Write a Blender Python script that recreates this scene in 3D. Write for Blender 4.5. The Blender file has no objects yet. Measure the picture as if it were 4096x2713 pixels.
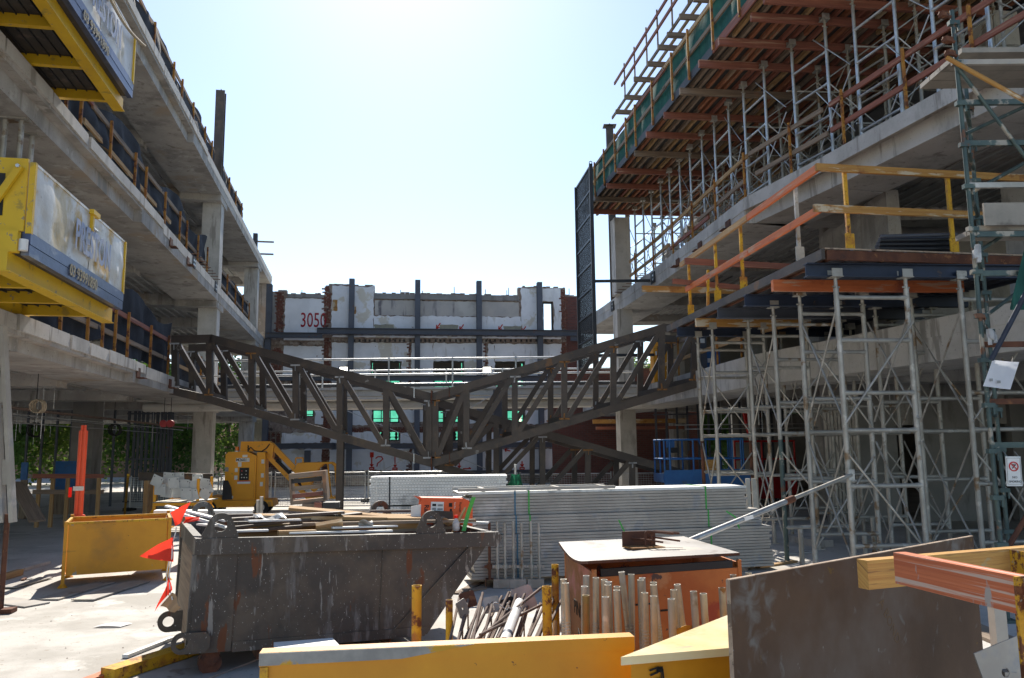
import bpy, math, random
from mathutils import Vector, Matrix
random.seed(7)
R = math.radians
SC = bpy.context.scene
COL = SC.collection

# ------------------------------------------------------------------ camera, sky, sun, exposure
EYE = 1.9; PITCH = R(7.73); ROLL = 0.0105; FPX = 3137.0
cd = bpy.data.cameras.new('camera'); cam = bpy.data.objects.new('camera', cd); COL.objects.link(cam)
cd.sensor_width = 36.0; cd.lens = 36.0 * FPX / 4096.0; cd.clip_start = 0.1; cd.clip_end = 2000
cam.matrix_world = Matrix.Translation((0, 0, EYE)) @ Matrix.Rotation(R(90) + PITCH, 4, 'X') @ Matrix.Rotation(-ROLL, 4, 'Z')
SC.camera = cam
SUN_AZ = R(-8.5); SUN_EL = R(42)
sdir = Vector((math.sin(SUN_AZ) * math.cos(SUN_EL), math.cos(SUN_AZ) * math.cos(SUN_EL), math.sin(SUN_EL)))
wd = bpy.data.worlds.new('World'); SC.world = wd; wd.use_nodes = True
wn = wd.node_tree.nodes; bg = wn['Background']
sky = wn.new('ShaderNodeTexSky'); sky.sky_type = 'NISHITA'; sky.sun_disc = False
sky.sun_elevation = SUN_EL; sky.sun_rotation = SUN_AZ; sky.air_density = 1.0; sky.dust_density = 0.28; sky.ozone_density = 1.2
wd.node_tree.links.new(sky.outputs[0], bg.inputs[0]); bg.inputs[1].default_value = 0.118
sl = bpy.data.lights.new('sun', 'SUN'); sl.energy = 5.0; sl.angle = R(0.53); sl.color = (1, 0.93, 0.82)
so = bpy.data.objects.new('sun', sl); COL.objects.link(so); so.rotation_euler = sdir.to_track_quat('Z', 'Y').to_euler(); so.location = (0, 20, 40)
vs = SC.view_settings; vs.view_transform = 'Standard'; vs.look = 'None'; vs.gamma = 1.0; vs.exposure = 0.75
SC.cycles.max_bounces = 5; SC.cycles.diffuse_bounces = 3; SC.cycles.glossy_bounces = 2; SC.cycles.transparent_max_bounces = 8
SC.cycles.sample_clamp_indirect = 6

# ------------------------------------------------------------------ survey helpers: sight lines from the camera position to world points
def ray(px, py):
    x = (px - 2048) / FPX; y = (1356.5 - py) / FPX; c, s = math.cos(ROLL), math.sin(ROLL)
    x, y = x * c + y * s, y * c - x * s
    return Vector((x, math.cos(PITCH) - y * math.sin(PITCH), math.sin(PITCH) + y * math.cos(PITCH)))
def PY(px, py, Y): d = ray(px, py); return Vector((0, 0, EYE)) + d * (Y / d.y)
def PZ(px, py, z=0.0): d = ray(px, py); return Vector((0, 0, EYE)) + d * ((z - EYE) / d.z)

# ------------------------------------------------------------------ mesh builder
def rotz(a): return Matrix.Rotation(R(a), 3, 'Z')
class MB:
    def __init__(s): s.v = []; s.f = []; s.uv = []; s.sm = []
    def add(s, vs, fs, uvs=None, sm=False):
        b = len(s.v); s.v += [Vector(p) for p in vs]
        for i, f in enumerate(fs):
            s.f.append([b + k for k in f]); s.sm.append(sm)
            s.uv += uvs[i] if uvs else [(0, 0)] * len(f)
        return s
    def box(s, c, d, rot=None):
        c = Vector(c); a, b, e = d[0] / 2, d[1] / 2, d[2] / 2
        if isinstance(rot, (int, float)): rot = rotz(rot)
        L = [Vector((x, y, z)) for x in (-a, a) for y in (-b, b) for z in (-e, e)]
        ax = max(range(3), key=lambda i: d[i]); o1, o2 = [i for i in range(3) if i != ax]; ro = random.random() * 20
        fs = [(0, 1, 3, 2), (4, 6, 7, 5), (0, 4, 5, 1), (2, 3, 7, 6), (0, 2, 6, 4), (1, 5, 7, 3)]
        uv = [[(L[k][ax] + ro, L[k][o1] + L[k][o2] * 1.3 + ro * 3) for k in f] for f in fs]
        return s.add([c + (rot @ p if rot else p) for p in L], fs, uv)
    def beam(s, p, q, w, h, up=(0, 0, 1), ext=0.0):
        p = Vector(p); q = Vector(q); d = (q - p); L = d.length
        if L < 1e-6: return s
        d /= L; up = Vector(up)
        if abs(d.dot(up)) > 0.999: up = Vector((0, 1, 0))
        x = d.cross(up).normalized(); z = x.cross(d)
        m = Matrix((d, x, z)).transposed()
        return s.box((p + q) / 2, (L + 2 * ext, w, h), m)
    def ibeam(s, p, q, w, h, t=0.02, up=(0, 0, 1)):
        p = Vector(p); q = Vector(q); d = (q - p).normalized(); up = Vector(up)
        if abs(d.dot(up)) > 0.999: up = Vector((0, 1, 0))
        z = d.cross(up).normalized().cross(d)
        o = z * (h / 2 - t / 2)
        s.beam(p + o, q + o, w, t, z); s.beam(p - o, q - o, w, t, z); s.beam(p, q, t * .8, h - 2 * t, z); return s
    def tube(s, p, q, r, r2=None, n=8, cap=True):
        p = Vector(p); q = Vector(q); d = (q - p); L = d.length
        if L < 1e-6: return s
        d /= L; r2 = r if r2 is None else r2
        x = d.orthogonal().normalized(); y = d.cross(x); ro = random.random() * 20
        A = [2 * math.pi * i / n for i in range(n)]
        vs = [p + (x * math.cos(a) + y * math.sin(a)) * r for a in A] + [q + (x * math.cos(a) + y * math.sin(a)) * r2 for a in A]
        fs = [(i, (i + 1) % n, n + (i + 1) % n, n + i) for i in range(n)]
        uv = [[(ro, i * r * 6.28 / n), (ro, (i + 1) * r * 6.28 / n), (ro + L, (i + 1) * r * 6.28 / n), (ro + L, i * r * 6.28 / n)] for i in range(n)]
        s.add(vs, fs, uv, True)
        if cap: s.add(vs[:n], [tuple(range(n - 1, -1, -1))]); s.add(vs[n:], [tuple(range(n))])
        return s
    def pipe(s, p, q, r, t=0.004, n=12):
        p = Vector(p); q = Vector(q); s.tube(p, q, r, n=n, cap=False); s.tube(q, p, r - t, n=n, cap=False)
        d = (q - p).normalized(); x = d.orthogonal().normalized(); y = d.cross(x)
        for e, sg in ((p, -1), (q, 1)):
            vs = []
            for i in range(n):
                a = 2 * math.pi * i / n; k = x * math.cos(a) + y * math.sin(a); vs += [e + k * r, e + k * (r - t)]
            s.add(vs, [((2 * i), (2 * i + 2) % (2 * n), (2 * i + 3) % (2 * n), 2 * i + 1)[::sg] for i in range(n)])
        return s
    def path(s, pts, r, n=7):
        for a, b in zip(pts, pts[1:]): s.tube(a, b, r, n=n)
        return s
    def prism(s, pts, vec):
        pts = [Vector(p) for p in pts]; vec = Vector(vec); n = len(pts)
        nrm = Vector((0, 0, 0))
        for i in range(n): nrm += pts[i].cross(pts[(i + 1) % n])
        if nrm.dot(vec) > 0: pts = pts[::-1]
        x = (pts[1] - pts[0]).normalized(); nn = nrm.normalized(); y = nn.cross(x)
        vs = pts + [p + vec for p in pts]
        U = lambda p: ((p - pts[0]).dot(x), (p - pts[0]).dot(y))
        fs = [tuple(range(n)), tuple(range(2 * n - 1, n - 1, -1))]
        uv = [[U(vs[k]) for k in f] for f in fs]
        for i in range(n):
            j = (i + 1) % n; f = (i, i + n, j + n, j); fs.append(f); L = (pts[j] - pts[i]).length
            uv.append([(0, 0), (0, vec.length), (L, vec.length), (L, 0)])
        return s.add(vs, fs, uv)
    def ring(s, c, ax, r0, r1, th, n=18, a0=0, a1=360):
        c = Vector(c); ax = Vector(ax).normalized(); x = ax.orthogonal().normalized(); y = ax.cross(x); h = ax * th / 2
        N = n; vs = []
        for i in range(N + 1):
            a = R(a0 + (a1 - a0) * i / N); k = x * math.cos(a) + y * math.sin(a)
            vs += [c + k * r0 - h, c + k * r1 - h, c + k * r1 + h, c + k * r0 + h]
        fs = []
        for i in range(N):
            b = 4 * i
            for j in range(4): fs.append((b + j, b + 4 + j, b + 4 + (j + 1) % 4, b + (j + 1) % 4))
        return s.add(vs, fs)
    def grid(s, fn, nu, nv, sm=True):
        vs = [fn(i / nu, j / nv) for i in range(nu + 1) for j in range(nv + 1)]
        fs = [(i * (nv + 1) + j, (i + 1) * (nv + 1) + j, (i + 1) * (nv + 1) + j + 1, i * (nv + 1) + j + 1) for i in range(nu) for j in range(nv)]
        uv = [[(k // (nv + 1) / nu, k % (nv + 1) / nv) for k in f] for f in fs]
        return s.add(vs, fs, uv, sm)
    def build(s, name, mat, parent=None, loc=None):
        off = WL[parent.name] if parent else Vector(loc) if loc is not None else Vector((0, 0, 0))
        me = bpy.data.meshes.new(name); me.from_pydata([p - off for p in s.v], [], s.f)
        ul = me.uv_layers.new(name='UVMap'); ul.data.foreach_set('uv', [c for p in s.uv for c in p])
        me.polygons.foreach_set('use_smooth', s.sm)
        me.materials.append(MT[mat] if isinstance(mat, str) else mat); me.update()
        o = bpy.data.objects.new(name, me); COL.objects.link(o)
        if parent: o.parent = parent; WL[o.name] = off
        else: o.location = off; WL[o.name] = off
        return o
WL = {}; MT = {}
def thing(name, label, cat, loc=(0, 0, 0), group=None):
    o = bpy.data.objects.new(name, None); COL.objects.link(o); o.location = loc; o.empty_display_size = .2; WL[o.name] = Vector(loc)
    return tag(o, label, cat, group)
def tag(o, label=None, cat=None, group=None, kind=None):
    if label: o['label'] = label
    if cat: o['category'] = cat
    if group: o['group'] = group
    if kind: o['kind'] = kind
    return o
def bx(name, mat, parent, c, d, rot=None): return MB().box(c, d, rot).build(name, mat, parent)
def bm(name, mat, parent, p, q, w, h, up=(0, 0, 1), ext=0.0): return MB().beam(p, q, w, h, up, ext).build(name, mat, parent)
def tb(name, mat, parent, p, q, r, n=8): return MB().tube(p, q, r, n=n).build(name, mat, parent)
def text(name, s, mat, parent, origin, xdir, ydir, size, depth=0.004, bold=0.0, sx=1.0):
    cu = bpy.data.curves.new(name, 'FONT'); cu.body = s; cu.size = size; cu.extrude = depth; cu.offset = bold; cu.resolution_u = 3; cu.align_x = 'LEFT'
    t = bpy.data.objects.new('tmp_text', cu); COL.objects.link(t)
    dg = bpy.context.evaluated_depsgraph_get(); dg.update(); me = bpy.data.meshes.new_from_object(t.evaluated_get(dg))
    bpy.data.objects.remove(t)
    x = Vector(xdir).normalized(); y = Vector(ydir).normalized(); z = x.cross(y)
    off = WL[parent.name] if parent else Vector((0, 0, 0))
    for v in me.vertices: v.co = Vector(origin) + x * v.co.x * sx + y * v.co.y + z * v.co.z - off
    me.materials.clear(); me.materials.append(MT[mat]); o = bpy.data.objects.new(name, me); COL.objects.link(o)
    if parent: o.parent = parent; WL[o.name] = off
    return o
class Frame:
    def __init__(s, o, deg): s.o = Vector((o[0], o[1], 0)); s.deg = deg; a = R(deg); s.u = Vector((-math.sin(a), math.cos(a), 0)); s.v = Vector((-math.cos(a), -math.sin(a), 0))
    def p(s, u, v, z=0): return s.o + s.u * u + s.v * v + Vector((0, 0, z))
    def box(s, mb, u0, u1, v0, v1, z0, z1):
        return mb.box(s.p((u0 + u1) / 2, (v0 + v1) / 2, (z0 + z1) / 2), (abs(v1 - v0), abs(u1 - u0), abs(z1 - z0)), s.deg)

# ------------------------------------------------------------------ materials
def mat(name, c1, c2=None, scale=2.0, rough=0.8, metal=0.0, pat=(), bump=0.0, bscale=30, coord='pos', st=(1, 1, 1), trans=None, detail=6, spec=0.4, emit=None):
    m = bpy.data.materials.new(name); m.use_nodes = True; nt = m.node_tree; N = nt.nodes; Lk = nt.links.new
    b = N['Principled BSDF']; b.inputs['Roughness'].default_value = rough; b.inputs['Metallic'].default_value = metal; b.inputs['Specular IOR Level'].default_value = spec
    if coord == 'uv': src = N.new('ShaderNodeTexCoord').outputs['UV']
    else: src = N.new('ShaderNodeNewGeometry').outputs['Position']
    def nz(sc, s3=(1, 1, 1), dt=6, dist=0.0):
        mp = N.new('ShaderNodeMapping'); mp.inputs['Scale'].default_value = s3; Lk(src, mp.inputs[0])
        t = N.new('ShaderNodeTexNoise'); t.inputs['Scale'].default_value = sc; t.inputs['Detail'].default_value = dt; t.inputs['Roughness'].default_value = .62; t.inputs['Distortion'].default_value = dist
        Lk(mp.outputs[0], t.inputs[0]); return t.outputs[0]
    def rgba(c): return (c[0], c[1], c[2], 1)
    c2 = c2 or tuple(x * .8 for x in c1)
    rp = N.new('ShaderNodeValToRGB'); rp.color_ramp.elements[0].position = .41; rp.color_ramp.elements[1].position = .59
    rp.color_ramp.elements[0].color = rgba(c1); rp.color_ramp.elements[1].color = rgba(c2)
    Lk(nz(scale, st, detail), rp.inputs[0]); out = rp.outputs[0]
    for p in pat:   # (colour, scale, threshold, softness, stretch)
        col, sc, th, so_ = p[:4]; th = .5 + (th - .5) * .62; so_ *= .7; s3 = p[4] if len(p) > 4 else (1, 1, 1)
        r2 = N.new('ShaderNodeValToRGB'); r2.color_ramp.elements[0].position = th; r2.color_ramp.elements[1].position = min(1, th + so_)
        r2.color_ramp.elements[0].color = (0, 0, 0, 1); r2.color_ramp.elements[1].color = (1, 1, 1, 1)
        mp_ = nz(sc, s3, p[5] if len(p) > 5 else 5); Lk(mp_, r2.inputs[0])
        mx = N.new('ShaderNodeMix'); mx.data_type = 'RGBA'; Lk(r2.outputs[0], mx.inputs[0]); Lk(out, mx.inputs[6]); mx.inputs[7].default_value = rgba(col); out = mx.outputs[2]
    Lk(out, b.inputs['Base Color'])
    if bump:
        bp = N.new('ShaderNodeBump'); bp.inputs['Strength'].default_value = bump; bp.inputs['Distance'].default_value = .02; Lk(nz(bscale, st), bp.inputs['Height']); Lk(bp.outputs[0], b.inputs['Normal'])
    if trans:
        t = N.new('ShaderNodeBsdfTranslucent'); Lk(out, t.inputs[0]); ms = N.new('ShaderNodeMixShader'); ms.inputs[0].default_value = trans
        Lk(b.outputs[0], ms.inputs[1]); Lk(t.outputs[0], ms.inputs[2]); Lk(ms.outputs[0], N['Material Output'].inputs[0])
    if emit: b.inputs['Emission Color'].default_value = rgba(emit[0]); b.inputs['Emission Strength'].default_value = emit[1]
    MT[name] = m; return m
RUST = (.13, .045, .018); DRT = (.10, .085, .065)
mat('ground', (.50, .475, .44), (.42, .40, .37), .7, .85, pat=[((.34, .32, .29), .35, .56, .12), ((.30, .265, .225), 9, .70, .06), ((.53, .51, .475), 1.7, .60, .1), ((.27, .25, .22), 45, .70, .05)], bump=.25, bscale=14)
mat('concrete', (.41, .39, .365), (.32, .305, .285), 1.1, .9, pat=[((.23, .215, .195), 3.5, .62, .12, (1, 1, .10)), ((.36, .30, .235), .6, .62, .15), ((.24, .23, .215), .8, .58, .15, (1, 1, .35)), ((.45, .44, .42), 3, .62, .12), ((.20, .19, .175), 26, .71, .06)], bump=.15, bscale=18)
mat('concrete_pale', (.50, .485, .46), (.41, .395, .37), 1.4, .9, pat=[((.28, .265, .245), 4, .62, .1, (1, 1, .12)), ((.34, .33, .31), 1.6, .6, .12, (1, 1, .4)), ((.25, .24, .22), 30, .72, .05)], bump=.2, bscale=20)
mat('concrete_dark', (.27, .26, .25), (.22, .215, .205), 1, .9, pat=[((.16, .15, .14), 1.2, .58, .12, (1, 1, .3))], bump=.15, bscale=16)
mat('deck_soffit', (.46, .46, .45), (.38, .38, .375), .9, .5, .25, pat=[((.22, .22, .22), .7, .6, .1)])
mat('plaster', (.78, .785, .80), (.70, .705, .72), 1.2, .9, pat=[((.60, .56, .48), .55, .66, .05), ((.34, .28, .23), 1.6, .80, .03), ((.60, .59, .57), 2.6, .68, .1, (1, 1, .2)), ((.30, .25, .21), 7, .84, .02)], bump=.2, bscale=10)
mat('stained_render', (.40, .38, .36), (.46, .43, .39), 1.5, .9, pat=[((.16, .15, .16), 2.5, .57, .16, (1, 1, .12)), ((.52, .50, .46), .5, .58, .1)], bump=.2)
mat('brick_red', (.20, .075, .05), (.13, .055, .042), 14, .9, pat=[((.30, .24, .20), 9, .66, .06), ((.07, .05, .045), 5, .66, .1)], bump=.3, bscale=40)
mat('mortar_rubble', (.30, .235, .19), (.21, .155, .125), 6, .95, pat=[((.36, .32, .28), 4, .60, .05), ((.08, .06, .05), 3, .66, .08)], bump=.6, bscale=12)
mat('steel_frame_grey', (.085, .095, .12), (.07, .078, .098), 1.2, .55, .0, pat=[((.16, .06, .03), 2.2, .76, .03)])
mat('mill_steel', (.085, .067, .055), (.060, .049, .042), 1.8, .52, .25, pat=[((.10, .075, .055), 3, .62, .1), ((.16, .085, .04), 1.4, .74, .03), ((.24, .22, .2), 2.0, .80, .02)], bump=.1, bscale=25)
mat('weld_grey', (.42, .42, .42), (.30, .30, .30), 6, .7, .2)
mat('weld_rust', (.30, .15, .05), (.22, .10, .035), 9, .9)
mat('rust_steel', (.15, .062, .035), (.10, .043, .028), 5, .85, .2, pat=[((.06, .035, .03), 3, .6, .1), ((.24, .11, .05), 9, .66, .08)], bump=.2, bscale=40)
mat('galv', (.56, .57, .57), (.46, .47, .48), 5, .40, .75, pat=[((.36, .36, .36), 2, .62, .1)])
mat('galv_sheet', (.42, .385, .335), (.345, .315, .275), 2.2, .65, .0, pat=[((.30, .30, .30), 3.2, .60, .1), ((.52, .48, .44), 1, .58, .1)])
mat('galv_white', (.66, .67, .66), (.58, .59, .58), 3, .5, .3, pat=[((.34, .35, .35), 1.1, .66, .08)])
mat('prop_steel', (.40, .385, .35), (.31, .295, .26), 3, .5, .35, pat=[((.22, .15, .09), 2.2, .66, .07), ((.50, .48, .44), 4, .64, .08)])
mat('scaffold_green', (.085, .12, .11), (.055, .085, .085), 3, .55, .3, pat=[((.33, .30, .25), 4, .62, .07), ((.15, .07, .04), 3, .70, .05)])
mat('yellow_paint', (.62, .275, .012), (.54, .225, .010), 1.3, .45, pat=[((.42, .19, .02), .9, .60, .15), (RUST, 16, .80, .04), ((.30, .27, .22), 5, .76, .03, (1, 1, .4)), ((.30, .15, .02), 3, .70, .12, (.35, .35, 2.5))], bump=.06)
mat('yellow_clean', (.84, .37, .012), (.78, .33, .01), 1, .38, pat=[((.45, .22, .03), 3, .68, .08)])
mat('yellow_bright', (.66, .43, .02), (.58, .36, .018), 1, .5, pat=[((.38, .26, .04), 4, .68, .08), ((.30, .24, .14), 12, .74, .03)])
mat('yellow_rust', (.62, .36, .02), (.52, .28, .02), 3, .7, pat=[((.34, .14, .03), 4, .54, .15), (RUST, 9, .64, .08), ((.22, .08, .03), 26, .68, .05)], bump=.3, bscale=40)
mat('skip_paint', (.070, .060, .051), (.052, .045, .039), 1.3, .62, pat=[((.115, .092, .068), .9, .52, .15), (RUST, 3.2, .70, .04, (1, 1, .3)), ((.25, .235, .21), 13, .70, .05, (1, 1, .14)), ((.15, .14, .13), 4, .58, .08, (1, 1, .2)), ((.36, .345, .31), 62, .80, .02, (1, 1, .7), 2), ((.30, .285, .25), 14, .83, .02, (1, 1, .6), 3), ((.14, .05, .02), 2.6, .74, .03, (1.6, 1.6, .35))], bump=.15, bscale=25)
mat('orange_box', (.50, .17, .045), (.42, .12, .032), 2.2, .7, pat=[((.34, .065, .03), 2.6, .60, .08), ((.50, .22, .09), 3.4, .64, .1), ((.10, .06, .05), 7, .73, .03)], bump=.1)
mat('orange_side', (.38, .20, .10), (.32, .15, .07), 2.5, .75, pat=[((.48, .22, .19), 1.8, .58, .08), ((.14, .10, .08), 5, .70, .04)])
mat('orange_plastic', (.80, .10, .035), (.72, .085, .03), 2, .45)
mat('timber', (.42, .27, .13), (.32, .19, .085), 3.5, .85, coord='uv', st=(.35, 9, 1), pat=[((.24, .14, .07), 1.3, .62, .1, (.5, 6, 1)), ((.50, .40, .26), .8, .62, .1, (1, 3, 1))], bump=.15)
mat('timber_grey', (.27, .205, .15), (.20, .15, .11), 3, .9, coord='uv', st=(.35, 9, 1), pat=[((.13, .10, .08), 1.2, .6, .1, (.5, 7, 1)), ((.33, .17, .09), .7, .66, .08)])
mat('timber_red', (.29, .11, .072), (.22, .083, .058), 2.5, .75, coord='uv', st=(.4, 7, 1), pat=[((.42, .26, .17), 1.0, .62, .1, (.4, 7, 1)), ((.20, .09, .06), 1.4, .66, .1)])
mat('timber_red_near', (.55, .17, .075), (.43, .12, .055), 9, .8, coord='uv', st=(.12, 6, 1), pat=[((.54, .40, .33), 7, .50, .12, (.15, 7, 1)), ((.36, .33, .31), 5, .68, .06, (2.2, .5, 1)), ((.17, .09, .06), 6, .70, .05, (1, .8, 1))], bump=.3, bscale=20)
mat('timber_near', (.52, .30, .085), (.42, .215, .06), 10, .75, coord='uv', st=(.10, 6, 1), pat=[((.27, .14, .05), 5, .60, .07, (.25, 4, 1)), ((.60, .42, .20), 4, .60, .12, (.3, 3, 1)), ((.33, .32, .20), 3, .66, .08)], bump=.3, bscale=20)
mat('timber_orange', (.56, .155, .05), (.47, .12, .04), 3, .65, coord='uv', st=(.4, 5, 1), pat=[((.45, .27, .18), 2.2, .60, .06, (.5, 4, 1)), ((.30, .08, .04), 1.4, .62, .1)])
mat('timber_amber', (.42, .225, .06), (.34, .165, .04), 3, .65, coord='uv', st=(.4, 6, 1), pat=[((.50, .42, .30), 2, .56, .05, (.6, 3, 1)), ((.25, .11, .03), 2, .62, .08)])
mat('steel_wear', (.20, .20, .20), (.27, .27, .26), 6, .5, .4, pat=[((.45, .26, .03), 5, .62, .06)])
mat('formply', (.092, .063, .048), (.072, .048, .037), 1.3, .62, pat=[((.14, .115, .10), .9, .55, .2), ((.21, .20, .19), 4.5, .73, .03), ((.15, .09, .035), 10, .72, .03)], bump=.04)
mat('ply_edge', (.40, .31, .23), (.30, .22, .16), 12, .85, pat=[((.16, .12, .09), 9, .62, .05)])
mat('ply_lid', (.36, .34, .32), (.28, .26, .24), 1.6, .55, pat=[((.48, .42, .34), 1.2, .58, .12), ((.20, .17, .15), 3, .66, .08)])
mat('yellow_lid_glare', (.80, .70, .48), (.78, .62, .32), 1.2, .25, pat=[((.66, .42, .10), 1.6, .60, .2), ((.40, .37, .33), 5, .70, .06, (.5, 2, 1))])  # cream base colour carries the sun's glare on a yellow lid
mat('yellow_rust_near', (.60, .33, .02), (.50, .26, .02), 6, .75, pat=[(RUST, 14, .52, .07), ((.30, .27, .22), 30, .66, .05), ((.20, .075, .03), 40, .56, .05)], bump=.4, bscale=60)
mat('post_rust', (.40, .19, .03), (.30, .12, .03), 5, .75, pat=[(RUST, 8, .56, .06)])
mat('timber_rust', (.33, .13, .065), (.25, .095, .05), 3, .8, coord='uv', st=(.4, 7, 1), pat=[((.30, .21, .14), 1.2, .58, .1, (.5, 6, 1))])
mat('reel_red', (.25, .02, .02), None, 3, .5)
mat('plank_dull', (.30, .27, .23), (.24, .22, .19), 3, .7, .1, pat=[((.16, .14, .12), 2, .6, .1)])
mat('black_ply', (.03, .028, .028), (.045, .042, .04), 2, .6)
mat('blue_steel', (.032, .047, .085), (.025, .035, .06), 2, .55, .1, pat=[((.10, .07, .06), 4, .7, .05)])
mat('blue_paint', (.025, .13, .36), (.018, .10, .30), 2, .45, pat=[((.05, .10, .18), 3, .66, .08)])
mat('blue_band', (.055, .075, .15), (.045, .06, .115), 2, .35, .2, pat=[((.16, .17, .20), 1.5, .62, .1, (1, 1, 3)), ((.03, .03, .035), 2.5, .66, .05)], bump=.2, bscale=8)
mat('blue_letters', (.30, .37, .54), (.40, .44, .53), 6, .7)
mat('white_panel', (.58, .57, .53), (.50, .49, .45), 2, .42, .1, pat=[((.42, .33, .17), 1.3, .54, .14, (1, 1, .6)), ((.46, .28, .04), 1.7, .60, .10, (1, 1, .7)), ((.35, .34, .32), 6, .72, .05)], bump=.9, bscale=3)
mat('dark_deck', (.035, .03, .027), (.05, .043, .038), 2, .7, pat=[((.09, .07, .06), 5, .66, .06)])
mat('black', (.012, .012, .013), (.02, .02, .02), 3, .6)
mat('dark_metal', (.025, .027, .032), (.035, .037, .042), 2, .5, .3)
mat('rubber', (.018, .018, .018), (.026, .026, .026), 6, .8)
mat('black_cloth', (.016, .018, .026), (.024, .027, .038), 3, .85, trans=.12, bump=.4, bscale=5)
mat('green_cloth', (.03, .13, .105), (.025, .10, .085), 4, .85, trans=.35, bump=.3, bscale=6)
mat('green_net', (.09, .44, .30), (.06, .34, .23), 2.5, .8, trans=.7)
mat('red_flag', (.80, .055, .03), (.70, .045, .025), 3, .7, trans=.55)
mat('white_pvc', (.70, .70, .68), (.60, .60, .58), 4, .5)
mat('white_painted_steel', (.62, .60, .56), (.55, .535, .50), 1.5, .5, pat=[((.42, .40, .37), 2, .64, .1)])
mat('paper', (.75, .76, .80), (.68, .69, .73), 2, .6, trans=.25)
mat('cardboard', (.42, .28, .16), (.35, .23, .13), 4, .9)
mat('carton_red', (.78, .12, .03), (.70, .10, .025), 3, .5)
mat('rebar', (.22, .16, .13), (.15, .11, .09), 8, .85, .1)
mat('zinc_pipe', (.42, .385, .31), (.33, .31, .265), 6, .42, .45, pat=[((.22, .11, .04), 5, .70, .05), ((.45, .44, .42), 3, .58, .1)])
mat('zinc_pipe_olive', (.19, .18, .07), (.20, .12, .05), 4, .5, .4, pat=[((.30, .27, .15), 6, .64, .07)])
mat('red_mark', (.55, .03, .015), (.50, .025, .012), 5, .8)
mat('crimson_spray', (.34, .015, .03), (.30, .012, .025), 5, .8)
mat('marker_black', (.01, .01, .01), None, 5, .6)
mat('yellow_text', (.36, .32, .22), (.28, .26, .2), 8, .7)
mat('label_white', (.74, .74, .72), (.68, .68, .66), 8, .5)
mat('label_grey', (.30, .30, .30), (.22, .22, .22), 40, .5)
mat('label_red', (.6, .03, .03), None, 4, .5)
mat('amber_lens', (.85, .22, .02), (.75, .18, .02), 4, .25)
mat('bark', (.16, .125, .095), (.10, .08, .06), 4, .95)
mat('leaf', (.085, .16, .03), (.05, .11, .022), .9, .6, trans=.55)
mat('leaf_light', (.14, .20, .035), (.09, .155, .03), .9, .6, trans=.55)
mat('leaf_dark', (.05, .10, .022), (.035, .075, .018), .9, .6, trans=.5)
mat('far_brick', (.30, .18, .11), (.25, .15, .095), 2, .9)
mat('hose', (.02, .02, .02), None, 4, .5)
mat('strap_green', (.05, .36, .06), (.04, .30, .05), 4, .4)
mat('net_green', (.02, .17, .085), (.015, .12, .06), 14, .8, trans=.3)
mat('strap_blue', (.05, .16, .25), (.04, .13, .2), 4, .4)
mat('rope', (.40, .34, .25), (.30, .25, .18), 30, .9)
mat('plastic_film', (.62, .63, .64), (.50, .51, .52), 8, .3, trans=.3)
mat('lamp_glow', (.9, .88, .8), None, 3, .3, emit=((1, .97, .85), 6))
def brick_wall_mat():
    m = bpy.data.materials.new('brick_wall'); m.use_nodes = True; N = m.node_tree.nodes; Lk = m.node_tree.links.new; b = N['Principled BSDF']; b.inputs['Roughness'].default_value = .9
    g = N.new('ShaderNodeNewGeometry'); sp = N.new('ShaderNodeSeparateXYZ'); Lk(g.outputs['Position'], sp.inputs[0]); cb = N.new('ShaderNodeCombineXYZ'); Lk(sp.outputs[0], cb.inputs[0]); Lk(sp.outputs[2], cb.inputs[1])
    t = N.new('ShaderNodeTexBrick'); Lk(cb.outputs[0], t.inputs[0]); t.inputs['Scale'].default_value = 1; t.inputs['Brick Width'].default_value = .24; t.inputs['Row Height'].default_value = .086; t.inputs['Mortar Size'].default_value = .009
    t.inputs['Color1'].default_value = (.15, .05, .038, 1); t.inputs['Color2'].default_value = (.105, .038, .03, 1); t.inputs['Mortar'].default_value = (.10, .075, .065, 1); Lk(t.outputs[0], b.inputs[0]); MT['brick_wall'] = m
brick_wall_mat()
def chalk(name, pt, rad, col):            # a chalky splash with its own shape round one corner
    m = MT[name]; N = m.node_tree.nodes; Lk = m.node_tree.links.new; b = N['Principled BSDF']; src = b.inputs['Base Color'].links[0].from_socket
    g = N.new('ShaderNodeNewGeometry'); d = N.new('ShaderNodeVectorMath'); d.operation = 'DISTANCE'; d.inputs[1].default_value = pt; Lk(g.outputs['Position'], d.inputs[0])
    mr = N.new('ShaderNodeMapRange'); mr.inputs[1].default_value = 0; mr.inputs[2].default_value = rad; mr.inputs[3].default_value = .17; mr.inputs[4].default_value = -.12; Lk(d.outputs['Value'], mr.inputs[0])
    n = N.new('ShaderNodeTexNoise'); n.inputs['Scale'].default_value = 11; n.inputs['Detail'].default_value = 8; n.inputs['Distortion'].default_value = .8; Lk(g.outputs['Position'], n.inputs[0])
    ad = N.new('ShaderNodeMath'); ad.operation = 'ADD'; Lk(mr.outputs[0], ad.inputs[0]); Lk(n.outputs[0], ad.inputs[1]); rp = N.new('ShaderNodeValToRGB'); rp.color_ramp.elements[0].position = .52; rp.color_ramp.elements[1].position = .74; Lk(ad.outputs[0], rp.inputs[0])
    mx = N.new('ShaderNodeMix'); mx.data_type = 'RGBA'; Lk(rp.outputs[0], mx.inputs[0]); Lk(src, mx.inputs[6]); mx.inputs[7].default_value = (*col, 1); Lk(mx.outputs[2], b.inputs['Base Color'])
mat('formply_near', (.105, .066, .044), (.080, .050, .034), 1.3, .60, pat=[((.125, .10, .085), .9, .52, .25), ((.20, .19, .18), 7, .80, .03), ((.13, .08, .03), 12, .78, .03)], bump=.04, spec=.15)
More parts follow.
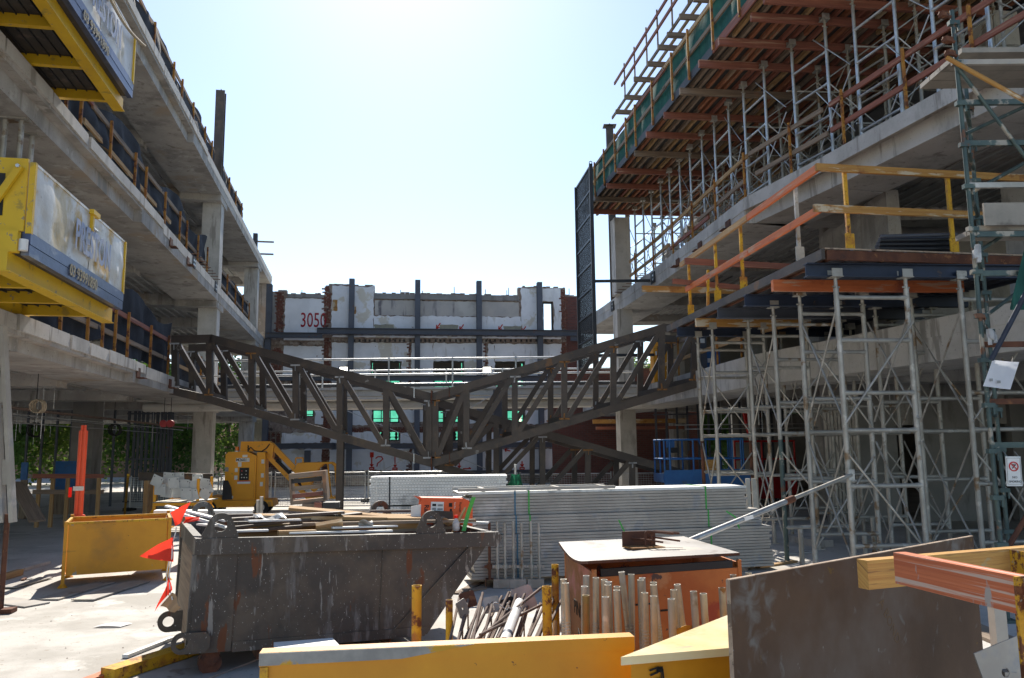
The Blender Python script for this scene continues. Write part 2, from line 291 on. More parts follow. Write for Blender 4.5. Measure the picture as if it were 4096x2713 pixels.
chalk('formply_near', (.95, 3.33, 1.28), .38, (.155, .145, .135)); chalk('formply_near', (2.5, 4.5, 1.33), .30, (.15, .14, .13))
mat('stamp_ink', (.13, .078, .04), None, 12, .7)
# ------------------------------------------------------------------ ground
g = MB().add([(-300, -60, 0), (300, -60, 0), (300, 500, 0), (-300, 500, 0)], [(0, 1, 2, 3)], [[(0, 0), (1, 0), (1, 1), (0, 1)]]).build('ground', 'ground'); tag(g, kind='structure')

# ------------------------------------------------------------------ left concrete frame
FL = Frame((-9.85, 26), 11)
TOP = [3.72, 7.28, 10.93]; SOF = [3.31, 6.78, 10.43]
LB = thing('concrete_building', 'unfinished three-storey concrete frame with bare columns, carrying two yellow loading platforms', 'building', FL.p(0, 0))
def edge_v(lv, u):           # the first slab swells outwards near the loading platform
    return 0.0
for lv in range(3):
    T, S = TOP[lv], SOF[lv]
    us = [-24, -19, -15, -9.7, -5, 0, 5, 10, 15.2]
    pl = [FL.p(u, edge_v(lv, u) + .002, T - .22) for u in us] + [FL.p(15.2, 14, T - .22), FL.p(-24, 14, T - .22)]
    MB().prism(pl, (0, 0, .22)).build('floor_slab', 'concrete', LB)
    # edge beam segments
    for a, b in zip(us, us[1:]):
        lip = b <= (-9.0, -9.0, -5)[lv]; rec = .16 if lip else 0
        va, vb = edge_v(lv, a) + rec, edge_v(lv, b) + rec
        pts = [FL.p(a + .004, va, S), FL.p(b - .004, vb, S), FL.p(b - .004, 1.35, S), FL.p(a + .004, 1.35, S)]
        MB().prism(pts, (0, 0, T - .222 - S)).build('edge_beam', 'concrete', LB)
    # chipped upper lip, cast in short lengths with pockets between
    u = -24.0
    while u < (-9.2, -9.2, -5.5)[lv]:
        ln = random.uniform(1.0, 3.0) if lv else random.uniform(.7, 1.1); gap = random.choice((.03, .05, .10)); h = .19 + random.uniform(-.012, .012)
        e0, e1 = edge_v(lv, u), edge_v(lv, u + ln); j = lambda: random.uniform(-.018, .018)
        z0 = T - h + .03; z1 = T + .055
        pts = [FL.p(u, e0 - .03 + j(), z0), FL.p(u + ln, e1 - .03 + j(), z0), FL.p(u + ln, e1 + .22, z0), FL.p(u, e0 + .22, z0)]
        m = MB().prism(pts, (0, 0, z1 - z0 + j())); m.build('lip_block', 'concrete_pale', LB); 
        u += ln + gap
    # continuous face band further along
    MB().prism([FL.p(u + .03, -.012, T - .24), FL.p(15.2, -.012, T - .24), FL.p(15.2, -.001, T - .24), FL.p(u + .03, -.001, T - .24)], (0, 0, .25)).build('face_band', 'concrete_pale', LB)
    for ub in (-20, -15, -10, -5, 0, 5, 10, 14.4):
        m = MB(); FL.box(m, ub - .01, ub + .58, 1.36, 14, S - .12, T - .224); m.build('cross_beam', 'concrete', LB)
    m = MB(); FL.box(m, -24, 15.2, 7.0, 8.1, S - .123, T - .2245); m.build('inner_beam', 'concrete', LB)
    rib = MB()
    for a, b in ((-24, -20.02), (-19.4, -15.02), (-14.4, -10.02), (-9.4, -5.02), (-4.4, -.02), (.6, 4.98), (5.6, 9.98), (10.6, 14.38)):
        for k in range(36):
            v = 1.45 + k * .3 + .02
            if v > 12.6: break
            FL.box(rib, a, b, v, v + .055, T - .275, T - .224)
    tag(rib.build('ribbed_soffit', 'deck_soffit', LB), kind='stuff')
def lcol(u, v, z0, z1, w=.6, d=.6, m_='concrete'):
    m = MB(); FL.box(m, u, u + d, v, v + w, z0, z1); m.build('column', m_, LB)
for u in (0.0, 10.0):
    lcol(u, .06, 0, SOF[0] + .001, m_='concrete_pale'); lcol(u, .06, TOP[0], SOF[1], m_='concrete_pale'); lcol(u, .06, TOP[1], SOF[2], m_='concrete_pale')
lcol(14.55, .02, 0, SOF[0]); lcol(14.55, .02, TOP[0], SOF[1]); lcol(14.55, .02, TOP[1], SOF[2])
for u in (-10, 0, 10):
    for z0, z1 in ((TOP[0], SOF[1] + .02), (TOP[1], SOF[2] + .02)): lcol(u, 7.3, z0, z1)
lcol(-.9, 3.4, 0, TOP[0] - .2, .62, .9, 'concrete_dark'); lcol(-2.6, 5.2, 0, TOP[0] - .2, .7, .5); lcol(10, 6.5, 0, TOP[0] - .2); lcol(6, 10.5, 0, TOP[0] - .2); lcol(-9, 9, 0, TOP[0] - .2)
# pale haunches at column heads
for lv in range(3):
    m = MB(); FL.box(m, -.35, .95, .02, 1.34, SOF[lv] - .21, SOF[lv] - .002); m.build('column_head', 'concrete', LB)
    m = MB(); FL.box(m, 9.65, 10.95, .02, 1.34, SOF[lv] - .21, SOF[lv] - .002); m.build('column_head', 'concrete', LB)
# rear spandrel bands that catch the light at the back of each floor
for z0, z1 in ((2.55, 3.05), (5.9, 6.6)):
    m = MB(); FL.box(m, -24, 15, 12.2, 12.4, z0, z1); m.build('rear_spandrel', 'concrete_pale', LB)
m = MB(); FL.box(m, 1.5, 14.3, 9.5, 9.7, TOP[1], SOF[2] - .13); m.build('partition_wall', 'plaster', LB)
# starter bars, cast-in brackets and anchor plates on the slab edges
for lv, lst in ((1, [-7.2 + .33 * 0, -5.2]), (0, [-9.5, -6.6])):
    for u in lst:
        m = MB(); FL.box(m, u, u + .26, -.17, -.013, SOF[lv] + .1, SOF[lv] + .118); FL.box(m, u, u + .26, -.03, -.013, SOF[lv] + .118, SOF[lv] + .33); m.build('angle_bracket', 'rust_steel', LB)
for k in range(9):
    u = -4.6 + k * .42; tb('starter_bar', 'rust_steel', LB, FL.p(u, .1, TOP[1] + .04), FL.p(u, -.22, TOP[1] + .05 - .01 * (k % 3)), .012, 6)
for u, lv in ((-4.5, 1), (-1.0, 1)):
    m = MB(); FL.box(m, u, u + .36, -.035, -.013, SOF[lv] + .2, SOF[lv] + .52); pl = m.build('anchor_plate', 'black', LB)
    for i in (0, 1):
        for j in (0, 1):
            m = MB(); FL.box(m, u + .06 + i * .15, u + .15 + i * .15, -.04, -.036, SOF[lv] + .27 + j * .12, SOF[lv] + .32 + j * .12); m.build('slot', 'galv', pl)
# services hung under the first floor: threaded rods, conduit runs
for k in range(34):
    u = random.uniform(-13, 6); v = random.uniform(1.5, 7); z = random.uniform(2.05, 2.8)
    tb('hanger_rod', 'galv', LB, FL.p(u, v, TOP[0] - .23), FL.p(u, v, z), .008, 5)
for v, z in ((2.0, 2.62), (2.6, 2.5), (3.4, 2.72)):
    tb('conduit', 'galv', LB, FL.p(-12, v, z), FL.p(5, v, z), .014, 6)
for i in range(5): tb('copper_pipe', 'rebar', LB, FL.p(-14, 1.9 + i * .07, 2.74), FL.p(9, 1.7 + i * .07, 2.7), .014, 6)

# steel column standing on the top slab edge
b = FL.p(.02, .22, 10.95)
SCOL = thing('steel_column', 'tall dark brown steel column rising from the concrete frame with two loading platforms', 'column', b)
MB().ibeam(b, b + Vector((0, 0, 3.3)), .30, .30, .03, FL.u).build('shaft', 'mill_steel', SCOL)
MB().ring(b + Vector((0, 0, 3.34)), FL.v, .04, .06, .02, 12, 0, 360).build('lifting_eye', 'mill_steel', SCOL)
bx('base_plate', 'mill_steel', SCOL, b + Vector((0, 0, .012)), (.45, .45, .024), 11)

# ------------------------------------------------------------------ guard rails on the left frame
def guard(name, label, posts, rails, z, v, h=1.1, pm='post_rust', group=None):
    t = thing(name, label, 'guardrail', FL.p(posts[0], v, z), group)
    for u in posts:
        m = MB(); FL.box(m, u - .025, u + .025, v - .025, v + .025, z, z + h); m.build('post', pm, t)
        m = MB(); FL.box(m, u - .08, u + .08, v - .03, v - .012, z - .20, z + .06); m.build('bracket', pm, t)
    for (u0, u1, zz, mt_) in rails:
        bm('rail', mt_, t, FL.p(u0, v + .05, z + zz), FL.p(u1, v + .05, z + zz + random.uniform(-.03, .03)), .045, .095)
    return t
def drape(t, u0, u1, v, z0, z1, name='shade_cloth', mt_='black_cloth', sag=.18, seed=1, n=46):
    rnd = random.Random(seed); ph = [rnd.uniform(0, 6) for _ in range(6)]
    def fn(a, c):
        u = u0 + (u1 - u0) * a; w = math.sin(u * 2.6 + ph[0]) + .6 * math.sin(u * 6.1 + ph[1]) + .4 * math.sin(u * 11 + ph[2])
        top = z1 - sag * (.5 + .5 * math.sin(u * 1.35 + ph[3])) ; bot = z0 + .12 * math.sin(u * 1.9 + ph[4]) + .08 * math.sin(u * 5 + ph[5])
        return FL.p(u, v + (.05 + .05 * w) * (.35 + c * .5) + .04 * math.sin(c * 7 + u * 3), top + (bot - top) * (1 - c)) if False else FL.p(u, v + .06 * w * (.3 + .7 * (1 - c)) + .03 * math.sin(c * 7 + u * 3), bot + (top - bot) * c)
    return MB().grid(fn, n, 7).build(name, mt_, t)
G1 = guard('edge_guardrail', 'timber guardrail with black shade cloth on the lowest slab of the twin-platform concrete frame', [-14.6, -13.2, -11.85, -11.0, -10.2, -9.3, -7.4, -5.6], [(-18, -9.2, 1.02, 'timber_red'), (-9.3, -5.0, 1.0, 'timber_red'), (-18, -5.2, .50, 'timber_grey')], TOP[0] + .04, .25)
drape(G1, -20, -5.0, .36, TOP[0] + .12, TOP[0] + 1.75, sag=.35, seed=3, n=90)
G2 = guard('edge_guardrail', 'timber guardrail with sagging black shade cloth on the middle slab of the twin-platform frame', [-14.9, -13.6, -12.9, -11.2, -9.45, -8.55, -6.7, -5.0, -4.1, -2.5, -1.0], [(-17, -12.2, 1.0, 'timber_red'), (-12.6, -5.9, .52, 'timber'), (-5.1, -.5, .55, 'timber_grey'), (-9.5, -4, 1.03, 'timber_grey'), (-12.2, -9.2, .98, 'timber_grey')], TOP[1] + .04, .25)
drape(G2, -16.5, -.8, .33, TOP[1] + .42, TOP[1] + 1.55, sag=.45, seed=5, n=110)
drape(G2, -14.5, -.8, .52, TOP[1] + .04, TOP[1] + .62, name='lower_cloth', sag=.05, seed=11, n=60)
G2b = guard('edge_guardrail', 'guardrail with draped black cloth on the middle slab beyond the roof-height brown column', [1.0, 3.0, 5.0, 7.0, 9.0], [(.8, 9.4, 1.0, 'timber_grey'), (.8, 9.4, .5, 'timber_grey')], TOP[1] + .01, .25)
drape(G2b, .8, 9.4, .36, TOP[1] + .1, TOP[1] + 1.25, sag=.2, seed=8)
G3 = guard('edge_guardrail', 'top-storey guardrail wrapped in black cloth before the brown steel column', [-17, -15, -13, -11, -8.5, -6.5, -5.5, -4.0, -2.2, -1.0], [(-20, -.3, 1.0, 'timber_grey'), (-20, -.3, .5, 'timber_red')], TOP[2] + .02, .25)
drape(G3, -20, -.3, .3, TOP[2] + .06, TOP[2] + 1.2, sag=.3, seed=21, n=110)
G3b = guard('edge_guardrail', 'top-storey guardrail with black cloth beyond the brown steel column', [1.0, 2.6, 4.2, 5.8], [(.6, 6.4, 1.0, 'timber_grey'), (.6, 6.2, .5, 'timber_red')], TOP[2] + .01, .25)
drape(G3b, .6, 6.4, .33, TOP[2] + .05, TOP[2] + 1.2, sag=.15, seed=31)
ST = thing('rail_stub', 'short dark upright with two projecting bars at the roof corner', 'post', FL.p(10.6, .3, TOP[2]))
m = MB(); FL.box(m, 10.5, 10.75, .2, .4, TOP[2] - .02, TOP[2] + 1.1); m.build('upright', 'dark_metal', ST)
for z in (.12, .72): bm('bar', 'timber_grey', ST, FL.p(10.6, .3, TOP[2] + z), FL.p(10.6, -.55, TOP[2] + z), .08, .07)
GF = guard('edge_guardrail', 'grey-cloth guardrail on the lowest slab beside the truss landing', [-4.2, -2.6, -1.0, 2, 4, 6, 8], [(-4.4, 9, .98, 'timber_grey'), (-4.4, 9, .5, 'timber')], TOP[0] + .01, .3)
drape(GF, -4.2, 9, .42, TOP[0] + .05, TOP[0] + 1.0, sag=.1, seed=41)

# props under the middle slab
for i, (u, v) in enumerate(((-15.1, .30), (-15.1, .52), (-14.5, .38))):
    t = thing('steel_prop', 'pair of grey steel props packed up to the middle slab above a platform' if False else 'grey tubular steel prop under the middle slab above the lower platform', 'prop', FL.p(u, v, TOP[0] + .06), 'props above the lower platform')
    tb('outer_tube', 'prop_steel', t, FL.p(u, v, TOP[0] + .06), FL.p(u, v, 5.7), .05, 10); tb('inner_tube', 'prop_steel', t, FL.p(u, v, 5.7), FL.p(u, v, SOF[1] - .02), .038, 10)
    m = MB(); FL.box(m, u - .11, u + .11, v - .11, v + .11, SOF[1] - .02, SOF[1] + .001); m.build('head_plate', 'prop_steel', t); tb('collar', 'prop_steel', t, FL.p(u, v, 5.62), FL.p(u, v, 5.74), .06, 10)

# ------------------------------------------------------------------ yellow loading platforms cantilevered from the slabs
def platform(label, u0, u1, vo, vi, z, seed, lettered):
    t = thing('loading_platform', label, 'loading platform', FL.p(u0, vi, z))
    o = lambda a, b, c, d, e, f, nm, mt_, pr=t: (lambda m: m.build(nm, mt_, pr))(FL.box(MB(), a, b, c, d, e, f))
    h = .20
    for v in (vo, vi): 
        o(u0 - .12, u1 + .12, v - .055, v + .055, z, z + h, 'main_beam', 'yellow_bright')
        o(u0 - .12, u1 + .12, v - .085, v + .085, z - .012, z - .001, 'beam_flange', 'yellow_bright')
    n = 4
    for k in range(n):
        u = u0 + .1 + (u1 - u0 - .2) * k / (n - 1); o(u - .045, u + .045, vo + .057, vi - .057, z + .05, z + h - .004, 'cross_beam', 'yellow_bright')
    o(u0, u1, vi - .02, vi + 3.2, z + h + .19, z + h + .21, 'inner_deck', 'dark_deck')
    o(u0, u1, vo - .14, vi + .1, z + h + .002, z + h + .05, 'deck_plate', 'dark_deck')
    m = MB()
    for k in range(7): v = vo + .1 + k * .15; FL.box(m, u0 + .05, u1 - .05, v, v + .012, z + h - .03, z + h + .001)
    m.build('deck_stringers', 'dark_metal', t)
    # outer toe channel in two rolled lengths
    o(u0 - .02, u1 + .02, vo - .22, vo - .141, z + h - .02, z + h + .10, 'toe_channel', 'blue_band'); o(u0 - .02, u1 + .02, vo - .225, vo - .141, z + h + .106, z + h + .235, 'toe_channel', 'blue_band')
    # dented end gate made of two sheets
    zb = z + h + .24; zt = zb + .75
    rnd = random.Random(seed); dents = [(rnd.uniform(u0, u1), rnd.uniform(zb, zt), rnd.uniform(.05, .12), rnd.uniform(-.02, .02)) for _ in range(34)]
    uc = u0 + (u1 - u0) * .55
    for a, c in ((u0, uc - .012), (uc + .012, u1)):
        def fn(s_, q, a=a, c=c):
            u = a + (c - a) * s_; z_ = zb + (zt - zb) * q
            d = sum(A * math.exp(-((u - x) ** 2 + (z_ - y) ** 2) / w ** 2) for x, y, w, A in dents) * (1 if .02 < s_ < .98 and .02 < q < .98 else 0)
            return FL.p(u, vo - .205 + d + .015 * math.sin(u * 5) * math.sin(q * 3.14), z_)
        sh = MB().grid(fn, 40, 20).build('gate_sheet', 'white_panel', t)
    for a, b in ((u0 - .03, u0 + .02), (u1 - .02, u1 + .03)): o(a, b, vo - .23, vo - .17, zb - .02, zt + .02, 'gate_post', 'yellow_bright')
    o(u0 + .02, u1 - .02, vo - .215, vo - .19, zt, zt + .03, 'gate_top_rail', 'white_panel')
    lt = o(uc - .10, uc + .16, vo - .27, vo - .21, zt - .02, zt + .04, 'gate_latch', 'yellow_bright'); tb('latch_bolt', 'galv', lt, FL.p(uc - .02, vo - .25, zt - .2), FL.p(uc + .12, vo - .25, zt - .2), .018); o(uc - .05, uc + .01, vo - .25, vo - .21, zt - .24, zt - .02, 'latch_plate', 'yellow_bright', lt)
    # near side: yellow sheet, diagonal stay and roller
    sd = o(u0 - .05, u0 - .015, vo - .16, vi + 2.5, zb, zt + .05, 'side_sheet', 'yellow_bright')
    bm('side_stay', 'yellow_bright', t, FL.p(u0 - .09, vo - .10, zt - .05), FL.p(u0 - .09, vo + .30, zb - .05), .05, .07)
    tb('stay_pin', 'galv', t, FL.p(u0 - .14, vo - .09, zt - .06), FL.p(u0 - .04, vo - .09, zt - .06), .02)
    tb('guide_roller', 'label_white', t, FL.p(u0 - .07, vo - .18, z + h + .02), FL.p(u0 - .07, vo - .18, z + h + .14), .045, 12)
    o(u0 - .10, u0 - .021, vo - .13, vi + 2.4, z + h + .0, zb - .01, 'side_channel', 'yellow_bright')
    # lettering on the outer gate and toe channel
    xd = FL.u; yd = Vector((0, 0, 1)); L = u1 - u0
    text('lettering', 'PRESTON', 'blue_letters', t, FL.p(u0 + L * .365, vo - .243, zb + .16), xd, yd, .52, .003, .012, .62 * L / 3.3)
    text('lettering', '03 93991890', 'yellow_text', t, FL.p(u0 + L * .34, vo - .235, z + h + .03), xd, yd, .20, .003, .003, .95 * L / 3.3)
    text('lettering', 'M', 'black', t, FL.p(u0 - .056, vo + .42, zb + .18), -FL.v, yd, .62, .004, .02, .8)
    return t
platform('lower yellow loading platform with PRESTON gate on the lowest slab', -18.4, -15.05, -1.0, .12, TOP[0] + .058, 5, True)
UP = platform('upper yellow loading platform above the middle slab, its dark underside showing', -18.0, -14.45, -.80, .28, TOP[1] + .062, 9, True)
# chain drooping along the upper platform gate
pts = [FL.p(-17.2 + 3.0 * k / 24, -1.10, 8.55 - .25 * math.sin(math.pi * k / 24) - .0 * k) for k in range(25)]
ch = MB()
for a, b_ in zip(pts, pts[1:]): ch.tube(a, b_, .022, n=6)
ch.build('chain', 'rope', UP)
# ------------------------------------------------------------------ old facade at the far end, held by a steel frame
FA = R(8); FE = Vector((math.cos(FA), math.sin(FA), 0)); FN = Vector((math.sin(FA), -math.cos(FA), 0)); FO = Vector((-3.0, 40.0, 0))
def fz(x, y):            # survey sheet coordinates of the facade -> (s, z) on its face
    d = ray(1000 + x * .59172, 1060 + y * .59172); e = Vector((0, 0, EYE)); t = (FO - e).dot(FN) / d.dot(FN); p = e + d * t; return (p - FO).dot(FE), p.z
def fp(s, z, out=0.0): return FO + FE * s + FN * out + Vector((0, 0, z))
def frect(r): x0, y0, x1, y1 = r; ym = (y0 + y1) / 2; xm = (x0 + x1) / 2; return fz(x0, ym)[0], fz(x1, ym)[0], max(0, fz(xm, y1)[1]), fz(xm, y0)[1]
def fbox(mb, s0, s1, z0, z1, o0, o1): return mb.box(fp((s0 + s1) / 2, (z0 + z1) / 2, (o0 + o1) / 2), (s1 - s0, abs(o1 - o0), z1 - z0), 8)
FB = thing('old_facade', 'roofless old brick and plaster facade with red spray marks, held up by grey steel', 'facade', FO)
WIN = [(815, 650, 1020, 842), (1240, 650, 1445, 842), (1655, 655, 1857, 842), (275, 785, 370, 842), (2168, 785, 2232, 842),
       (825, 975, 1010, 1068), (1240, 978, 1445, 1068), (1705, 978, 1857, 1066), (330, 975, 432, 1028), (2180, 972, 2235, 1052),
       (868, 1112, 1012, 1190), (1372, 1112, 1432, 1190), (1700, 1112, 1778, 1190), (1980, 250, 2050, 452)]
WR = [frect(w) for w in WIN]
tops = [(95, 235, 182), (235, 500, 202), (500, 836, 143), (836, 1818, 203), (1818, 2142, 157), (2142, 2245, 216)]
TH = .42
for x0, x1, yt in tops:
    s0, s1 = fz(x0, 700)[0] + .002, fz(x1, 700)[0]; zt = fz((x0 + x1) / 2, yt)[1]
    hs = [w for w in WR if w[0] < s1 and w[1] > s0]
    zs = sorted({0.0, zt} | {min(zt, c) for w in hs for c in (w[2], w[3])})
    mt_ = 'brick_wall' if x0 > 2100 else 'mortar_rubble'
    wall = MB()
    for za, zb_ in zip(zs, zs[1:]):
        if zb_ - za < .01: continue
        cur = s0; zc = (za + zb_) / 2
        for w in sorted([w for w in hs if w[2] < zc < w[3]]):
            if w[0] > cur: fbox(wall, cur, w[0], za, zb_, -TH, 0)
            cur = max(cur, w[1])
        if cur < s1: fbox(wall, cur, s1, za, zb_, -TH, 0)
    wall.build('masonry_wall', mt_, FB)
# plaster coats with broken edges
def ragged(r, out, mt_, name, amp=.05, seed=0, holes=()):
    s0, s1, z0, z1 = frect(r); rnd = random.Random(seed + int(r[0]))
    zs = sorted({z0, z1} | {min(max(c, z0), z1) for w in holes for c in (w[2], w[3])})
    def edge(a, b, n, horiz, fix):
        L = []
        for i in range(n):
            t = a + (b - a) * i / n; L.append((t, fix + rnd.uniform(-amp, amp) * (1 if rnd.random() < .5 else .3)) if horiz else (fix + rnd.uniform(-amp, amp) * (1 if rnd.random() < .5 else .3), t))
        return L
    if not holes:
        n1 = max(3, int((s1 - s0) / .14)); n2 = max(3, int((z1 - z0) / .14))
        pts = edge(s0, s1, n1, True, z0) + edge(z0, z1, n2, False, s1) + edge(s1, s0, n1, True, z1) + edge(z1, z0, n2, False, s0)
        return MB().prism([fp(a, b, .003) for a, b in pts], FN * out).build(name, mt_, FB)
    m = MB()
    for za, zb_ in zip(zs, zs[1:]):
        cur = s0; zc = (za + zb_) / 2
        for w in sorted([w for w in holes if w[2] < zc < w[3]]):
            if w[0] > cur: fbox(m, cur, w[0], za, zb_, .003, out)
            cur = max(cur, w[1])
        if cur < s1: fbox(m, cur, s1, za, zb_, .003, out)
    return m.build(name, mt_, FB)
pn = [(237, 228, 498, 468), (552, 145, 834, 443), (836, 350, 1830, 443), (1832, 160, 1978, 452), (2052, 160, 2100, 452), (1978, 160, 2052, 247)]
for i, r_ in enumerate(pn): ragged(r_, .045, 'plaster', 'plaster_panel', .05, i)
for r_, hs in [((225, 548, 496, 782), ()), ((552, 528, 812, 842), ()), ((812, 528, 1072, 649), ()), ((1022, 649, 1072, 842), ()), ((1092, 530, 1238, 842), ()), ((1238, 530, 1448, 649), ()), ((1448, 530, 1588, 842), ()),
               ((1608, 534, 1653, 842), ()), ((1653, 534, 1860, 652), ()), ((1860, 534, 1948, 842), ()), ((1975, 534, 2108, 842), ()),
               ((552, 985, 822, 1085), ()), ((1014, 980, 1236, 1062), ()), ((1450, 980, 1700, 1070), ()), ((1862, 982, 2112, 1075), ()), ((440, 985, 496, 1078), ()),
               ((212, 1135, 486, 1205), ()), ((540, 1130, 866, 1205), ()), ((1016, 1135, 1368, 1205), ()), ((1436, 1138, 1698, 1205), ()), ((1782, 1140, 2120, 1205), ()),
               ((212, 1246, 484, 1384), ()), ((536, 1244, 1080, 1388), ()), ((1096, 1244, 1590, 1390), ()), ((1606, 1246, 2120, 1388), ())]:
    ragged(r_, .04, 'plaster', 'plaster_panel', .045, 3)
ragged((846, 246, 1816, 346), .03, 'stained_render', 'stained_band', .03, 2); ragged((838, 205, 1816, 238), .09, 'concrete_dark', 'lintel', .02, 2); ragged((256, 203, 500, 224), .09, 'concrete_dark', 'lintel', .02, 2)
ragged((112, 190, 178, 468), .05, 'concrete_dark', 'render_patch', .04, 1)
for r_ in [(120, 512, 500, 545), (548, 490, 2108, 524)]: ragged(r_, .10, 'mortar_rubble', 'broken_cornice', .05, 9)
ragged((230, 497, 498, 512), .14, 'plaster', 'cornice_strip', .02, 4); ragged((560, 486, 2100, 497), .15, 'plaster', 'cornice_strip', .02, 5)
for k in range(40):   # ragged joist pockets under the cornice
    x = 700 + k * 34 + random.uniform(-6, 6)
    if x < 2090: ragged((x, 505, x + 14, 522), .115, 'black_ply', 'joist_pocket', .01, k)
# toothed brick piers, brick by brick
bk = []
def pier(x0, x1, y0, y1, seed):
    s0, s1, z0, z1 = frect((x0, y0, x1, y1)); rnd = random.Random(seed); m = MB(); z = z0; row = 0
    while z < z1 - .05:
        s = s0 + (0 if row % 2 else -.12) + rnd.uniform(-.03, .03); end = s1 + rnd.uniform(-.10, .08)
        while s < end:
            L = min(.23, end - s)
            if L > .06 and rnd.random() > .04: fbox(m, s, s + L - .012, z, z + .074, .002, .05 + rnd.uniform(-.03, .035))
            s += .24
        z += .086; row += 1
    tag(m.build('brick_pier', 'brick_red', FB), kind='stuff')
for a in [(500, 548, 150, 440, 1), (500, 546, 490, 840, 2), (496, 542, 980, 1200, 3), (488, 534, 1246, 1390, 4), (182, 232, 186, 470, 5), (160, 215, 560, 840, 6), (110, 205, 1130, 1380, 12), (2104, 2142, 172, 452, 7), (2110, 2148, 520, 842, 8), (2116, 2150, 980, 1390, 9), (1074, 1088, 530, 838, 10), (1591, 1604, 530, 838, 11), (556, 2100, 1092, 1128, 13), (1074, 1090, 1246, 1388, 14)]: pier(*a)
# rubble crest along the broken tops
for x0, x1, yt in tops:
    s0, s1 = fz(x0, 700)[0], fz(x1, 700)[0]; zt = fz((x0 + x1) / 2, yt)[1]; m = MB(); s = s0
    while s < s1: 
        w = random.uniform(.12, .32); fbox(m, s, min(s + w, s1) - .01, zt, zt + random.uniform(.02, .13), -TH + .04, -.03); s += w
    tag(m.build('broken_crest', 'mortar_rubble', FB), kind='stuff')
for x in (347, 783, 1018, 1167, 1382, 1594, 1740, 1752, 2163):
    s, z = fz(x, 205); tb('starter_bar', 'dark_metal', FB, fp(s, z - .1, -.2), fp(s, z + random.uniform(.25, .5), -.2), .02, 6)
# windows: frames, glazing bars
for i, w in enumerate(WR):
    s0, s1, z0, z1 = w
    wf = MB(); 
    for a, b_ in ((s0, s0 + .07), (s1 - .07, s1)): fbox(wf, a, b_, z0, z1, -.25, -.12)
    fbox(wf, s0, s1, z0, z0 + .06, -.26, -.11); fbox(wf, s0, s1, z1 - .07, z1, -.26, -.11)
    fr = wf.build('window_frame', 'black_ply', FB)
    if i < 13:
        n = max(1, int((s1 - s0) / .42))
        for k in range(1, n): a = s0 + (s1 - s0) * k / n; mb_ = MB(); fbox(mb_, a - .02, a + .02, z0 + .06, z1 - .07, -.2, -.16); mb_.build('glazing_bar', 'black_ply', fr)
        for k in (1, 2) if z1 - z0 > .7 else (1,): a = z0 + (z1 - z0) * k / 3; mb_ = MB(); fbox(mb_, s0 + .07, s1 - .07, a - .018, a + .018, -.22, -.18); mb_.build('glazing_bar', 'black_ply', fr)
    if 10 <= i < 13:   # turned balusters inside the small openings
        n = max(2, int((s1 - s0) / .28))
        for k in range(n):
            a = s0 + (s1 - s0) * (k + .5) / n; q = MB(); prof = [(0, .05), (.12, .04), (.3, .09), (.45, .05), (.6, .08), (.75, .04), (1, .055)]
            for (h0, r0), (h1, r1) in zip(prof, prof[1:]): q.tube(fp(a, z0 + (z1 - z0) * h0, -.3), fp(a, z0 + (z1 - z0) * h1, -.3), r0, r1, 8, False)
            q.build('baluster', 'black_ply', fr)
    if i < 3: mb_ = MB(); zc = z0 + (z1 - z0) * .42; fbox(mb_, s0 + .08, s1 - .08, zc, z1 + .1, -.60, -.58); mb_.build('dark_blind', 'black_ply', fr)
# spray marks
def spray(pts, r=.028, mt_='red_mark'):
    q = MB(); P_ = [fp(*fz(x, y), .052) for x, y in pts]
    for a, b_ in zip(P_, P_[1:]): q.beam(a, b_, r * 2, .01, FN, .01)
    q.build('spray_mark', mt_, FB)
for x, y in ((1268, 395), (1425, 405), (1688, 405), (1845, 418)):
    spray([(x + 18, y), (x - 8, y + 36)]); spray([(x - 6, y + 12), (x - 8, y + 36), (x + 12, y + 28)])
for x, y0, y1 in ((823, 1300, 1362), (980, 1295, 1365), (1414, 1325, 1372), (1838, 1328, 1362)):
    spray([(x, y0), (x, y1)]); spray([(x - 10, y1 - 14), (x, y1), (x + 10, y1 - 14)]); spray([(x - 14, y1 + 8), (x + 14, y1 + 8), (x + 14, y1 + 20), (x - 14, y1 + 20), (x - 14, y1 + 8)])
spray([(824, 1268), (824, 1300)], .09); spray([(850, 1308), (866, 1296), (890, 1298), (898, 1312), (880, 1328), (862, 1342), (858, 1362)]); spray([(1440, 1378), (1492, 1376), (1480, 1370)]); spray([(1758, 1258), (1722, 1250), (1734, 1242)]); spray([(1722, 1250), (1730, 1262)])
so_, zo_ = fz(338, 420); text('spray_number', '3050', 'crimson_spray', FB, fp(so_, zo_, .055), FE, (0, 0, 1), 1.05, .004, .004, .62)
for r_ in ((557, 238, 592, 312), (695, 283, 717, 332), (840, 403, 972, 432), (1282, 405, 1408, 440), (1715, 415, 1832, 440)): ragged(r_, .053, 'timber_amber' if r_[0] < 800 else 'yellow_text', 'paint_patch', .03, 4)
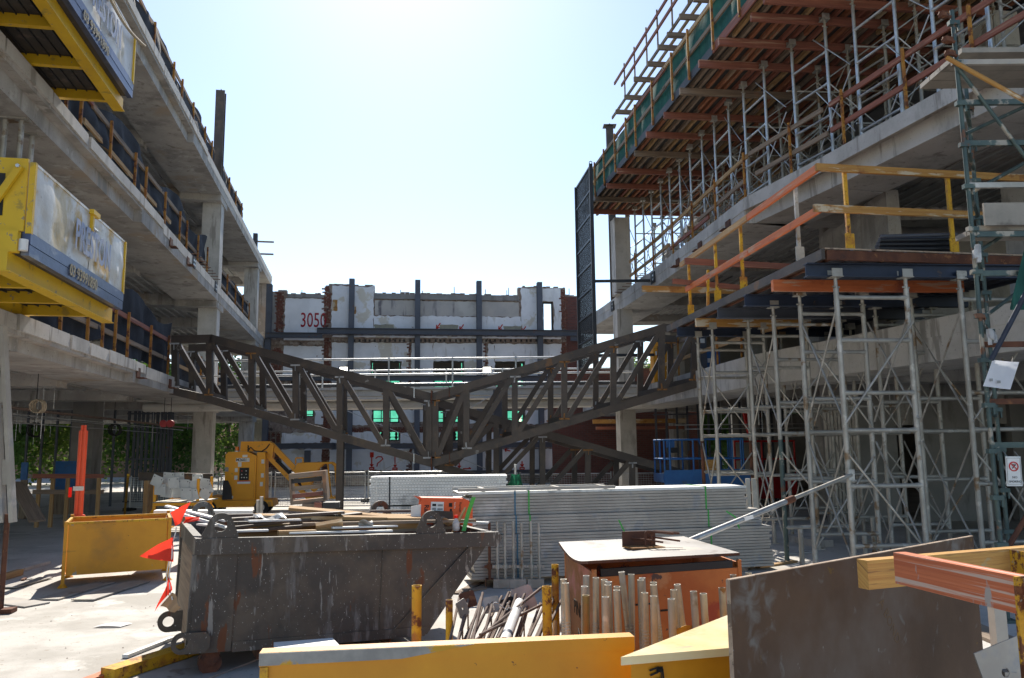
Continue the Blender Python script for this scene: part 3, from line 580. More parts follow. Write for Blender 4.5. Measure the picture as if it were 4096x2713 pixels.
# green scaffold netting hung behind the openings
NET = thing('scaffold_net', 'bright green scaffold netting hung behind the facade windows', 'net', fp(0, 0, -1.6))
for s0, s1 in ((-9.2, -2.5), (-2.4, 3.6), (3.7, 6.6)):
    MB().grid(lambda a, b_, s0=s0, s1=s1: fp(s0 + (s1 - s0) * a, .3 + 6.3 * b_, -1.6 + .06 * math.sin(a * 40 + b_ * 3)), 60, 8).build('net_sheet', 'green_net', NET)
for k in range(8):
    s = -9.0 + k * 2.2; tb('standard', 'dark_metal', NET, fp(s, 0, -1.35), fp(s, 6.6, -1.35), .03)
for z in (1.4, 2.7, 3.9, 5.2): tb('ledger', 'dark_metal', NET, fp(-9.2, z, -1.35), fp(6.6, z, -1.35), .03); 
for z in (2.95, 5.35): mb_ = MB(); fbox(mb_, -9.2, 6.6, z, z + .05, -1.3, -.7); mb_.build('boards', 'timber_grey', NET)
# retention steelwork
RF = thing('retention_frame', 'grey steel columns and beams bracing the old plaster facade', 'steel frame', fp(0, 0, .5))
for x0, x1, yt, yb in ((668, 694, 104, 1450), (1117, 1142, 112, 1450), (1533, 1560, 119, 1450), (1945, 1972, 127, 1450), (84, 128, 140, 1450)):
    s0, s1, z0, z1 = frect((x0, yt, x1, yb)); sm_ = (s0 + s1) / 2 
    if x0 == 84: sm_ += .1
    MB().ibeam(fp(sm_, 0, .32), fp(sm_, fz((x0 + x1) / 2, yt)[1], .32), .27, .27, .03, FN).build('column', 'steel_frame_grey', RF)
for x0, x1, y0, y1 in ((460, 2195, 446, 484), (118, 498, 472, 502), (2150, 2240, 488, 525), (110, 2240, 760, 785), (95, 585, 1206, 1242), (560, 2120, 1204, 1238), (100, 2200, 1392, 1430)):
    s0, s1, z0, z1 = frect((x0, y0, x1, y1)); zc = (z0 + z1) / 2
    MB().ibeam(fp(s0, zc, .60), fp(s1, zc, .60), .26, max(.26, z1 - z0), .025).build('beam', 'steel_frame_grey', RF)
s0, s1, z0, z1 = frect((380, 1255, 405, 1392)); bm('short_post', 'steel_frame_grey', RF, fp((s0 + s1) / 2, 0, .3), fp((s0 + s1) / 2, z1, .3), .25, .25)
GR = thing('iron_grille', 'small rusted iron grille beside the grey corner column of the facade', 'grille', fp(*fz(155, 1165), .2))
a0 = frect((108, 1128, 210, 1208))
for k in range(4): s = a0[0] + (a0[1] - a0[0]) * k / 3; bm('bar', 'timber_grey', GR, fp(s, a0[2], .14), fp(s, a0[3], .14), .05, .03)
for z in (a0[2], a0[3]): bm('rail', 'timber_grey', GR, fp(a0[0], z, .14), fp(a0[1], z, .14), .03, .06)
for k in range(3):
    s = a0[0] + (a0[1] - a0[0]) * (k + .5) / 3; w = (a0[1] - a0[0]) / 6
    bm('bar', 'timber_grey', GR, fp(s - w, a0[3] - .15, .14), fp(s, a0[3], .14), .03, .03); bm('bar', 'timber_grey', GR, fp(s - w, a0[2] + .15, .14), fp(s, a0[2], .14), .03, .03)

# ------------------------------------------------------------------ white bridge behind the trusses
BY = 24.5
bl = PY(560, 1560, BY).x; br = PY(2570, 1560, BY).x
BR = thing('footbridge', 'cream footbridge with galvanised railings between the two concrete buildings', 'bridge', ((bl + br) / 2, BY, 3.05))
def brow(y): return PY(1500, y, BY).z
zt, zm, zl = brow(1553), brow(1601), brow(1637)
bx('parapet_beam', 'white_painted_steel', BR, ((bl + br) / 2, BY, (zt + zm) / 2 + .06), (br - bl, .18, zt - zm - .12)); bx('top_flange', 'white_painted_steel', BR, ((bl + br) / 2, BY - .04, zt - .03), (br - bl, .34, .07)); bx('lower_flange', 'white_painted_steel', BR, ((bl + br) / 2, BY - .03, zm + .05), (br - bl, .32, .06))
tb('lower_tube', 'white_painted_steel', BR, (bl, BY + .35, (zm + zl) / 2), (br, BY + .35, (zm + zl) / 2), (zm - zl) / 2, 16)
bx('deck', 'concrete_pale', BR, ((bl + br) / 2, BY + 1.95, zt - .15), (br - bl, 3.6, .16)); bx('rear_beam', 'white_painted_steel', BR, ((bl + br) / 2, BY + 3.8, (zt + zm) / 2), (br - bl, .2, zt - zm))
bx('deck_edge_rail', 'dark_metal', BR, ((bl + br) / 2, BY + .55, zt + .12), (br - bl, .06, .09))
hz = [brow(1437), brow(1499), brow(1541)]
for z in hz[:2]: tb('handrail', 'galv', BR, (bl, BY, z), (br, BY, z), .032, 10)
for k, x in enumerate((660, 1020, 1290, 1555, 1810, 2064, 2312)): px = PY(x, 1500, BY).x; tb('stanchion', 'galv', BR, (px, BY, zt - .02), (px, BY, hz[0] + .04), .028, 10)
for z in (hz[0], hz[1], zt + .35): tb('handrail', 'galv', BR, (bl - .2, BY + 3.75, z), (br + .2, BY + 3.75, z), .032, 10)
for x in (1200, 1500, 1785, 2010, 2250): px = PY(x, 1500, BY + 3.75).x; tb('stanchion', 'galv', BR, (px, BY + 3.75, zt - .05), (px, BY + 3.75, hz[0] + .04), .028, 10)
for i, x in enumerate((1374, 1948)):
    p = PY(x, 1482, BY + .15); t = thing('floodlight', 'lit floodlight on the bridge railing, the one nearer the brown-column building' if i == 0 else 'lit floodlight on the bridge railing above the truss joint', 'light', (p.x, p.y, p.z - .12))
    bx('housing', 'dark_metal', t, (p.x, p.y + .06, p.z), (.30, .10, .26)); bx('lens', 'lamp_glow', t, (p.x, p.y + .004, p.z), (.24, .012, .20)); tb('clamp', 'dark_metal', t, (p.x, p.y - .02, p.z - .13), (p.x, p.y - .02, p.z - .26), .02)
# bridge support posts
for i, (x, yt, Y, w, mt_, lab) in enumerate(((1363, 1760, 20.25, .17, 'mill_steel', 'brown steel post standing under the sloping truss'), (1990, 1560, 23.6, .26, 'steel_frame_grey', 'blue-grey steel column carrying the footbridge'))):
    p = PY(x, yt, Y); t = thing('steel_post', lab, 'column', (p.x, Y, 0)); MB().ibeam((p.x, Y, 0.02), (p.x, Y, p.z), w, w, .02, (0, 1, 0)).build('shaft', mt_, t); bx('base_plate', mt_, t, (p.x, Y, .012), (w * 1.7, w * 1.7, .024))
    if i: MB().prism([(p.x - .14, Y, p.z - .9), (p.x - .14, Y, p.z - .45), (p.x - .6, Y, p.z - .62)], (0, .02, 0)).build('bracket', mt_, t)
for i, (a, b_) in enumerate((((1380, 1640), (2000, 1900)), ((2000, 1560), (1790, 1690)), ((1490, 1905), (1620, 1835)), ((1780, 1870), (1900, 1905)))):
    o = MB().tube(PY(*a, 23.9), PY(*b_, 23.9), .012, n=6).build('bracing_rod', 'galv', loc=PY(*a, 23.9)); tag(o, ['long thin bracing rod slanting down behind the truss joint', 'thin bracing rod rising to the blue-grey bridge column', 'thin bracing rod leaning up from the mesh fence', 'short thin rod below the truss joint'][i], 'rod')

# ------------------------------------------------------------------ stair trusses
REAR = Vector((-.27, 1.75, 0))
def line_y(pts, x):
    for (x0, y0), (x1, y1) in zip(pts, pts[1:]):
        if x0 <= x <= x1: return y0 + (y1 - y0) * (x - x0) / (x1 - x0)
    return pts[0][1] if x < pts[0][0] else pts[-1][1]
def truss(label, top, bot, posts, Y, rising, welds, shift=REAR, ext_r=None):
    base = PY(posts[0], line_y(bot, posts[0]), Y); t = thing('steel_truss', label, 'truss', base)
    up = Vector((0, 1, 0))
    for pl, sh in enumerate((Vector((0, 0, 0)), shift)):
        tp = [PY(x, y, Y) + sh for x, y in top]; bp = [PY(x, y, Y) + sh for x, y in bot]
        for a, b_ in zip(tp, tp[1:]): bm('top_chord', 'mill_steel', t, a, b_, .15, .20, (0, 0, 1), .03)
        for a, b_ in zip(bp, bp[1:]): bm('bottom_chord', 'mill_steel', t, a, b_, .15, .20, (0, 0, 1), .03)
        T_ = [PY(x, line_y(top, x), Y) + sh for x in posts]; B_ = [PY(x, line_y(bot, x), Y) + sh for x in posts]
        for i, (a, b_) in enumerate(zip(T_, B_)):
            bm('post', 'mill_steel', t, b_ + Vector((0, 0, .08)), a - Vector((0, 0, .08)), .155, .13, up)
            for q, (c, sg) in enumerate(((a, -1), (b_, 1))):
                if (i + q + pl) % 2 == 0 or i % 3 == 0:
                    mt_ = welds[(i + q) % len(welds)]; m = MB(); o_ = Vector((0, -.078, 0)); jx = lambda: random.uniform(-.02, .02)
                    m.beam(c + o_ + Vector((-.13 + jx(), 0, sg * .115)), c + o_ + Vector((.13 + jx(), 0, sg * .115)), .010, .04); m.beam(c + o_ + Vector((jx(), 0, sg * .10)), c + o_ + Vector((jx(), 0, sg * (.26 + jx()))), .010, .035)
                    tag(m.build('weld', mt_, t), kind=None)
        pr = list(zip(T_, B_))
        for (ta, ba), (tb_, bb) in zip(pr, pr[1:]):
            a, b_ = (ba, tb_) if rising else (ta, bb); d = (b_ - a).normalized(); bm('diagonal', 'mill_steel', t, a + d * .16, b_ - d * .16, .13, .125, up)
    for x in posts: 
        b_ = PY(x, line_y(bot, x), Y); bm('cross_member', 'mill_steel', t, b_ + Vector((0, .08, .10)), b_ + shift + Vector((0, -.08, .10)), .12, .16)
    return t
GW, RW = 'weld_grey', 'weld_rust'
TA = truss('dark steel truss sloping down from the brown-column building to the bolted joint', [(694, 1359), (848, 1355), (1728, 1590)], [(690, 1564), (839, 1598), (1728, 1853)], [701, 839, 1008, 1184, 1360, 1545, 1716], 20.2, False, [GW, GW, RW])
TB = truss('dark steel truss rising from the bolted joint to the propped landing', [(1728, 1590), (2654, 1312), (2800, 1322)], [(1728, 1853), (2796, 1532)], [1742, 1866, 2059, 2257, 2453, 2646, 2776], 20.2, True, [RW, RW, GW])
TC = truss('dark steel truss running down behind the bolted joint towards the blue lift', [(1760, 1614), (2720, 1890)], [(1760, 1866), (2560, 2098)], [1800, 1985, 2170, 2351, 2529], 22.0, True, [GW, RW], Vector((-.25, 1.5, 0)))
pj = PY(1728, 1590, 20.2); pk = PY(1728, 1853, 20.2)
for p in (pj, pk):
    bx('splice_plate', 'rust_steel', TB, p + Vector((0, -.02, 0)), (.025, .30, .34))
    for sx in (-1, 1): bx('end_plate', 'galv' if sx < 0 else 'rust_steel', TB if sx > 0 else TA, p + Vector((sx * .45, 0, (-.12 if p is pj else -.12) * -1 if sx < 0 else .13)), (.02, .2, .26))
bm('middle_post', 'rust_steel', TB, pk + Vector((.0, .02, .1)), pj + Vector((.0, .02, -.1)), .17, .10, (0, 1, 0))
# ------------------------------------------------------------------ right concrete frame
ED = [(3.0, 33.6), (3.55, 30.0), (4.33, 24.0), (5.10, 16.6), (5.85, 14.2), (6.67, 11.05), (7.75, 7.2)]
def ex(Y):
    for (x0, y0), (x1, y1) in zip(ED, ED[1:]):
        if y1 <= Y <= y0: return x0 + (x1 - x0) * (y0 - Y) / (y0 - y1)
    return ED[0][0] if Y > ED[0][1] else ED[-1][0]
RB = thing('concrete_building', 'concrete frame with timber formwork deck, shoring frames and an angled slab edge', 'building', (6, 20, 0))
RT = [3.75, 7.2]; RS = [3.10, 6.65]
for lv in range(2):
    T, S = RT[lv], RS[lv]
    pl = [Vector((x, y, T - .2)) for x, y in ED] + [Vector((18, 7.2, T - .2)), Vector((18, 33.6, T - .2))]
    MB().prism(pl, (0, 0, .2)).build('floor_slab', 'concrete', RB)
    for (x0, y0), (x1, y1) in zip(ED, ED[1:]):
        near = y1 < 14.5 and lv == 1; rec = .22 if near else 0.0
        d = Vector((x1 - x0, y1 - y0, 0)).normalized(); n = Vector((-d.y, d.x, 0))
        if n.x < 0: n = -n
        a = Vector((x0, y0, S)) - d * -.004 + n * rec; b_ = Vector((x1, y1, S)) - d * .004 + n * rec
        MB().prism([a, b_, b_ + n * (1.4 - rec), a + n * (1.4 - rec)], (0, 0, T - .202 - S)).build('edge_beam', 'concrete_pale', RB)
        MB().prism([a - n * (rec + .012) + Vector((0, 0, T - S - .27)), b_ - n * (rec + .012) + Vector((0, 0, T - S - .27)), b_ - n * (rec + .001) + Vector((0, 0, T - S - .27)), a - n * (rec + .001) + Vector((0, 0, T - S - .27))], (0, 0, .275)).build('face_band', 'concrete_pale', RB)
    for y in (31, 27.4, 22, 17, 12, 8.5): bx('cross_beam', 'concrete', RB, ((ex(y) + 1.42 + 18) / 2 + .05, y, (S + .06 + T - .204) / 2), (18 - ex(y) - 1.6, .6, T - .204 - S - .06), 0)
    rib = MB()
    for k in range(38):
        x = 6.0 + k * .3
        rib.box((x, 20.2, T - .222), (.045, 26, .036), 7)
    tag(rib.build('ribbed_soffit', 'deck_soffit', RB), kind='stuff')
def rcol(x, y, z0, z1, w=.56, d=.6, m_='concrete_pale'): return bx('column', m_, RB, (x, y, (z0 + z1) / 2), (w, d, z1 - z0), 7)
for z0, z1 in ((0, RS[0] + .002), (RT[0], RS[1] + .002), (RT[1], 10.0)): rcol(3.92 + .05, 27.7, z0, z1)
for x, y in ((8.6, 27.4), (8.8, 22), (6.6, 31.6), (12, 27.4), (13, 17)):
    for z0, z1 in ((0, RS[0] + .08), (RT[0], RS[1] + .08), (RT[1], 10.0)): rcol(x, y, z0, z1, m_='concrete')
rcol(9.3, 13.5, RT[0], RS[1] + .08, .5, .9); rcol(9.6, 14.6, RT[1], 10.2, .6, .6)
# core walls behind the shoring
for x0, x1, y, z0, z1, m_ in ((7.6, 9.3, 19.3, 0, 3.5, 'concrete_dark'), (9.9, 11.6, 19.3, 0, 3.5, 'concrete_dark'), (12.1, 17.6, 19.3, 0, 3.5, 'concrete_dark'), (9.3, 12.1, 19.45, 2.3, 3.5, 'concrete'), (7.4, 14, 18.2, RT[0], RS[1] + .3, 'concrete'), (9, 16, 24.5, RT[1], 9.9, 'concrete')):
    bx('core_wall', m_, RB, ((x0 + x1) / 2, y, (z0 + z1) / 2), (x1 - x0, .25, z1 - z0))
for z0, z1 in ((0, 3.5), (RT[0], 7.0), (RT[1], 10)): bx('side_wall', 'concrete_dark', RB, (17.7, 20, (z0 + z1) / 2), (.3, 27, z1 - z0))  # side walls added as back fill to block light on each floor
bx('rear_fill_wall', 'concrete_dark', RB, (11.6, 33.2, 5.2), (11.4, .25, 2.9)); bx('rear_fill_wall', 'concrete_dark', RB, (13.4, 33.2, 1.55), (8.4, .25, 3.1)); bx('return_wall', 'concrete', RB, (7.5, 16.6, 5.3), (.25, 3.4, 3.0)); bx('brick_flank', 'brick_wall', RB, (4.9, 34.4, 2.6), (6.4, .3, 5.2)); bx('timber_bearer', 'timber_amber', RB, PY(2560, 1685, 30), (3.6, .12, .16)); bx('timber_bearer', 'timber_red', RB, PY(2560, 1712, 30.5), (3.4, .12, .12))  # rear walls added, dark, to shut out bright sky behind the interior
for u, Y in ((0, 19.4), (1, 17.5), (2, 21.2)):
    x = ex(Y) - .013; m = MB(); m.box((x - .09, Y, 6.75), (.17, .28, .02), 6); m.box((x - .01, Y, 6.86), (.02, .28, .22), 6); m.build('angle_bracket', 'rust_steel', RB)
for Y in (23.6, 28.5):
    pl = MB().box((ex(Y) - .03, Y, 6.95), (.03, .40, .34), 7).build('anchor_plate', 'black', RB)
    for i in (0, 1):
        for j in (0, 1): MB().box((ex(Y) - .05, Y - .08 + i * .17, 6.88 + j * .13), (.006, .09, .05), 7).build('slot', 'galv', pl)
for k in range(8): Y = 24.3 + .5 * k; tb('starter_bar', 'rust_steel', RB, (ex(Y) + .1, Y, 7.22), (ex(Y) - .25, Y, 7.24), .012, 6)
for k in range(16): x = random.uniform(5.2, 9); Y = random.uniform(17, 26); tb('hanger_rod', 'galv', RB, (x, Y, RT[0] - .2), (x, Y, random.uniform(2.1, 2.7)), .008, 5)
for z, Y in ((2.3, 22.0), (2.45, 23.4)): tb('conduit', 'galv', RB, (4.8, Y, z), (9, Y, z), .014, 6)
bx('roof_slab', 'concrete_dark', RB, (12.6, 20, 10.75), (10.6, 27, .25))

# right-hand roof steel column with cap plate
c = PY(2441, 620, 29.5); t = thing('steel_column', 'dark steel column with a wide cap plate behind the green-wrapped formwork', 'column', (c.x, c.y, 7.2))
MB().ibeam((c.x, c.y, 7.2), (c.x, c.y, 14.3), .26, .26, .03, (0, 1, 0)).build('shaft', 'mill_steel', t); bx('cap_plate', 'mill_steel', t, (c.x, c.y, 14.32), (.5, .4, .03)); MB().ring((c.x, c.y, 14.38), (1, .2, 0), .035, .06, .02, 12).build('lifting_eye', 'mill_steel', t)

# tall black mesh screen
pa = Vector((PY(2362, 640, 24.0).x, 24.0, 0)); pb = Vector((PY(2303, 711, 26.3).x, 26.3, 0)); zb0, zt0 = 4.4, 10.75
MSC = thing('mesh_screen', 'tall black mesh screen standing beside the angled-edge concrete building', 'screen', (pa.x, pa.y, zb0))
for p in (pa, pb): bm('upright', 'dark_metal', MSC, p + Vector((0, 0, zb0)), p + Vector((0, 0, zt0)), .11, .11, (0, 1, 0))
for k in range(9): z = zb0 + .05 + (zt0 - zb0 - .1) * k / 8; bm('rail', 'dark_metal', MSC, pa + Vector((0, 0, z)), pb + Vector((0, 0, z)), .06, .06)
m = MB(); dd = pb - pa
for k in range(44): q = pa + dd * (k + .5) / 44; m.beam(q + Vector((0, 0, zb0 + .05)), q + Vector((0, 0, zt0 - .05)), .008, .03, (0, 1, 0))
for k in range(105): z = zb0 + (zt0 - zb0) * (k + .5) / 105; m.beam(pa + Vector((0, 0, z)), pb + Vector((0, 0, z)), .008, .026)
tag(m.build('mesh_infill', 'black', MSC), kind='stuff'); MB().ring(pa + Vector((0, 0, zt0 + .05)), (0, 1, 0), .035, .055, .02, 12).build('lifting_eye', 'dark_metal', MSC)
bx('wall_tie', 'dark_metal', MSC, ((pa.x + ex(24)) / 2, 24.0, 6.95), (ex(24) - pa.x, .08, .08)); bx('wall_tie', 'dark_metal', MSC, ((pa.x + ex(24)) / 2, 24.0, 7.02 - 3.0 + .6), (ex(24) - pa.x + .1, .08, .08))

# ------------------------------------------------------------------ timber formwork deck over the second floor
DZ = 10.1
BE = [(4.86, 13.79), (4.80, 14.4), (4.41, 15.34), (4.22, 16.29), (4.09, 17.65), (3.97, 19.01), (3.73, 20.25), (3.62, 21.63), (3.31, 23.06), (3.15, 24.44), (2.92, 25.82), (2.78, 27.24)]
def dxl(Y): return 2.71 + (27.7 - Y) * (4.71 - 2.71) / (27.7 - 14.2)
FD = thing('formwork_deck', 'timber formwork deck of red and brown joists with green-wrapped edge', 'formwork', (4.5, 20, DZ))
WM = ['timber', 'timber_grey', 'timber_rust', 'timber_grey', 'timber_grey', 'timber_red', 'timber', 'timber_rust']
for i, (x, y) in enumerate(BE):
    bm('bearer', ['timber_red', 'timber_grey', 'timber_red'][i % 3] if i > 1 else 'timber_red', FD, (x - .05, y, DZ + .08), (x + 4.6, y + .55, DZ + .08), .08, .16)
rnd = random.Random(5)
for k in range(24):
    off = .12 + k * .215 + rnd.uniform(-.03, .03); Y = 10.5
    while Y < 27.5:
        ln = rnd.choice((3.6, 4.2, 4.8)); y1 = min(Y + ln, 27.9 + rnd.uniform(-.2, .2))
        bm('joist', rnd.choice(WM), FD, (dxl(Y) + off, Y, DZ + .215), (dxl(y1) + off, y1, DZ + .215), .07, .095); Y += ln - rnd.choice((.0, .4)) - .02 if False else ln + .02
for k in range(8):
    y0 = 10.4 + k * 2.2; pts = [(dxl(y0), y0, DZ + .264), (dxl(y0 + 2.19), y0 + 2.19, DZ + .264), (dxl(y0 + 2.19) + 5.4, y0 + 2.19 + .3, DZ + .264), (dxl(y0) + 5.4, y0 + .3, DZ + .264)]
    MB().prism(pts, (0, 0, .02)).build('ply_sheet', 'black_ply', FD)
for a, b_ in ((10.5, 16.0), (16.02, 21.0), (21.02, 27.9)):
    bm('edge_board', 'black_ply' if a > 16 else 'timber_red', FD, (dxl(a) - .02, a, DZ + .27), (dxl(b_) - .02, b_, DZ + .27), .03, .20)
for Y in (11.6, 12.9, 14.6, 15.9, 17.3, 18.4, 19.9, 21.4, 22.3, 23.5, 24.8, 26.0, 27.3): bm('guard_post', 'post_rust', FD, (dxl(Y) - .06, Y, DZ + .2), (dxl(Y) - .06, Y, DZ + 1.45), .05, .05)
for z, mt_ in ((1.35, 'timber_red'), (.85, 'timber_grey')):
    for a, b_ in ((10.5, 14.9), (14.7, 19.2), (19.0, 23.6), (23.4, 27.8)): bm('guard_rail', rnd.choice((mt_, 'timber_grey', 'timber')), FD, (dxl(a) + .0, a, DZ + z), (dxl(b_) + .0, b_, DZ + z + rnd.uniform(-.05, .05)), .045, .095)
MB().grid(lambda a, b_: Vector((dxl(10.5 + 17.2 * a) + .07 + .02 * math.sin(a * 90) + .02 * math.sin(a * 37 + b_ * 5), 10.5 + 17.2 * a, DZ + .3 + (1.12 + .05 * math.sin(a * 23)) * b_)), 110, 6).build('green_screen', 'green_cloth', FD)
# stair-side upper deck further back
UD = thing('formwork_deck', 'topmost formwork of projecting timber bearers above the green-wrapped deck', 'formwork', (6, 22, 13.4))
UB = [(3.70, 26.06), (3.84, 24.9), (3.96, 23.6), (4.22, 22.6), (4.36, 21.6), (4.49, 20.9), (4.64, 19.95), (4.83, 19.1), (4.95, 18.0), (5.1, 16.8)]
for i, (x, y) in enumerate(UB): bm('bearer', 'timber_grey', UD, (x, y, 13.4), (x + 4.2, y + .5, 13.4), .08, .15)
def uxl(Y): return 3.70 + .45 + (26.06 - Y) * .155
for k in range(12):
    o_ = .25 + k * .32; bm('joist', rnd.choice(WM), UD, (uxl(26.4) + o_, 26.4, 13.525), (uxl(15.5) + o_, 15.5, 13.525), .07, .095)
MB().prism([(uxl(26.4) + .2, 26.4, 13.575), (uxl(15.5) + .2, 15.5, 13.575), (uxl(15.5) + 4.2, 15.5, 13.575), (uxl(26.4) + 4.2, 26.4, 13.575)], (0, 0, .02)).build('ply_sheet', 'black_ply', UD)
for o_, z, a, b_ in ((-.42, 14.5, 26.2, 19.5), (-.42, 14.05, 25.4, 16.5), (-.30, 13.58, 27.0, 16.5), (-.42, 14.55, 20.5, 16), (.0, 13.62, 26.6, 17)): bm('guard_rail', rnd.choice(('timber_red', 'timber', 'timber_grey')), UD, (uxl(a) + o_, a, z), (uxl(b_) + o_, b_, z), .045, .10)
for Y in (25.2, 24.1, 22.9, 21.9, 20.7, 19.5, 18.3): bm('guard_post', 'timber_grey', UD, (uxl(Y) - .37, Y, 13.48), (uxl(Y) - .37, Y, 14.75), .045, .045)
for i, (x, y) in enumerate(UB[::1]): tb('prop', 'prop_steel', UD, (x + .75, y + .09, DZ + .29), (x + .75, y + .09, 13.32), .032)

# ------------------------------------------------------------------ shoring frames under the timber deck
def hframe(label, group, a, b_, z0, z1, rungs, r, mt_, brace=None, heads=True, parent_mat=None, low=None, braces=True):
    a = Vector((a[0], a[1], 0)); b_ = Vector((b_[0], b_[1], 0)); Z = lambda z: Vector((0, 0, z))
    t = thing('shoring_frame', label, 'shoring frame', a + Z(z0), group)
    for p in (a, b_):
        if low: tb('leg', low[0], t, p + Z(z0 + .02), p + Z(low[1]), r * 1.04, 10); tb('leg', mt_, t, p + Z(low[1]), p + Z(z1 - .16), r, 10)
        else: tb('leg', mt_, t, p + Z(z0 + .02), p + Z(z1 - .16), r, 10)
        bx('base_plate', mt_, t, p + Z(z0 + .011), (.15, .15, .018), 7)
        if heads:
            tb('screw_jack', 'prop_steel', t, p + Z(z1 - .17), p + Z(z1 - .005), r * .72, 8); m = MB().box(p + Z(z1 - .006), (.16, .16, .01), 7); 
            for s_ in (-1, 1): m.box(p + Vector((0, s_ * .076, z1 + .05)), (.15, .008, .11), 7)
            m.build('u_head', 'prop_steel', t)
            bx('collar_nut', 'prop_steel', t, p + Z(z1 - .14), (.13, .03, .02), 30)
    for z in rungs:
        if z0 + .1 < z < z1 - .1:
            m = MB().tube(a + Z(z), b_ + Z(z), r * .8, n=8); d = (b_ - a).normalized()
            m.tube(a + Z(z), a + d * .12 + Z(z), r * 1.15, r * .8, 8); m.tube(b_ + Z(z), b_ - d * .12 + Z(z), r * 1.15, r * .8, 8); m.build('rung', mt_, t)
    if brace:
        for (p, q) in brace: tb('brace', mt_, t, p, q, r * .42, 6)
    return t
rows = []
Y = 10.9; fi = 0
while Y < 28.2:
    for ro, (off, dy) in enumerate(((.40, 0), (1.75, .25), (3.1, .1))):
        y0, y1 = Y + dy, Y + dy + .98
        x0, x1 = ex(y0) + off, ex(y1) + off
        br = []
        if ro < 2:
            xa, xb = ex(y0) + (.40, 1.75, 3.1)[ro], ex(y0) + (1.75, 3.1)[ro]
            for (p0, p1) in ((7.6, 8.8), (8.8, 7.6), (8.9, 9.9)): br.append((Vector((xa, y0, p0)), Vector((xb, y0 + .12, p1))))
        hframe('galvanised shoring frame in the outer row under the timber deck' if ro == 0 else 'galvanised shoring frame in an inner row under the timber deck', ('outer', 'middle', 'middle')[ro] + ' row of shoring frames', (x0, y0), (x1, y1), RT[1], DZ - .002, [7.5, 8.15, 8.8, 9.45], .03 if ro else .032, 'galv' if ro == 0 else 'prop_steel', br)
    Y += 1.9 if Y > 14 else 1.75
# long cross braces tying the shoring rows together
for ro, off in enumerate((.40, 1.75, 3.1)):
    t = thing('brace_set', ('thin scissor braces along the outer shoring row', 'thin scissor braces along the second shoring row', 'thin scissor braces along the innermost shoring row')[ro], 'braces', (ex(20) + off, 20, RT[1]))
    Y = 11.9
    while Y < 27:
        for za, zb_ in ((7.55, 8.75), (8.75, 7.55), (8.85, 9.85), (9.85, 8.85))[:4 if ro else 3]: tb('brace', 'prop_steel' if ro else 'galv', t, (ex(Y) + off - .03, Y, za), (ex(Y + .95) + off - .03, Y + .95, zb_), .013, 6)
        for z in (7.7, 9.2): tb('tie_tube', 'prop_steel', t, (ex(Y) + off, Y, z), (ex(Y) + off + 1.3, Y + .1, z), .02, 6)
        Y += 1.85
# slab-edge guard rail on the second floor
def rguard(label, posts, rails, z, off=.12):
    t = thing('edge_guardrail', label, 'guardrail', (ex(posts[0]) + off, posts[0], z))
    for y in posts: bm('post', 'post_rust', t, (ex(y) + off, y, z), (ex(y) + off, y, z + 1.12), .045, .04)
    for (a, b_, zz, mt_) in rails:
        pts = [a] + [y for _, y in ED if min(a, b_) < y < max(a, b_)][::1 if a > b_ else -1] + [b_]
        for p, q in zip(pts, pts[1:]): bm('rail', mt_, t, (ex(p) + off + .05, p, z + zz), (ex(q) + off + .05, q, z + zz), .045, .095)
    return t
rguard('timber guardrail with red sections along the shored second floor edge', [9.6, 10.9, 12.2, 13.7, 15.2, 16.8, 18.6, 20.3, 22, 24, 26], [(14.1, 8.2, 1.0, 'timber_red'), (14.1, 8.2, .5, 'timber_red'), (16.6, 14.3, 1.0, 'timber_grey'), (16.4, 14.2, .48, 'timber_grey'), (26.8, 16.7, 1.0, 'timber'), (20, 16.9, .5, 'timber_grey'), (22.4, 19.2, .35, 'timber_red'), (26.8, 22.5, .5, 'timber')], RT[1] + .01)
PN = thing('ply_box_panel', 'orange-brown ply panel leaning among the shoring frames', 'panel', (6.2, 23.5, RT[1])); bx('sheet', 'timber_amber', PN, (6.4, 23.6, 7.9), (1.9, .02, 1.35)); bx('batten', 'timber', PN, (6.4, 23.58, 8.5), (1.9, .02, .07))

# ------------------------------------------------------------------ propped landing deck in front of the right frame
LZ = 4.5
A_ = Vector((4.23, 10.31, 0)); B_ = Vector((3.47, 17.14, 0)); C_ = Vector((8.2, 11.0, 0)); D_ = Vector((7.2, 17.6, 0))
LD = thing('landing_deck', 'propped ply landing deck on blue steel beams beside the V of the trusses', 'formwork', (5, 13, LZ))
MB().prism([A_ + Vector((0, 0, LZ - .022)), B_ + Vector((0, 0, LZ - .022)), D_ + Vector((0, 0, LZ - .022)), C_ + Vector((0, 0, LZ - .022))], (0, 0, .022)).build('ply_top', 'ply_edge', LD)
ax = (B_ - A_).normalized(); ay = (C_ - A_).normalized()
for k in range(15):
    p = A_ + ay * (.12 + k * .27) ; q = B_ + (D_ - B_).normalized() * (.12 + k * .27 * .95); bm('deck_joist', 'steel_frame_grey' if k else 'rust_steel', LD, p + Vector((0, 0, LZ - .085)), q + Vector((0, 0, LZ - .085)), .05, .12)
bm('edge_channel', 'rust_steel', LD, A_ + ay * .02 + ax * .02 + Vector((0, 0, LZ - .10)), C_ + Vector((0, 0, LZ - .10)), .05, .13)
bm('edge_channel', 'mill_steel', LD, A_ + Vector((-.03, 0, LZ - .09)), B_ + Vector((-.03, 0, LZ - .09)), .05, .14)
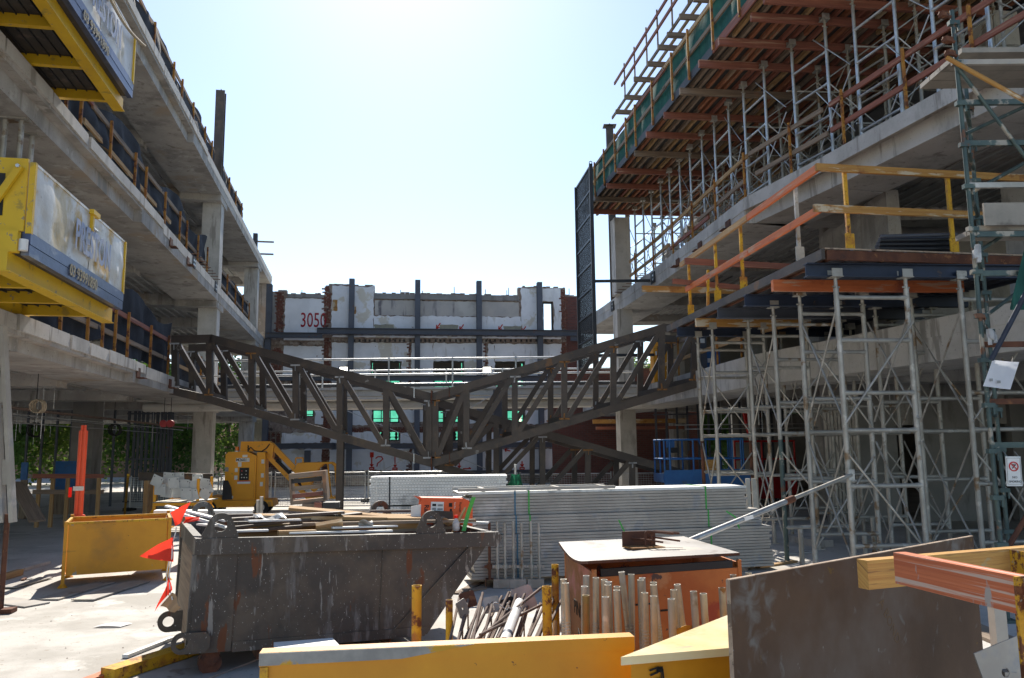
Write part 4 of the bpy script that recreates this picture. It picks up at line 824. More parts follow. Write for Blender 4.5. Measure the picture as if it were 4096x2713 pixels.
for px, py, mt_, ln, h in ((3221, 1064, 'blue_steel', 3.9, .19), (3089, 1125, 'timber_orange', 3.0, .17), (2978, 1185, 'blue_steel', 3.9, .19), (2869, 1236, 'steel_frame_grey', 3.9, .19), (2783, 1273, 'timber_amber', 2.3, .16), (2708, 1310, 'blue_steel', 3.9, .19)):
    p = PZ(px, py + 18, LZ - .26); q = p + Vector((ln, ln * .085, 0))
    if 'timber' in mt_: bm('bearer', mt_, LD, p, q, .09, h)
    else: MB().ibeam(p, q, .13, h, .016).build('bearer', mt_, LD)
# landing guard rail
GP = [A_ + ay * .05, B_]
t = thing('edge_guardrail', 'orange painted timber guardrail around the propped landing deck', 'guardrail', A_ + Vector((0, 0, LZ)))
def gpost(p, mt_, h=1.2):
    bm('post', mt_, t, p + Vector((0, 0, LZ)), p + Vector((0, 0, LZ + h)), .05, .05, (0, 1, 0)); bx('post_shoe', mt_, t, p + Vector((0, -.03, LZ + .07)), (.13, .02, .30), 8)
for k, mt_ in ((.4, 'yellow_rust'), (2.0, 'yellow_rust'), (3.4, 'yellow_rust')): gpost(A_ + ay * k + Vector((0, .08, 0)), mt_)
for k, mt_ in ((.85, 'prop_steel'), (2.9, 'yellow_rust'), (4.1, 'yellow_rust'), (5.6, 'yellow_rust')): gpost(A_ + ax * k + Vector((.06, 0, 0)), mt_)
for z in (1.13, .55):
    bm('rail', 'timber_amber', t, A_ + ay * (-.05 if z > 1 else -.12) + Vector((0, .02, LZ + z)), C_ + Vector((0, .02, LZ + z)), .05, .10)
    bm('rail', 'timber_orange', t, A_ + ax * .02 + Vector((-.01, 0, LZ + z)), A_ + ax * 2.4 + Vector((-.01, 0, LZ + z)), .05, .10); bm('rail', 'timber_orange' if z < 1 else 'timber', t, A_ + ax * 2.42 + Vector((-.01, 0, LZ + z)), A_ + ax * (5.9 if z > 1 else 5.6) + Vector((-.01, 0, LZ + z)), .05, .10)
t2 = thing('timber_rail', 'loose red and brown timber rails crossing from the landing deck into the building', 'timber', B_ + Vector((0, 0, LZ)))
bm('beam', 'timber_red', t2, PY(2740, 1045, 14.8), PY(3290, 1075, 15.6), .05, .12); bm('beam', 'timber_amber', t2, PY(2568, 1155, 16.4), PY(2960, 1165, 17.0), .05, .13); bm('beam', 'timber_red', t2, PY(2690, 1125, 15.5), PY(2960, 1150, 15.9), .05, .10)
bm('upright', 'yellow_rust', t2, PY(2832, 1080, 15.6), PY(2832, 1230, 15.6), .05, .05)
# bundle of tubes lying on the landing
t = thing('tube_bundle', 'stack of grey scaffold tubes lying on the landing deck', 'tubes', PY(3720, 1000, 11.0))
for r_ in range(5):
    for k in range(4): p = Vector((5.15 + r_ * .012 + k * .07, 10.75 + k * .20, LZ + .03 + r_ * .058)); tb('tube', 'dark_metal' if r_ < 4 else 'steel_frame_grey', t, p, p + Vector((1.15, .12, .012 * r_)), .026, 8)
# shoring towers below the landing
towers = [((4.42, 5.42), 10.5, 11.85), ((4.36, 5.45), 12.9, 14.3), ((3.92, 4.95), 15.2, 16.4), ((6.25, 7.25), 10.75, 12.1), ((6.15, 7.15), 13.1, 14.5), ((5.75, 6.75), 15.4, 16.6)]
names = ['first', 'middle', 'truss-side']
for i, ((x0, x1), ya, yb) in enumerate(towers):
    zt_ = LZ - .365
    for j, Y in enumerate((ya, yb)):
        br = []
        if j == 0:
            for x in (x0, x1):
                for za, zb_ in ((.35, 1.9), (2.2, 3.7)): br += [(Vector((x, ya + .03, za)), Vector((x, yb - .03, zb_))), (Vector((x, ya + .03, zb_)), Vector((x, yb - .03, za)))]
            br += [(Vector((x0, ya - .03, 2.15)), Vector((x1, ya - .03, 3.5))), (Vector((x0, ya - .03, 1.75)), Vector((x1, ya - .03, .4)))]
        else: br += [(Vector((x1, yb + .03, 2.1)), Vector((x0, yb + .03, 3.6))), (Vector((x0, yb + .03, .3)), Vector((x1, yb + .03, 1.7)))]
        dark = (i, j) in ((1, 0), (2, 1))
        hframe('heavy shoring frame with dark green lower legs under the landing deck' if (i, j) == (1, 0) else 'heavy shoring frame with brown lower legs by the truss end' if (i, j) == (2, 1) else 'heavy galvanised shoring frame ' + ('under the outer corner of the landing deck', 'under the middle of the landing edge', 'beside the truss end under the landing', 'under the landing behind the green scaffold', 'in the inner middle tower under the landing', 'in the inner tower by the slab edge under the landing')[i], 'shoring towers under the landing deck', (x0, Y), (x1, Y + .09), .0, zt_, [.55, 1.32, 2.05, 2.55, 3.26, 3.85], .036, 'prop_steel', br, low=(('scaffold_green' if (i, j) == (1, 0) else 'rust_steel'), 1.95) if dark else None)
# raking push-pull prop
a, b_ = PY(2690, 2192, 8.6), PY(3405, 1900, 10.4); t = thing('raking_prop', 'long galvanised raking prop leaning from the steel sheets to a shoring leg', 'prop', a)
d = (b_ - a); tb('outer_tube', 'galv', t, a, a + d * .60, .033, 12); tb('inner_tube', 'prop_steel', t, a + d * .60, b_, .024, 12); tb('collar', 'rust_steel', t, a + d * .585, a + d * .63, .042, 12); bx('foot_plate', 'galv', t, b_, (.10, .02, .14), 20); bx('label_plate', 'label_white', t, a + d * .36 + Vector((0, -.05, .0)), (.16, .006, .04), Matrix.Rotation(-math.atan2(d.z, d.x), 3, 'Y'))
tb('foot_tube', 'prop_steel', t, a, Vector((a.x - .15, a.y - .1, .02)), .024, 12)

# ------------------------------------------------------------------ green scaffold at the right edge
SY = 8.6
SF = thing('tube_scaffold', 'dark green modular scaffold bay with steel planks beside the landing deck', 'scaffold', (5.0, SY, 0))
def sx_(py, px): return PY(px, py, SY).x
X1 = PY(3869, 715, SY).x; X2 = X1 + 1.83; Y2 = SY + 1.25
for x, y in ((X1, SY), (X2, SY), (X1 + .85, Y2), (X2 + .5, Y2)):
    tb('standard', 'scaffold_green', SF, (x, y, .03), (x, y, 6.9), .0245, 10); bx('base_plate', 'scaffold_green', SF, (x, y, .015), (.15, .15, .03))
    if y == SY or x < X2:
        for k in range(14): z = .3 + k * .495; MB().box((x, y - .01, z), (.12, .06, .05)).box((x + .045, y - .02, z - .05), (.02, .02, .10)).build('wedge_pocket', 'scaffold_green', SF)
for z, mt_ in ((6.25, 'galv_sheet'), (5.76, 'scaffold_green'), (5.27, 'scaffold_green'), (4.77, 'prop_steel'), (4.20, 'scaffold_green'), (3.75, 'scaffold_green'), (2.95, 'rust_steel'), (2.32, 'rust_steel'), (1.85, 'scaffold_green'), (.72, 'scaffold_green')):
    bm('ledger', mt_, SF, (X1, SY, z), (X2, SY, z), .045, .06)
for z in (6.0, 5.4, 4.77, 4.0, 3.2, 2.2, 1.2): tb('transom', 'scaffold_green', SF, (X1, SY, z), (X1 + .85, Y2, z), .022, 8)
for z in (5.75, 5.05, 4.35, 3.6): tb('transom', 'scaffold_green', SF, (X1 + .05, SY + .03, z - .35), (X2, Y2 - .1, z + .6), .022, 8)
tb('brace', 'timber_amber', SF, PY(3785, 230, SY - .05), PY(4110, 410, SY - .25), .026, 10); tb('brace', 'scaffold_green', SF, PY(3785, 210, SY - .04), PY(4110, 640, SY - .04), .022, 8); tb('brace', 'blue_steel', SF, PY(3965, 1440, SY - .1), PY(4110, 1160, SY - .5), .026, 10); tb('brace', 'rust_steel', SF, PY(4110, 2060, SY), PY(4035, 2185, SY), .03, 8)
for z, n in ((4.28, 2), (6.42, 4)):
    for k in range(n): bx('plank', 'plank_dull', SF, ((X1 + X2) / 2 + .05, SY + .14 + k * .24, z), (1.75, .225, .06))
bx('toe_board', 'plank_dull', SF, (X1 + .9, SY - .04, 4.42), (1.55, .03, .26)); MB().grid(lambda a, b_: PY(4040 + 70 * a, 1240 - (290 * a + 10) * b_, SY - .08 - .05 * math.sin(a * 6)), 8, 8).build('green_cloth', 'green_cloth', SF)
for (px, py) in ((3775, 60), (3790, 160), (3800, 215)): p = PY(px, py, SY - .06); MB().box(p, (.11, .07, .06), 20).tube(p + Vector((-.06, 0, .02)), p + Vector((.08, 0, -.03)), .02).build('coupler', 'rust_steel', SF)
# no smoking sign and notice sheet
sc_ = PY(4062, 1882, SY - .1); SG = thing('warning_sign', 'white NO SMOKING sign with crossed-out cigarette wired to the scaffold', 'sign', sc_)
tl, tr_, bl_, brr = PY(4022, 1826, SY - .1), PY(4082, 1826, SY - .1), PY(4028, 1945, SY - .1), PY(4091, 1945, SY - .1)
sx = (tr_ - tl).normalized(); szz = (tl - bl_).normalized(); w_ = (tr_ - tl).length; h_ = (tl - bl_).length; sn = sx.cross(szz)
MB().prism([bl_, brr, tr_, tl], sn * -.006).build('board', 'label_white', SG); cc = (tl + tr_) / 2 - szz * h_ * .34
bo = MB()
for p, q in ((tl, tr_), (tr_, brr), (brr, bl_), (bl_, tl)):
    ctr = (tl + brr) / 2; f = lambda z_: ctr + (z_ - ctr) * .88; bo.beam(f(p) + sn * .003, f(q) + sn * .003, .003, .004, sn)
bo.build('border', 'label_grey', SG)
MB().ring(cc + sn * .004, sn, .040, .052, .004, 28).build('red_ring', 'label_red', SG); bm('red_bar', 'label_red', SG, cc + sn * .008 + (-sx + szz) * .032, cc + sn * .008 + (sx - szz) * .032, .010, .003, sn); bm('cigarette', 'marker_black', SG, cc + sn * .005 + (-sx * .8 - szz) * .02, cc + sn * .005 + (sx + szz) * .02, .008, .002, sn)
for k in (-1, 1): MB().ring(cc + sn * .004 + sx * .012 * k + szz * .018, sn, .008, .011, .002, 10).build('smoke', 'marker_black', SG)
text('lettering', 'NO', 'marker_black', SG, bl_ + sx * w_ * .37 + szz * h_ * .26 + sn * .003, sx, szz, .034, .0005, 0); text('lettering', 'SMOKING', 'marker_black', SG, bl_ + sx * w_ * .14 + szz * h_ * .12 + sn * .003, sx, szz, .032, .0005, 0, .92)
for p in (tl + sx * .02, tr_ - sx * .02): tb('wire_tie', 'galv', SG, p, p + Vector((0, .06, .05)), .003, 5)
NS = thing('notice_sheet', 'curled white paper notice hanging from the scaffold ledger', 'notice', PY(3990, 1490, SY - .12))
c0, c1, c2, c3 = PY(3970, 1440, SY - .12), PY(4066, 1450, SY - .12), PY(4030, 1560, SY - .12), PY(3932, 1545, SY - .12)
MB().grid(lambda a, b_: (c0 * (1 - a) + c1 * a) * (1 - b_) + (c3 * (1 - a) + c2 * a) * b_ + Vector((0, -.05 * max(0, a - .7) * 3 - .02 * b_ * math.sin(a * 3), 0)), 12, 8).build('sheet', 'paper', NS); bx('printed_block', 'label_grey', NS, PY(3965, 1520, SY - .145), (.035, .002, .03)); bx('printed_block', 'label_grey', NS, PY(3995, 1528, SY - .16), (.04, .002, .03)); tb('tie', 'hose', NS, PY(4048, 1452, SY - .12), PY(4052, 1425, SY - .05), .004, 5)
for px, py in ((3905, 1020), (3965, 1350)):
    p = PY(px, py, SY - .06); o = MB()
    for k in range(5): o.box(p + Vector((random.uniform(-.03, .03), random.uniform(-.03, 0), random.uniform(-.09, .07))), (.06, .04, .09), random.uniform(0, 90))
    tag(o.build('tape_wad', 'plastic_film', loc=p), 'white tape wrapped round the scaffold standard at deck level' if py < 1200 else 'crumpled white film caught on the scaffold below the deck', 'tape')
# ================================================================== things on the ground
V = Vector
class Loc:                                  # local frame: s along, w across (away), h up
    def __init__(s, o, deg, tilt=0.0):
        s.o = V(o); s.deg = deg; a = R(deg); s.x = V((math.cos(a), math.sin(a), tilt)).normalized(); s.y = V((-math.sin(a), math.cos(a), 0)); s.z = s.x.cross(s.y); s.m = Matrix((s.x, s.y, s.z)).transposed()
    def p(s, a, b=0, c=0): return s.o + s.x * a + s.y * b + s.z * c
    def box(s, mb, a0, a1, b0, b1, c0, c1): return mb.box(s.p((a0 + a1) / 2, (b0 + b1) / 2, (c0 + c1) / 2), (a1 - a0, b1 - b0, c1 - c0), s.m)
    def bx(s, name, mt_, par, *a): return s.box(MB(), *a).build(name, mt_, par)
def plate_hole(mb, c, x, y, th, outer, rh, n=28):        # flat plate with a round hole, outer(angle)->radius
    x = V(x).normalized(); y = V(y).normalized(); z = x.cross(y); vs = []
    for i in range(n):
        a = 2 * math.pi * i / n; k = x * math.cos(a) + y * math.sin(a); ro = outer(a)
        vs += [c + k * rh - z * th / 2, c + k * ro - z * th / 2, c + k * ro + z * th / 2, c + k * rh + z * th / 2]
    return mb.add(vs, [(4 * i + j, (4 * i + 4 + j) % (4 * n), (4 * i + 4 + (j + 1) % 4) % (4 * n), 4 * i + (j + 1) % 4) for i in range(n) for j in range(4)])
# ------------------------------------------------------------------ black skip
K = Loc((-2.71, 6.85, .20), 26.4, -.035); SW = 1.62
SK = thing('waste_skip', 'paint-spattered black steel skip heaped with timber offcuts', 'skip', K.p(0, 0, -.2))
def skside(w0, w1): return MB().prism([K.p(.0, w0, 0), K.p(2.09, w0, 0), K.p(2.70, w0, .82), K.p(.0, w0, .82)], K.y * (w1 - w0)).build('side_wall', 'skip_paint', SK)
skside(0, .015); skside(SW - .015, SW)
K.bx('end_wall', 'skip_paint', SK, .03, .05, .016, SW - .016, 0, .82)
MB().prism([K.p(2.075, .016, .005), K.p(2.09, .016, .005), K.p(2.70, .016, .82), K.p(2.675, .016, .82)], K.y * (SW - .032)).build('sloping_end', 'skip_paint', SK)
K.bx('floor', 'skip_paint', SK, .06, 2.07, .016, SW - .016, .002, .02)
for w0, w1 in ((-.055, .0), (SW, SW + .055)):
    MB().prism([K.p(-.04, w0, .81), K.p(2.74, w0, .80), K.p(2.78, w0, .79), K.p(2.84, w0, .885), K.p(2.80, w0, .94), K.p(-.04, w0, .945)], K.y * (w1 - w0)).build('rim', 'skip_paint', SK)
K.bx('end_rim', 'skip_paint', SK, -.04, .03, .001, SW - .001, .80, .942); K.bx('end_rim', 'skip_paint', SK, 2.72, 2.79, .001, SW - .001, .82, .935)
for s0, s1, m_ in ((-.012, .05, 'skip_paint'),): K.bx('corner_post', m_, SK, -.05, .028, .002, .07, -.0, .80); K.bx('corner_post', m_, SK, -.05, .028, SW - .07, SW - .002, 0, .80)
K.bx('end_board', 'timber_grey', SK, -.03, .027, .072, SW - .072, .02, .79)
MB().prism([K.p(.32, -.014, -.01), K.p(2.06, -.014, -.01), K.p(2.12, -.014, .075), K.p(.32, -.014, .075)], K.y * .013).build('bottom_strake', 'skip_paint', SK)
MB().prism([K.p(-.02, -.016, .0), K.p(.31, -.016, -.0), K.p(.31, -.016, .81), K.p(-.02, -.016, .81)], K.y * .015).build('corner_doubler', 'skip_paint', SK)
MB().beam(K.p(1.72, -.008, .03), K.p(2.50, -.008, .80), .012, .02, K.y).build('edge_weld', 'skip_paint', SK); MB().beam(K.p(1.62, -.006, .03), K.p(1.62, -.006, .80), .010, .012, K.y).build('edge_weld', 'skip_paint', SK)
def ear(s, w):
    c = K.p(s, w, 1.05)
    def outer(a):
        sx_, sy_ = abs(math.cos(a)), math.sin(a)
        if sy_ >= .32: return .105
        k = .1135 / max(1e-6, sx_ + .45 * sy_)            # flared flank
        return min(k, .115 / -sy_) if sy_ < 0 else k
    plate_hole(MB(), c, K.x, K.z, .03, outer, .052, 36).build('lifting_lug', 'skip_paint', SK)
for s_ in (.155, 2.08): ear(s_, -.03); ear(s_, SW + .03)
for px, py, Y, r1 in ((673, 2487, 7.5, .092), (727, 2575, 6.76, .085)):
    c = PY(px, py, Y); plate_hole(MB(), c, K.x, K.z, .035, lambda a, r1=r1: r1 if math.cos(a) < .25 else min(r1 / max(.35, abs(math.sin(a)) + .02), .22), .048, 30).build('hinge_lug', 'skip_paint', SK)
for w in (.10, SW - .12):
    c = K.p(.16, w, -.105); c.z = .096; wh = MB().tube(c - K.y * .045, c + K.y * .045, .095, n=24).build('wheel', 'rust_steel', SK); MB().tube(c - K.y * .052, c + K.y * .052, .018, n=10).build('axle', 'galv', wh)
    for dw in (-.062, .062): MB().prism([K.p(.09, w + dw, .0), K.p(.23, w + dw, .0), K.p(.23, w + dw, -.06), K.p(.19, w + dw, -.12), K.p(.15, w + dw, -.12), K.p(.09, w + dw, -.06)], K.y * .008).build('wheel_fork', 'rust_steel', SK)
for s0 in (.55, .9, 1.75): MB().prism([K.p(s0, .1, -.002), K.p(s0 + .02, .1, -.002), K.p(s0 + .02, .1, -.115), K.p(s0, .1, -.115)], K.y * (SW - .2)).build('skid', 'rust_steel', SK)
K.bx('fill_board', 'timber_grey', SK, .06, 2.2, .02, SW - .02, .45, .50)
# heaped offcuts, each its own board
rnd = random.Random(12)
def board(name, label, mt_, p, q, w, h, cat='board', group='offcuts in the skip', roll=0):
    p = V(p); q = V(q); up = Matrix.Rotation(roll, 3, (q - p).normalized()) @ V((0, 0, 1)); o = MB().beam(p, q, w, h, up).build(name, mt_, loc=p); return tag(o, label, cat, group)
for k in range(40):
    a = rnd.uniform(.1, 1.3); ln = rnd.uniform(.9, 1.7); w = rnd.uniform(.12, SW - .15); w2 = min(SW - .08, max(.08, w + rnd.uniform(-.25, .25))); h = .62 + .47 * (k / 40) + rnd.uniform(-.015, .015)
    mt_ = rnd.choice(('timber_grey', 'timber_grey', 'timber_grey', 'timber', 'formply', 'formply')); e = min(a + ln, 2.62)
    board('timber_offcut', 'weathered brown timber offcut heaped in the black skip', mt_, K.p(a, w, h), K.p(e, w2, h + rnd.uniform(-.05, .06)), rnd.uniform(.07, .16), rnd.uniform(.02, .045), roll=rnd.uniform(-.15, .15))
board('timber_offcut', 'split wide board lying highest along the skip heap', 'timber', K.p(.9, .9, 1.13), K.p(2.1, .62, 1.03), .20, .028, roll=.05)
board('timber_offcut', 'long thin ply strip stretched across the skip heap', 'formply', K.p(.30, .35, 1.0), K.p(1.55, .62, 1.09), .12, .02); board('timber_offcut', 'second long ply strip beneath the first on the skip heap', 'formply', K.p(.32, .22, .97), K.p(1.45, .5, 1.03), .12, .02)
board('timber_block', 'squared brown timber block by the second lug of the skip', 'timber', K.p(1.78, .42, 1.0), K.p(2.12, .34, 1.0), .13, .12); board('timber_block', 'pale plank end standing on edge above the skip rim', 'timber', K.p(1.02, .18, .98), K.p(1.26, .15, 1.02), .05, .11, roll=.5); board('timber_block', 'short timber wedge at the middle of the skip rim', 'timber', K.p(.66, .08, .96), K.p(1.0, .10, .96), .07, .05)
for i, (a, b_, w0, w1, h, lab) in enumerate(((.75, 1.72, .05, .06, .965, 'white plastic strip lying along the skip rim'), (-.26, .22, .55, .18, 1.12, 'white plastic trim jutting over the skip end behind the flags'), (-.16, .24, .48, .12, 1.06, 'second white plastic trim under the jutting one'), (.42, .9, .25, .32, 1.06, 'white painted board beside the flagged lug of the skip'), (.30, .58, .12, .14, .985, 'short white strip beside the flagged lug'), (1.15, 1.8, .1, .16, 1.0, 'pale timber batten resting on the far run of rim'), (2.35, 2.8, .5, .2, 1.01, 'white batten poking past the skip tip'), (-.0, .12, .25, .05, 1.04, 'bent white cladding piece stuck in the skip corner'), (1.95, 2.4, .3, .28, 1.02, 'grey plastic tray beside the red carton'))):
    board('cladding_strip', lab, 'white_pvc', K.p(a, w0, h + (.06 if a < 0 else 0)), K.p(b_, w1, h - (.05 if a < 0 else 0)), .05, .016, 'strip', None)
fl = MB().grid(lambda a, b_: K.p(.50 + .28 * a, .30 + .3 * b_, 1.08 + .025 * math.sin(a * 9 + b_ * 5) * math.sin(b_ * 8) + .012 * math.sin(a * 17 + b_ * 11)), 26, 14).build('plastic_film', 'plastic_film', loc=K.p(.6, .3, 1)); tag(fl, 'crumpled clear plastic film on the skip heap', 'film')
for k, (lab, a0) in enumerate((('scrunched grey paper at the middle of the skip rim', 1.42), ('torn cardboard flap beside the drink bottle', 2.25))):
    c = K.p(a0, .15, 1.0); o = MB().grid(lambda a, b_: c + K.x * (.13 * a) + K.z * (.06 * b_ + .012 * math.sin(a * 6)) + K.y * (.03 * math.sin(b_ * 4 + a * 3)), 8, 6).build('paper_scrap', 'cardboard' if k else 'prop_steel', loc=c); tag(o, lab, 'scrap')
# red carton
c = PY(1790, 2045, 8.3); CT = thing('carton', 'crushed red hardware carton tipped on the skip heap', 'carton', c - V((0, 0, .16))); CL = Loc(c + V((-.28, 0, -.13)), 14, -.04)
CL.bx('box_body', 'carton_red', CT, 0, .44, 0, .22, 0, .27); MB().prism([CL.p(.44, 0, 0), CL.p(.56, .05, -.02), CL.p(.555, .05, .17), CL.p(.50, .03, .25), CL.p(.44, 0, .27)], CL.y * .006).build('end_flap', 'carton_red', CT)
MB().prism([CL.p(0, .01, .02), CL.p(-.10, .03, .06), CL.p(-.10, .03, .18), CL.p(0, .01, .20)], CL.y * .006).build('torn_flap', 'label_white', CT); MB().prism([CL.p(0, .02, .24), CL.p(-.09, .0, .29), CL.p(0, .02, .272)], CL.y * .006).build('torn_flap', 'carton_red', CT)
CL.bx('printed_label', 'label_white', CT, .10, .235, -.004, -.001, .05, .23); 
for k in range(4): CL.bx('print_block', 'marker_black' if k % 3 == 0 else 'label_grey', CT, .115, .16 if k < 2 else .155, -.006, -.0045, .065 + k * .04, .09 + k * .04); CL.bx('print_block', 'label_grey', CT, .17, .225, -.006, -.0045, .065 + k * .04, .085 + k * .04)
text('lettering', 'Ramset', 'marker_black', CT, CL.p(.035, -.003, .20), -CL.z, CL.x, .065, .0005, .001); text('lettering', 'Ramset', 'marker_black', CT, CL.p(.40, -.003, .23), -CL.z, CL.x, .035, .0005); text('lettering', 'fast fix', 'label_white', CT, CL.p(.345, -.003, .23), -CL.z, CL.x, .026, .0005)
for k in range(3): CL.bx('print_block', 'marker_black', CT, .29 + .012 * (k % 2), .325, -.004, -.001, .06 + k * .06, .10 + k * .06)
# drink bottle
c = PY(1824, 2112, 7.95); c.z = K.p(2.36, .1, .955).z; BT = thing('bottle', 'clear drink bottle with a red cap on the skip rim', 'bottle', c)
q = MB()
for (h0, r0), (h1, r1) in zip([(0, .03), (.02, .036), (.07, .036), (.10, .022), (.115, .014)], [(.02, .036), (.07, .036), (.10, .022), (.115, .014), (.125, .014)]): q.tube(c + V((0, 0, h0)), c + V((0, 0, h1)), r0, r1, 12, False)
q.build('body', 'plastic_film', BT); tb('cap', 'red_flag', BT, c + V((0, 0, .12)), c + V((0, 0, .15)), .018, 12); 
o = MB().grid(lambda a, b_: K.p(2.42 + .10 * a + .02 * b_, .0 + .01, .95 + .33 * a) + K.y * (.02 * math.sin(a * 3)) + K.x * .025 * b_, 8, 1).build('packing_strap', 'strap_green', loc=K.p(2.42, 0, .95)); tag(o, 'green packing strap sticking up at the skip tip', 'strap')
board('timber_offcut', 'thin stick leaning up beside the green strap at the skip tip', 'timber', K.p(2.36, .1, .93), K.p(2.50, .12, 1.17), .03, .012); board('timber_offcut', 'dark broken box corner behind the drink bottle', 'formply', K.p(2.30, .5, 1.05), K.p(2.62, .55, 1.03), .16, .14)
# bunting flags
fpx = [((712, 2112), (620, 2085), (762, 2010), 'red flag pointing up above the skip corner'), ((688, 2150), (688, 2248), (562, 2224), 'red flag blown level beside the skip end'), ((676, 2318), (684, 2370), (622, 2446), 'red flag hanging lowest beside the skip end'), ((740, 2065), (800, 2078), (735, 2092), 'red flag tangled behind the flagged lug')]
rope_pts = [PY(x, y, 6.86) for x, y in ((706, 2108), (700, 2140), (690, 2170), (688, 2230), (676, 2300), (680, 2360), (690, 2400))]
BS = thing('bunting_string', 'white bunting tape hanging down the skip end between the red flags', 'bunting', rope_pts[-1]); MB().path(rope_pts, .006, 6).build('tape', 'white_pvc', BS)
MB().path([p + V((-.025, .01, 0)) for p in rope_pts[3:]], .005, 6).build('tape', 'white_pvc', BS)
fq = [((700, 2105), (676, 2052), (765, 2008), (730, 2085)), ((690, 2148), (688, 2250), (560, 2225), (640, 2175)), ((672, 2306), (684, 2362), (620, 2448), (648, 2390)), ((738, 2068), (795, 2070), (803, 2080), (735, 2094))]
for i, qd in enumerate(fq):
    c = [PY(x, y, 6.83 + (.03 if i == 3 else 0)) for x, y in qd]
    o = MB().grid(lambda a, b_: (c[0] * (1 - a) + c[3] * a) * (1 - b_) + (c[1] * (1 - a) + c[2] * a) * b_ + V((0, .03 * math.sin(a * 4 + b_ * 2), 0)), 10, 8).build('bunting_flag', 'red_flag', loc=c[0]); tag(o, fpx[i][3], 'flag', 'red bunting flags')
c = [PY(x, y, 6.84) for x, y in ((690, 2370), (640, 2425), (700, 2450), (725, 2430))]; o = MB().grid(lambda a, b_: (c[0] * (1 - a) + c[3] * a) * (1 - b_) + (c[1] * (1 - a) + c[2] * a) * b_ + V((0, .03 * math.sin(a * 6), 0)), 6, 6).build('cloth_scrap', 'cardboard', loc=c[0]); tag(o, 'torn tan rag hanging below the flags on the skip end', 'rag')

# ------------------------------------------------------------------ yellow stillage and boards beneath
Q = Loc((-6.30, 11.28, .0), 25)
SB = thing('stillage_bin', 'open yellow sheet-steel stillage on four feet beside the skip', 'bin', Q.p(0, 0, 0)); L_, W_ = 1.34, 1.0
Q.bx('front_panel', 'yellow_paint', SB, .03, L_ - .03, .0, .01, .16, .86); Q.bx('rear_panel', 'yellow_paint', SB, .03, L_ - .03, W_ - .01, W_, .16, .86); Q.bx('side_panel', 'yellow_paint', SB, .0, .01, .03, W_ - .03, .16, .86); Q.bx('side_panel', 'yellow_paint', SB, L_ - .01, L_, .03, W_ - .03, .16, .86); Q.bx('floor_plate', 'yellow_paint', SB, .012, L_ - .012, .012, W_ - .012, .17, .18)
for a in (.0, L_):
    for b_ in (0, W_): Q.bx('corner_post', 'yellow_paint', SB, a - .022, a + .022, b_ - .022, b_ + .022, .012, .90 if b_ == 0 else .93); f = MB().tube(Q.p(a, b_, 0.001), Q.p(a, b_, .05), .07, .03, 8).build('foot', 'yellow_paint', SB)
for a0, a1, b0, b1 in ((.023, L_ - .023, -.018, .018), (.023, L_ - .023, W_ - .018, W_ + .018), (-.018, .018, .023, W_ - .023), (L_ - .018, L_ + .018, .023, W_ - .023)): Q.bx('top_rail', 'yellow_rust', SB, a0, a1, b0, b1, .862, .892)
gb = [((0, 2400), (150, 2420), .32, .006, 'dark'), ((190, 2398), (420, 2330), .30, .006, 'x'), ((330, 2400), (560, 2325), .30, .007, 'x'), ((30, 2350), (180, 2310), .25, .005, 'x')]
for i, (a, b_, w, th, _) in enumerate(gb):
    p, q = PZ(*a, .012 + i * .004), PZ(*b_, .012 + i * .004); o = MB().beam(p, q, w, .016).build('ground_board', 'ply_lid', loc=p); tag(o, ['grey ply board lying at the edge of the stillage shadow', 'grey ply board under the foot of the yellow stillage', 'grey ply board reaching out of the stillage shadow', 'narrow ply board on the slab beyond the stillage feet'][i], 'board', 'ply boards laid on the slab')
p, q = PZ(-60, 2330, .05), PZ(82, 2288, .05); o = MB().beam(p, q, .09, .09).build('timber_beam', 'timber', loc=p); tag(o, 'pale squared timber lying on the slab', 'timber')
p, q = PZ(45, 2290, .03), PZ(190, 2250, .03); o = MB().beam(p, q, .12, .05).build('concrete_kerb', 'concrete_pale', loc=p); tag(o, 'thin pale batten lying behind the squared timber', 'timber')
p = PZ(445, 2503, .006); o = MB().grid(lambda a, b_: p + V((-.16 + .30 * a + .05 * b_, -.08 + .17 * b_, .004 + .012 * math.sin(a * 3))), 6, 4).build('paper_sheet', 'paper', loc=p); tag(o, 'single white paper sheet lying on bare concrete', 'paper')
for i, (a, b_, w, h, mt_, lab) in enumerate((((500, 2626), (690, 2552), .06, .03, 'white_pvc', 'dusty white strip lying on the slab towards the skip wheel'), ((430, 2700), (770, 2594), .16, .10, 'yellow_rust', 'yellow steel channel lying under the skip end'), ((300, 2745), (520, 2662), .10, .05, 'timber_orange', 'worn orange timber lying against the yellow channel'), ((640, 2730), (1000, 2600), .6, .012, 'ply_lid', 'grey ply sheet lying below the skip'), ((90, 2325), (100, 2318), .05, .05, 'rust_steel', 'small rusty clamp dropped on the slab'))):
    p, q = PZ(*a, h / 2 + .004), PZ(*b_, h / 2 + .004); o = MB().beam(p, q, w, h).build(('cladding_strip', 'steel_channel', 'timber_beam', 'ply_sheet', 'clamp')[i], mt_, loc=p); tag(o, lab, ('strip', 'channel', 'timber', 'board', 'clamp')[i])
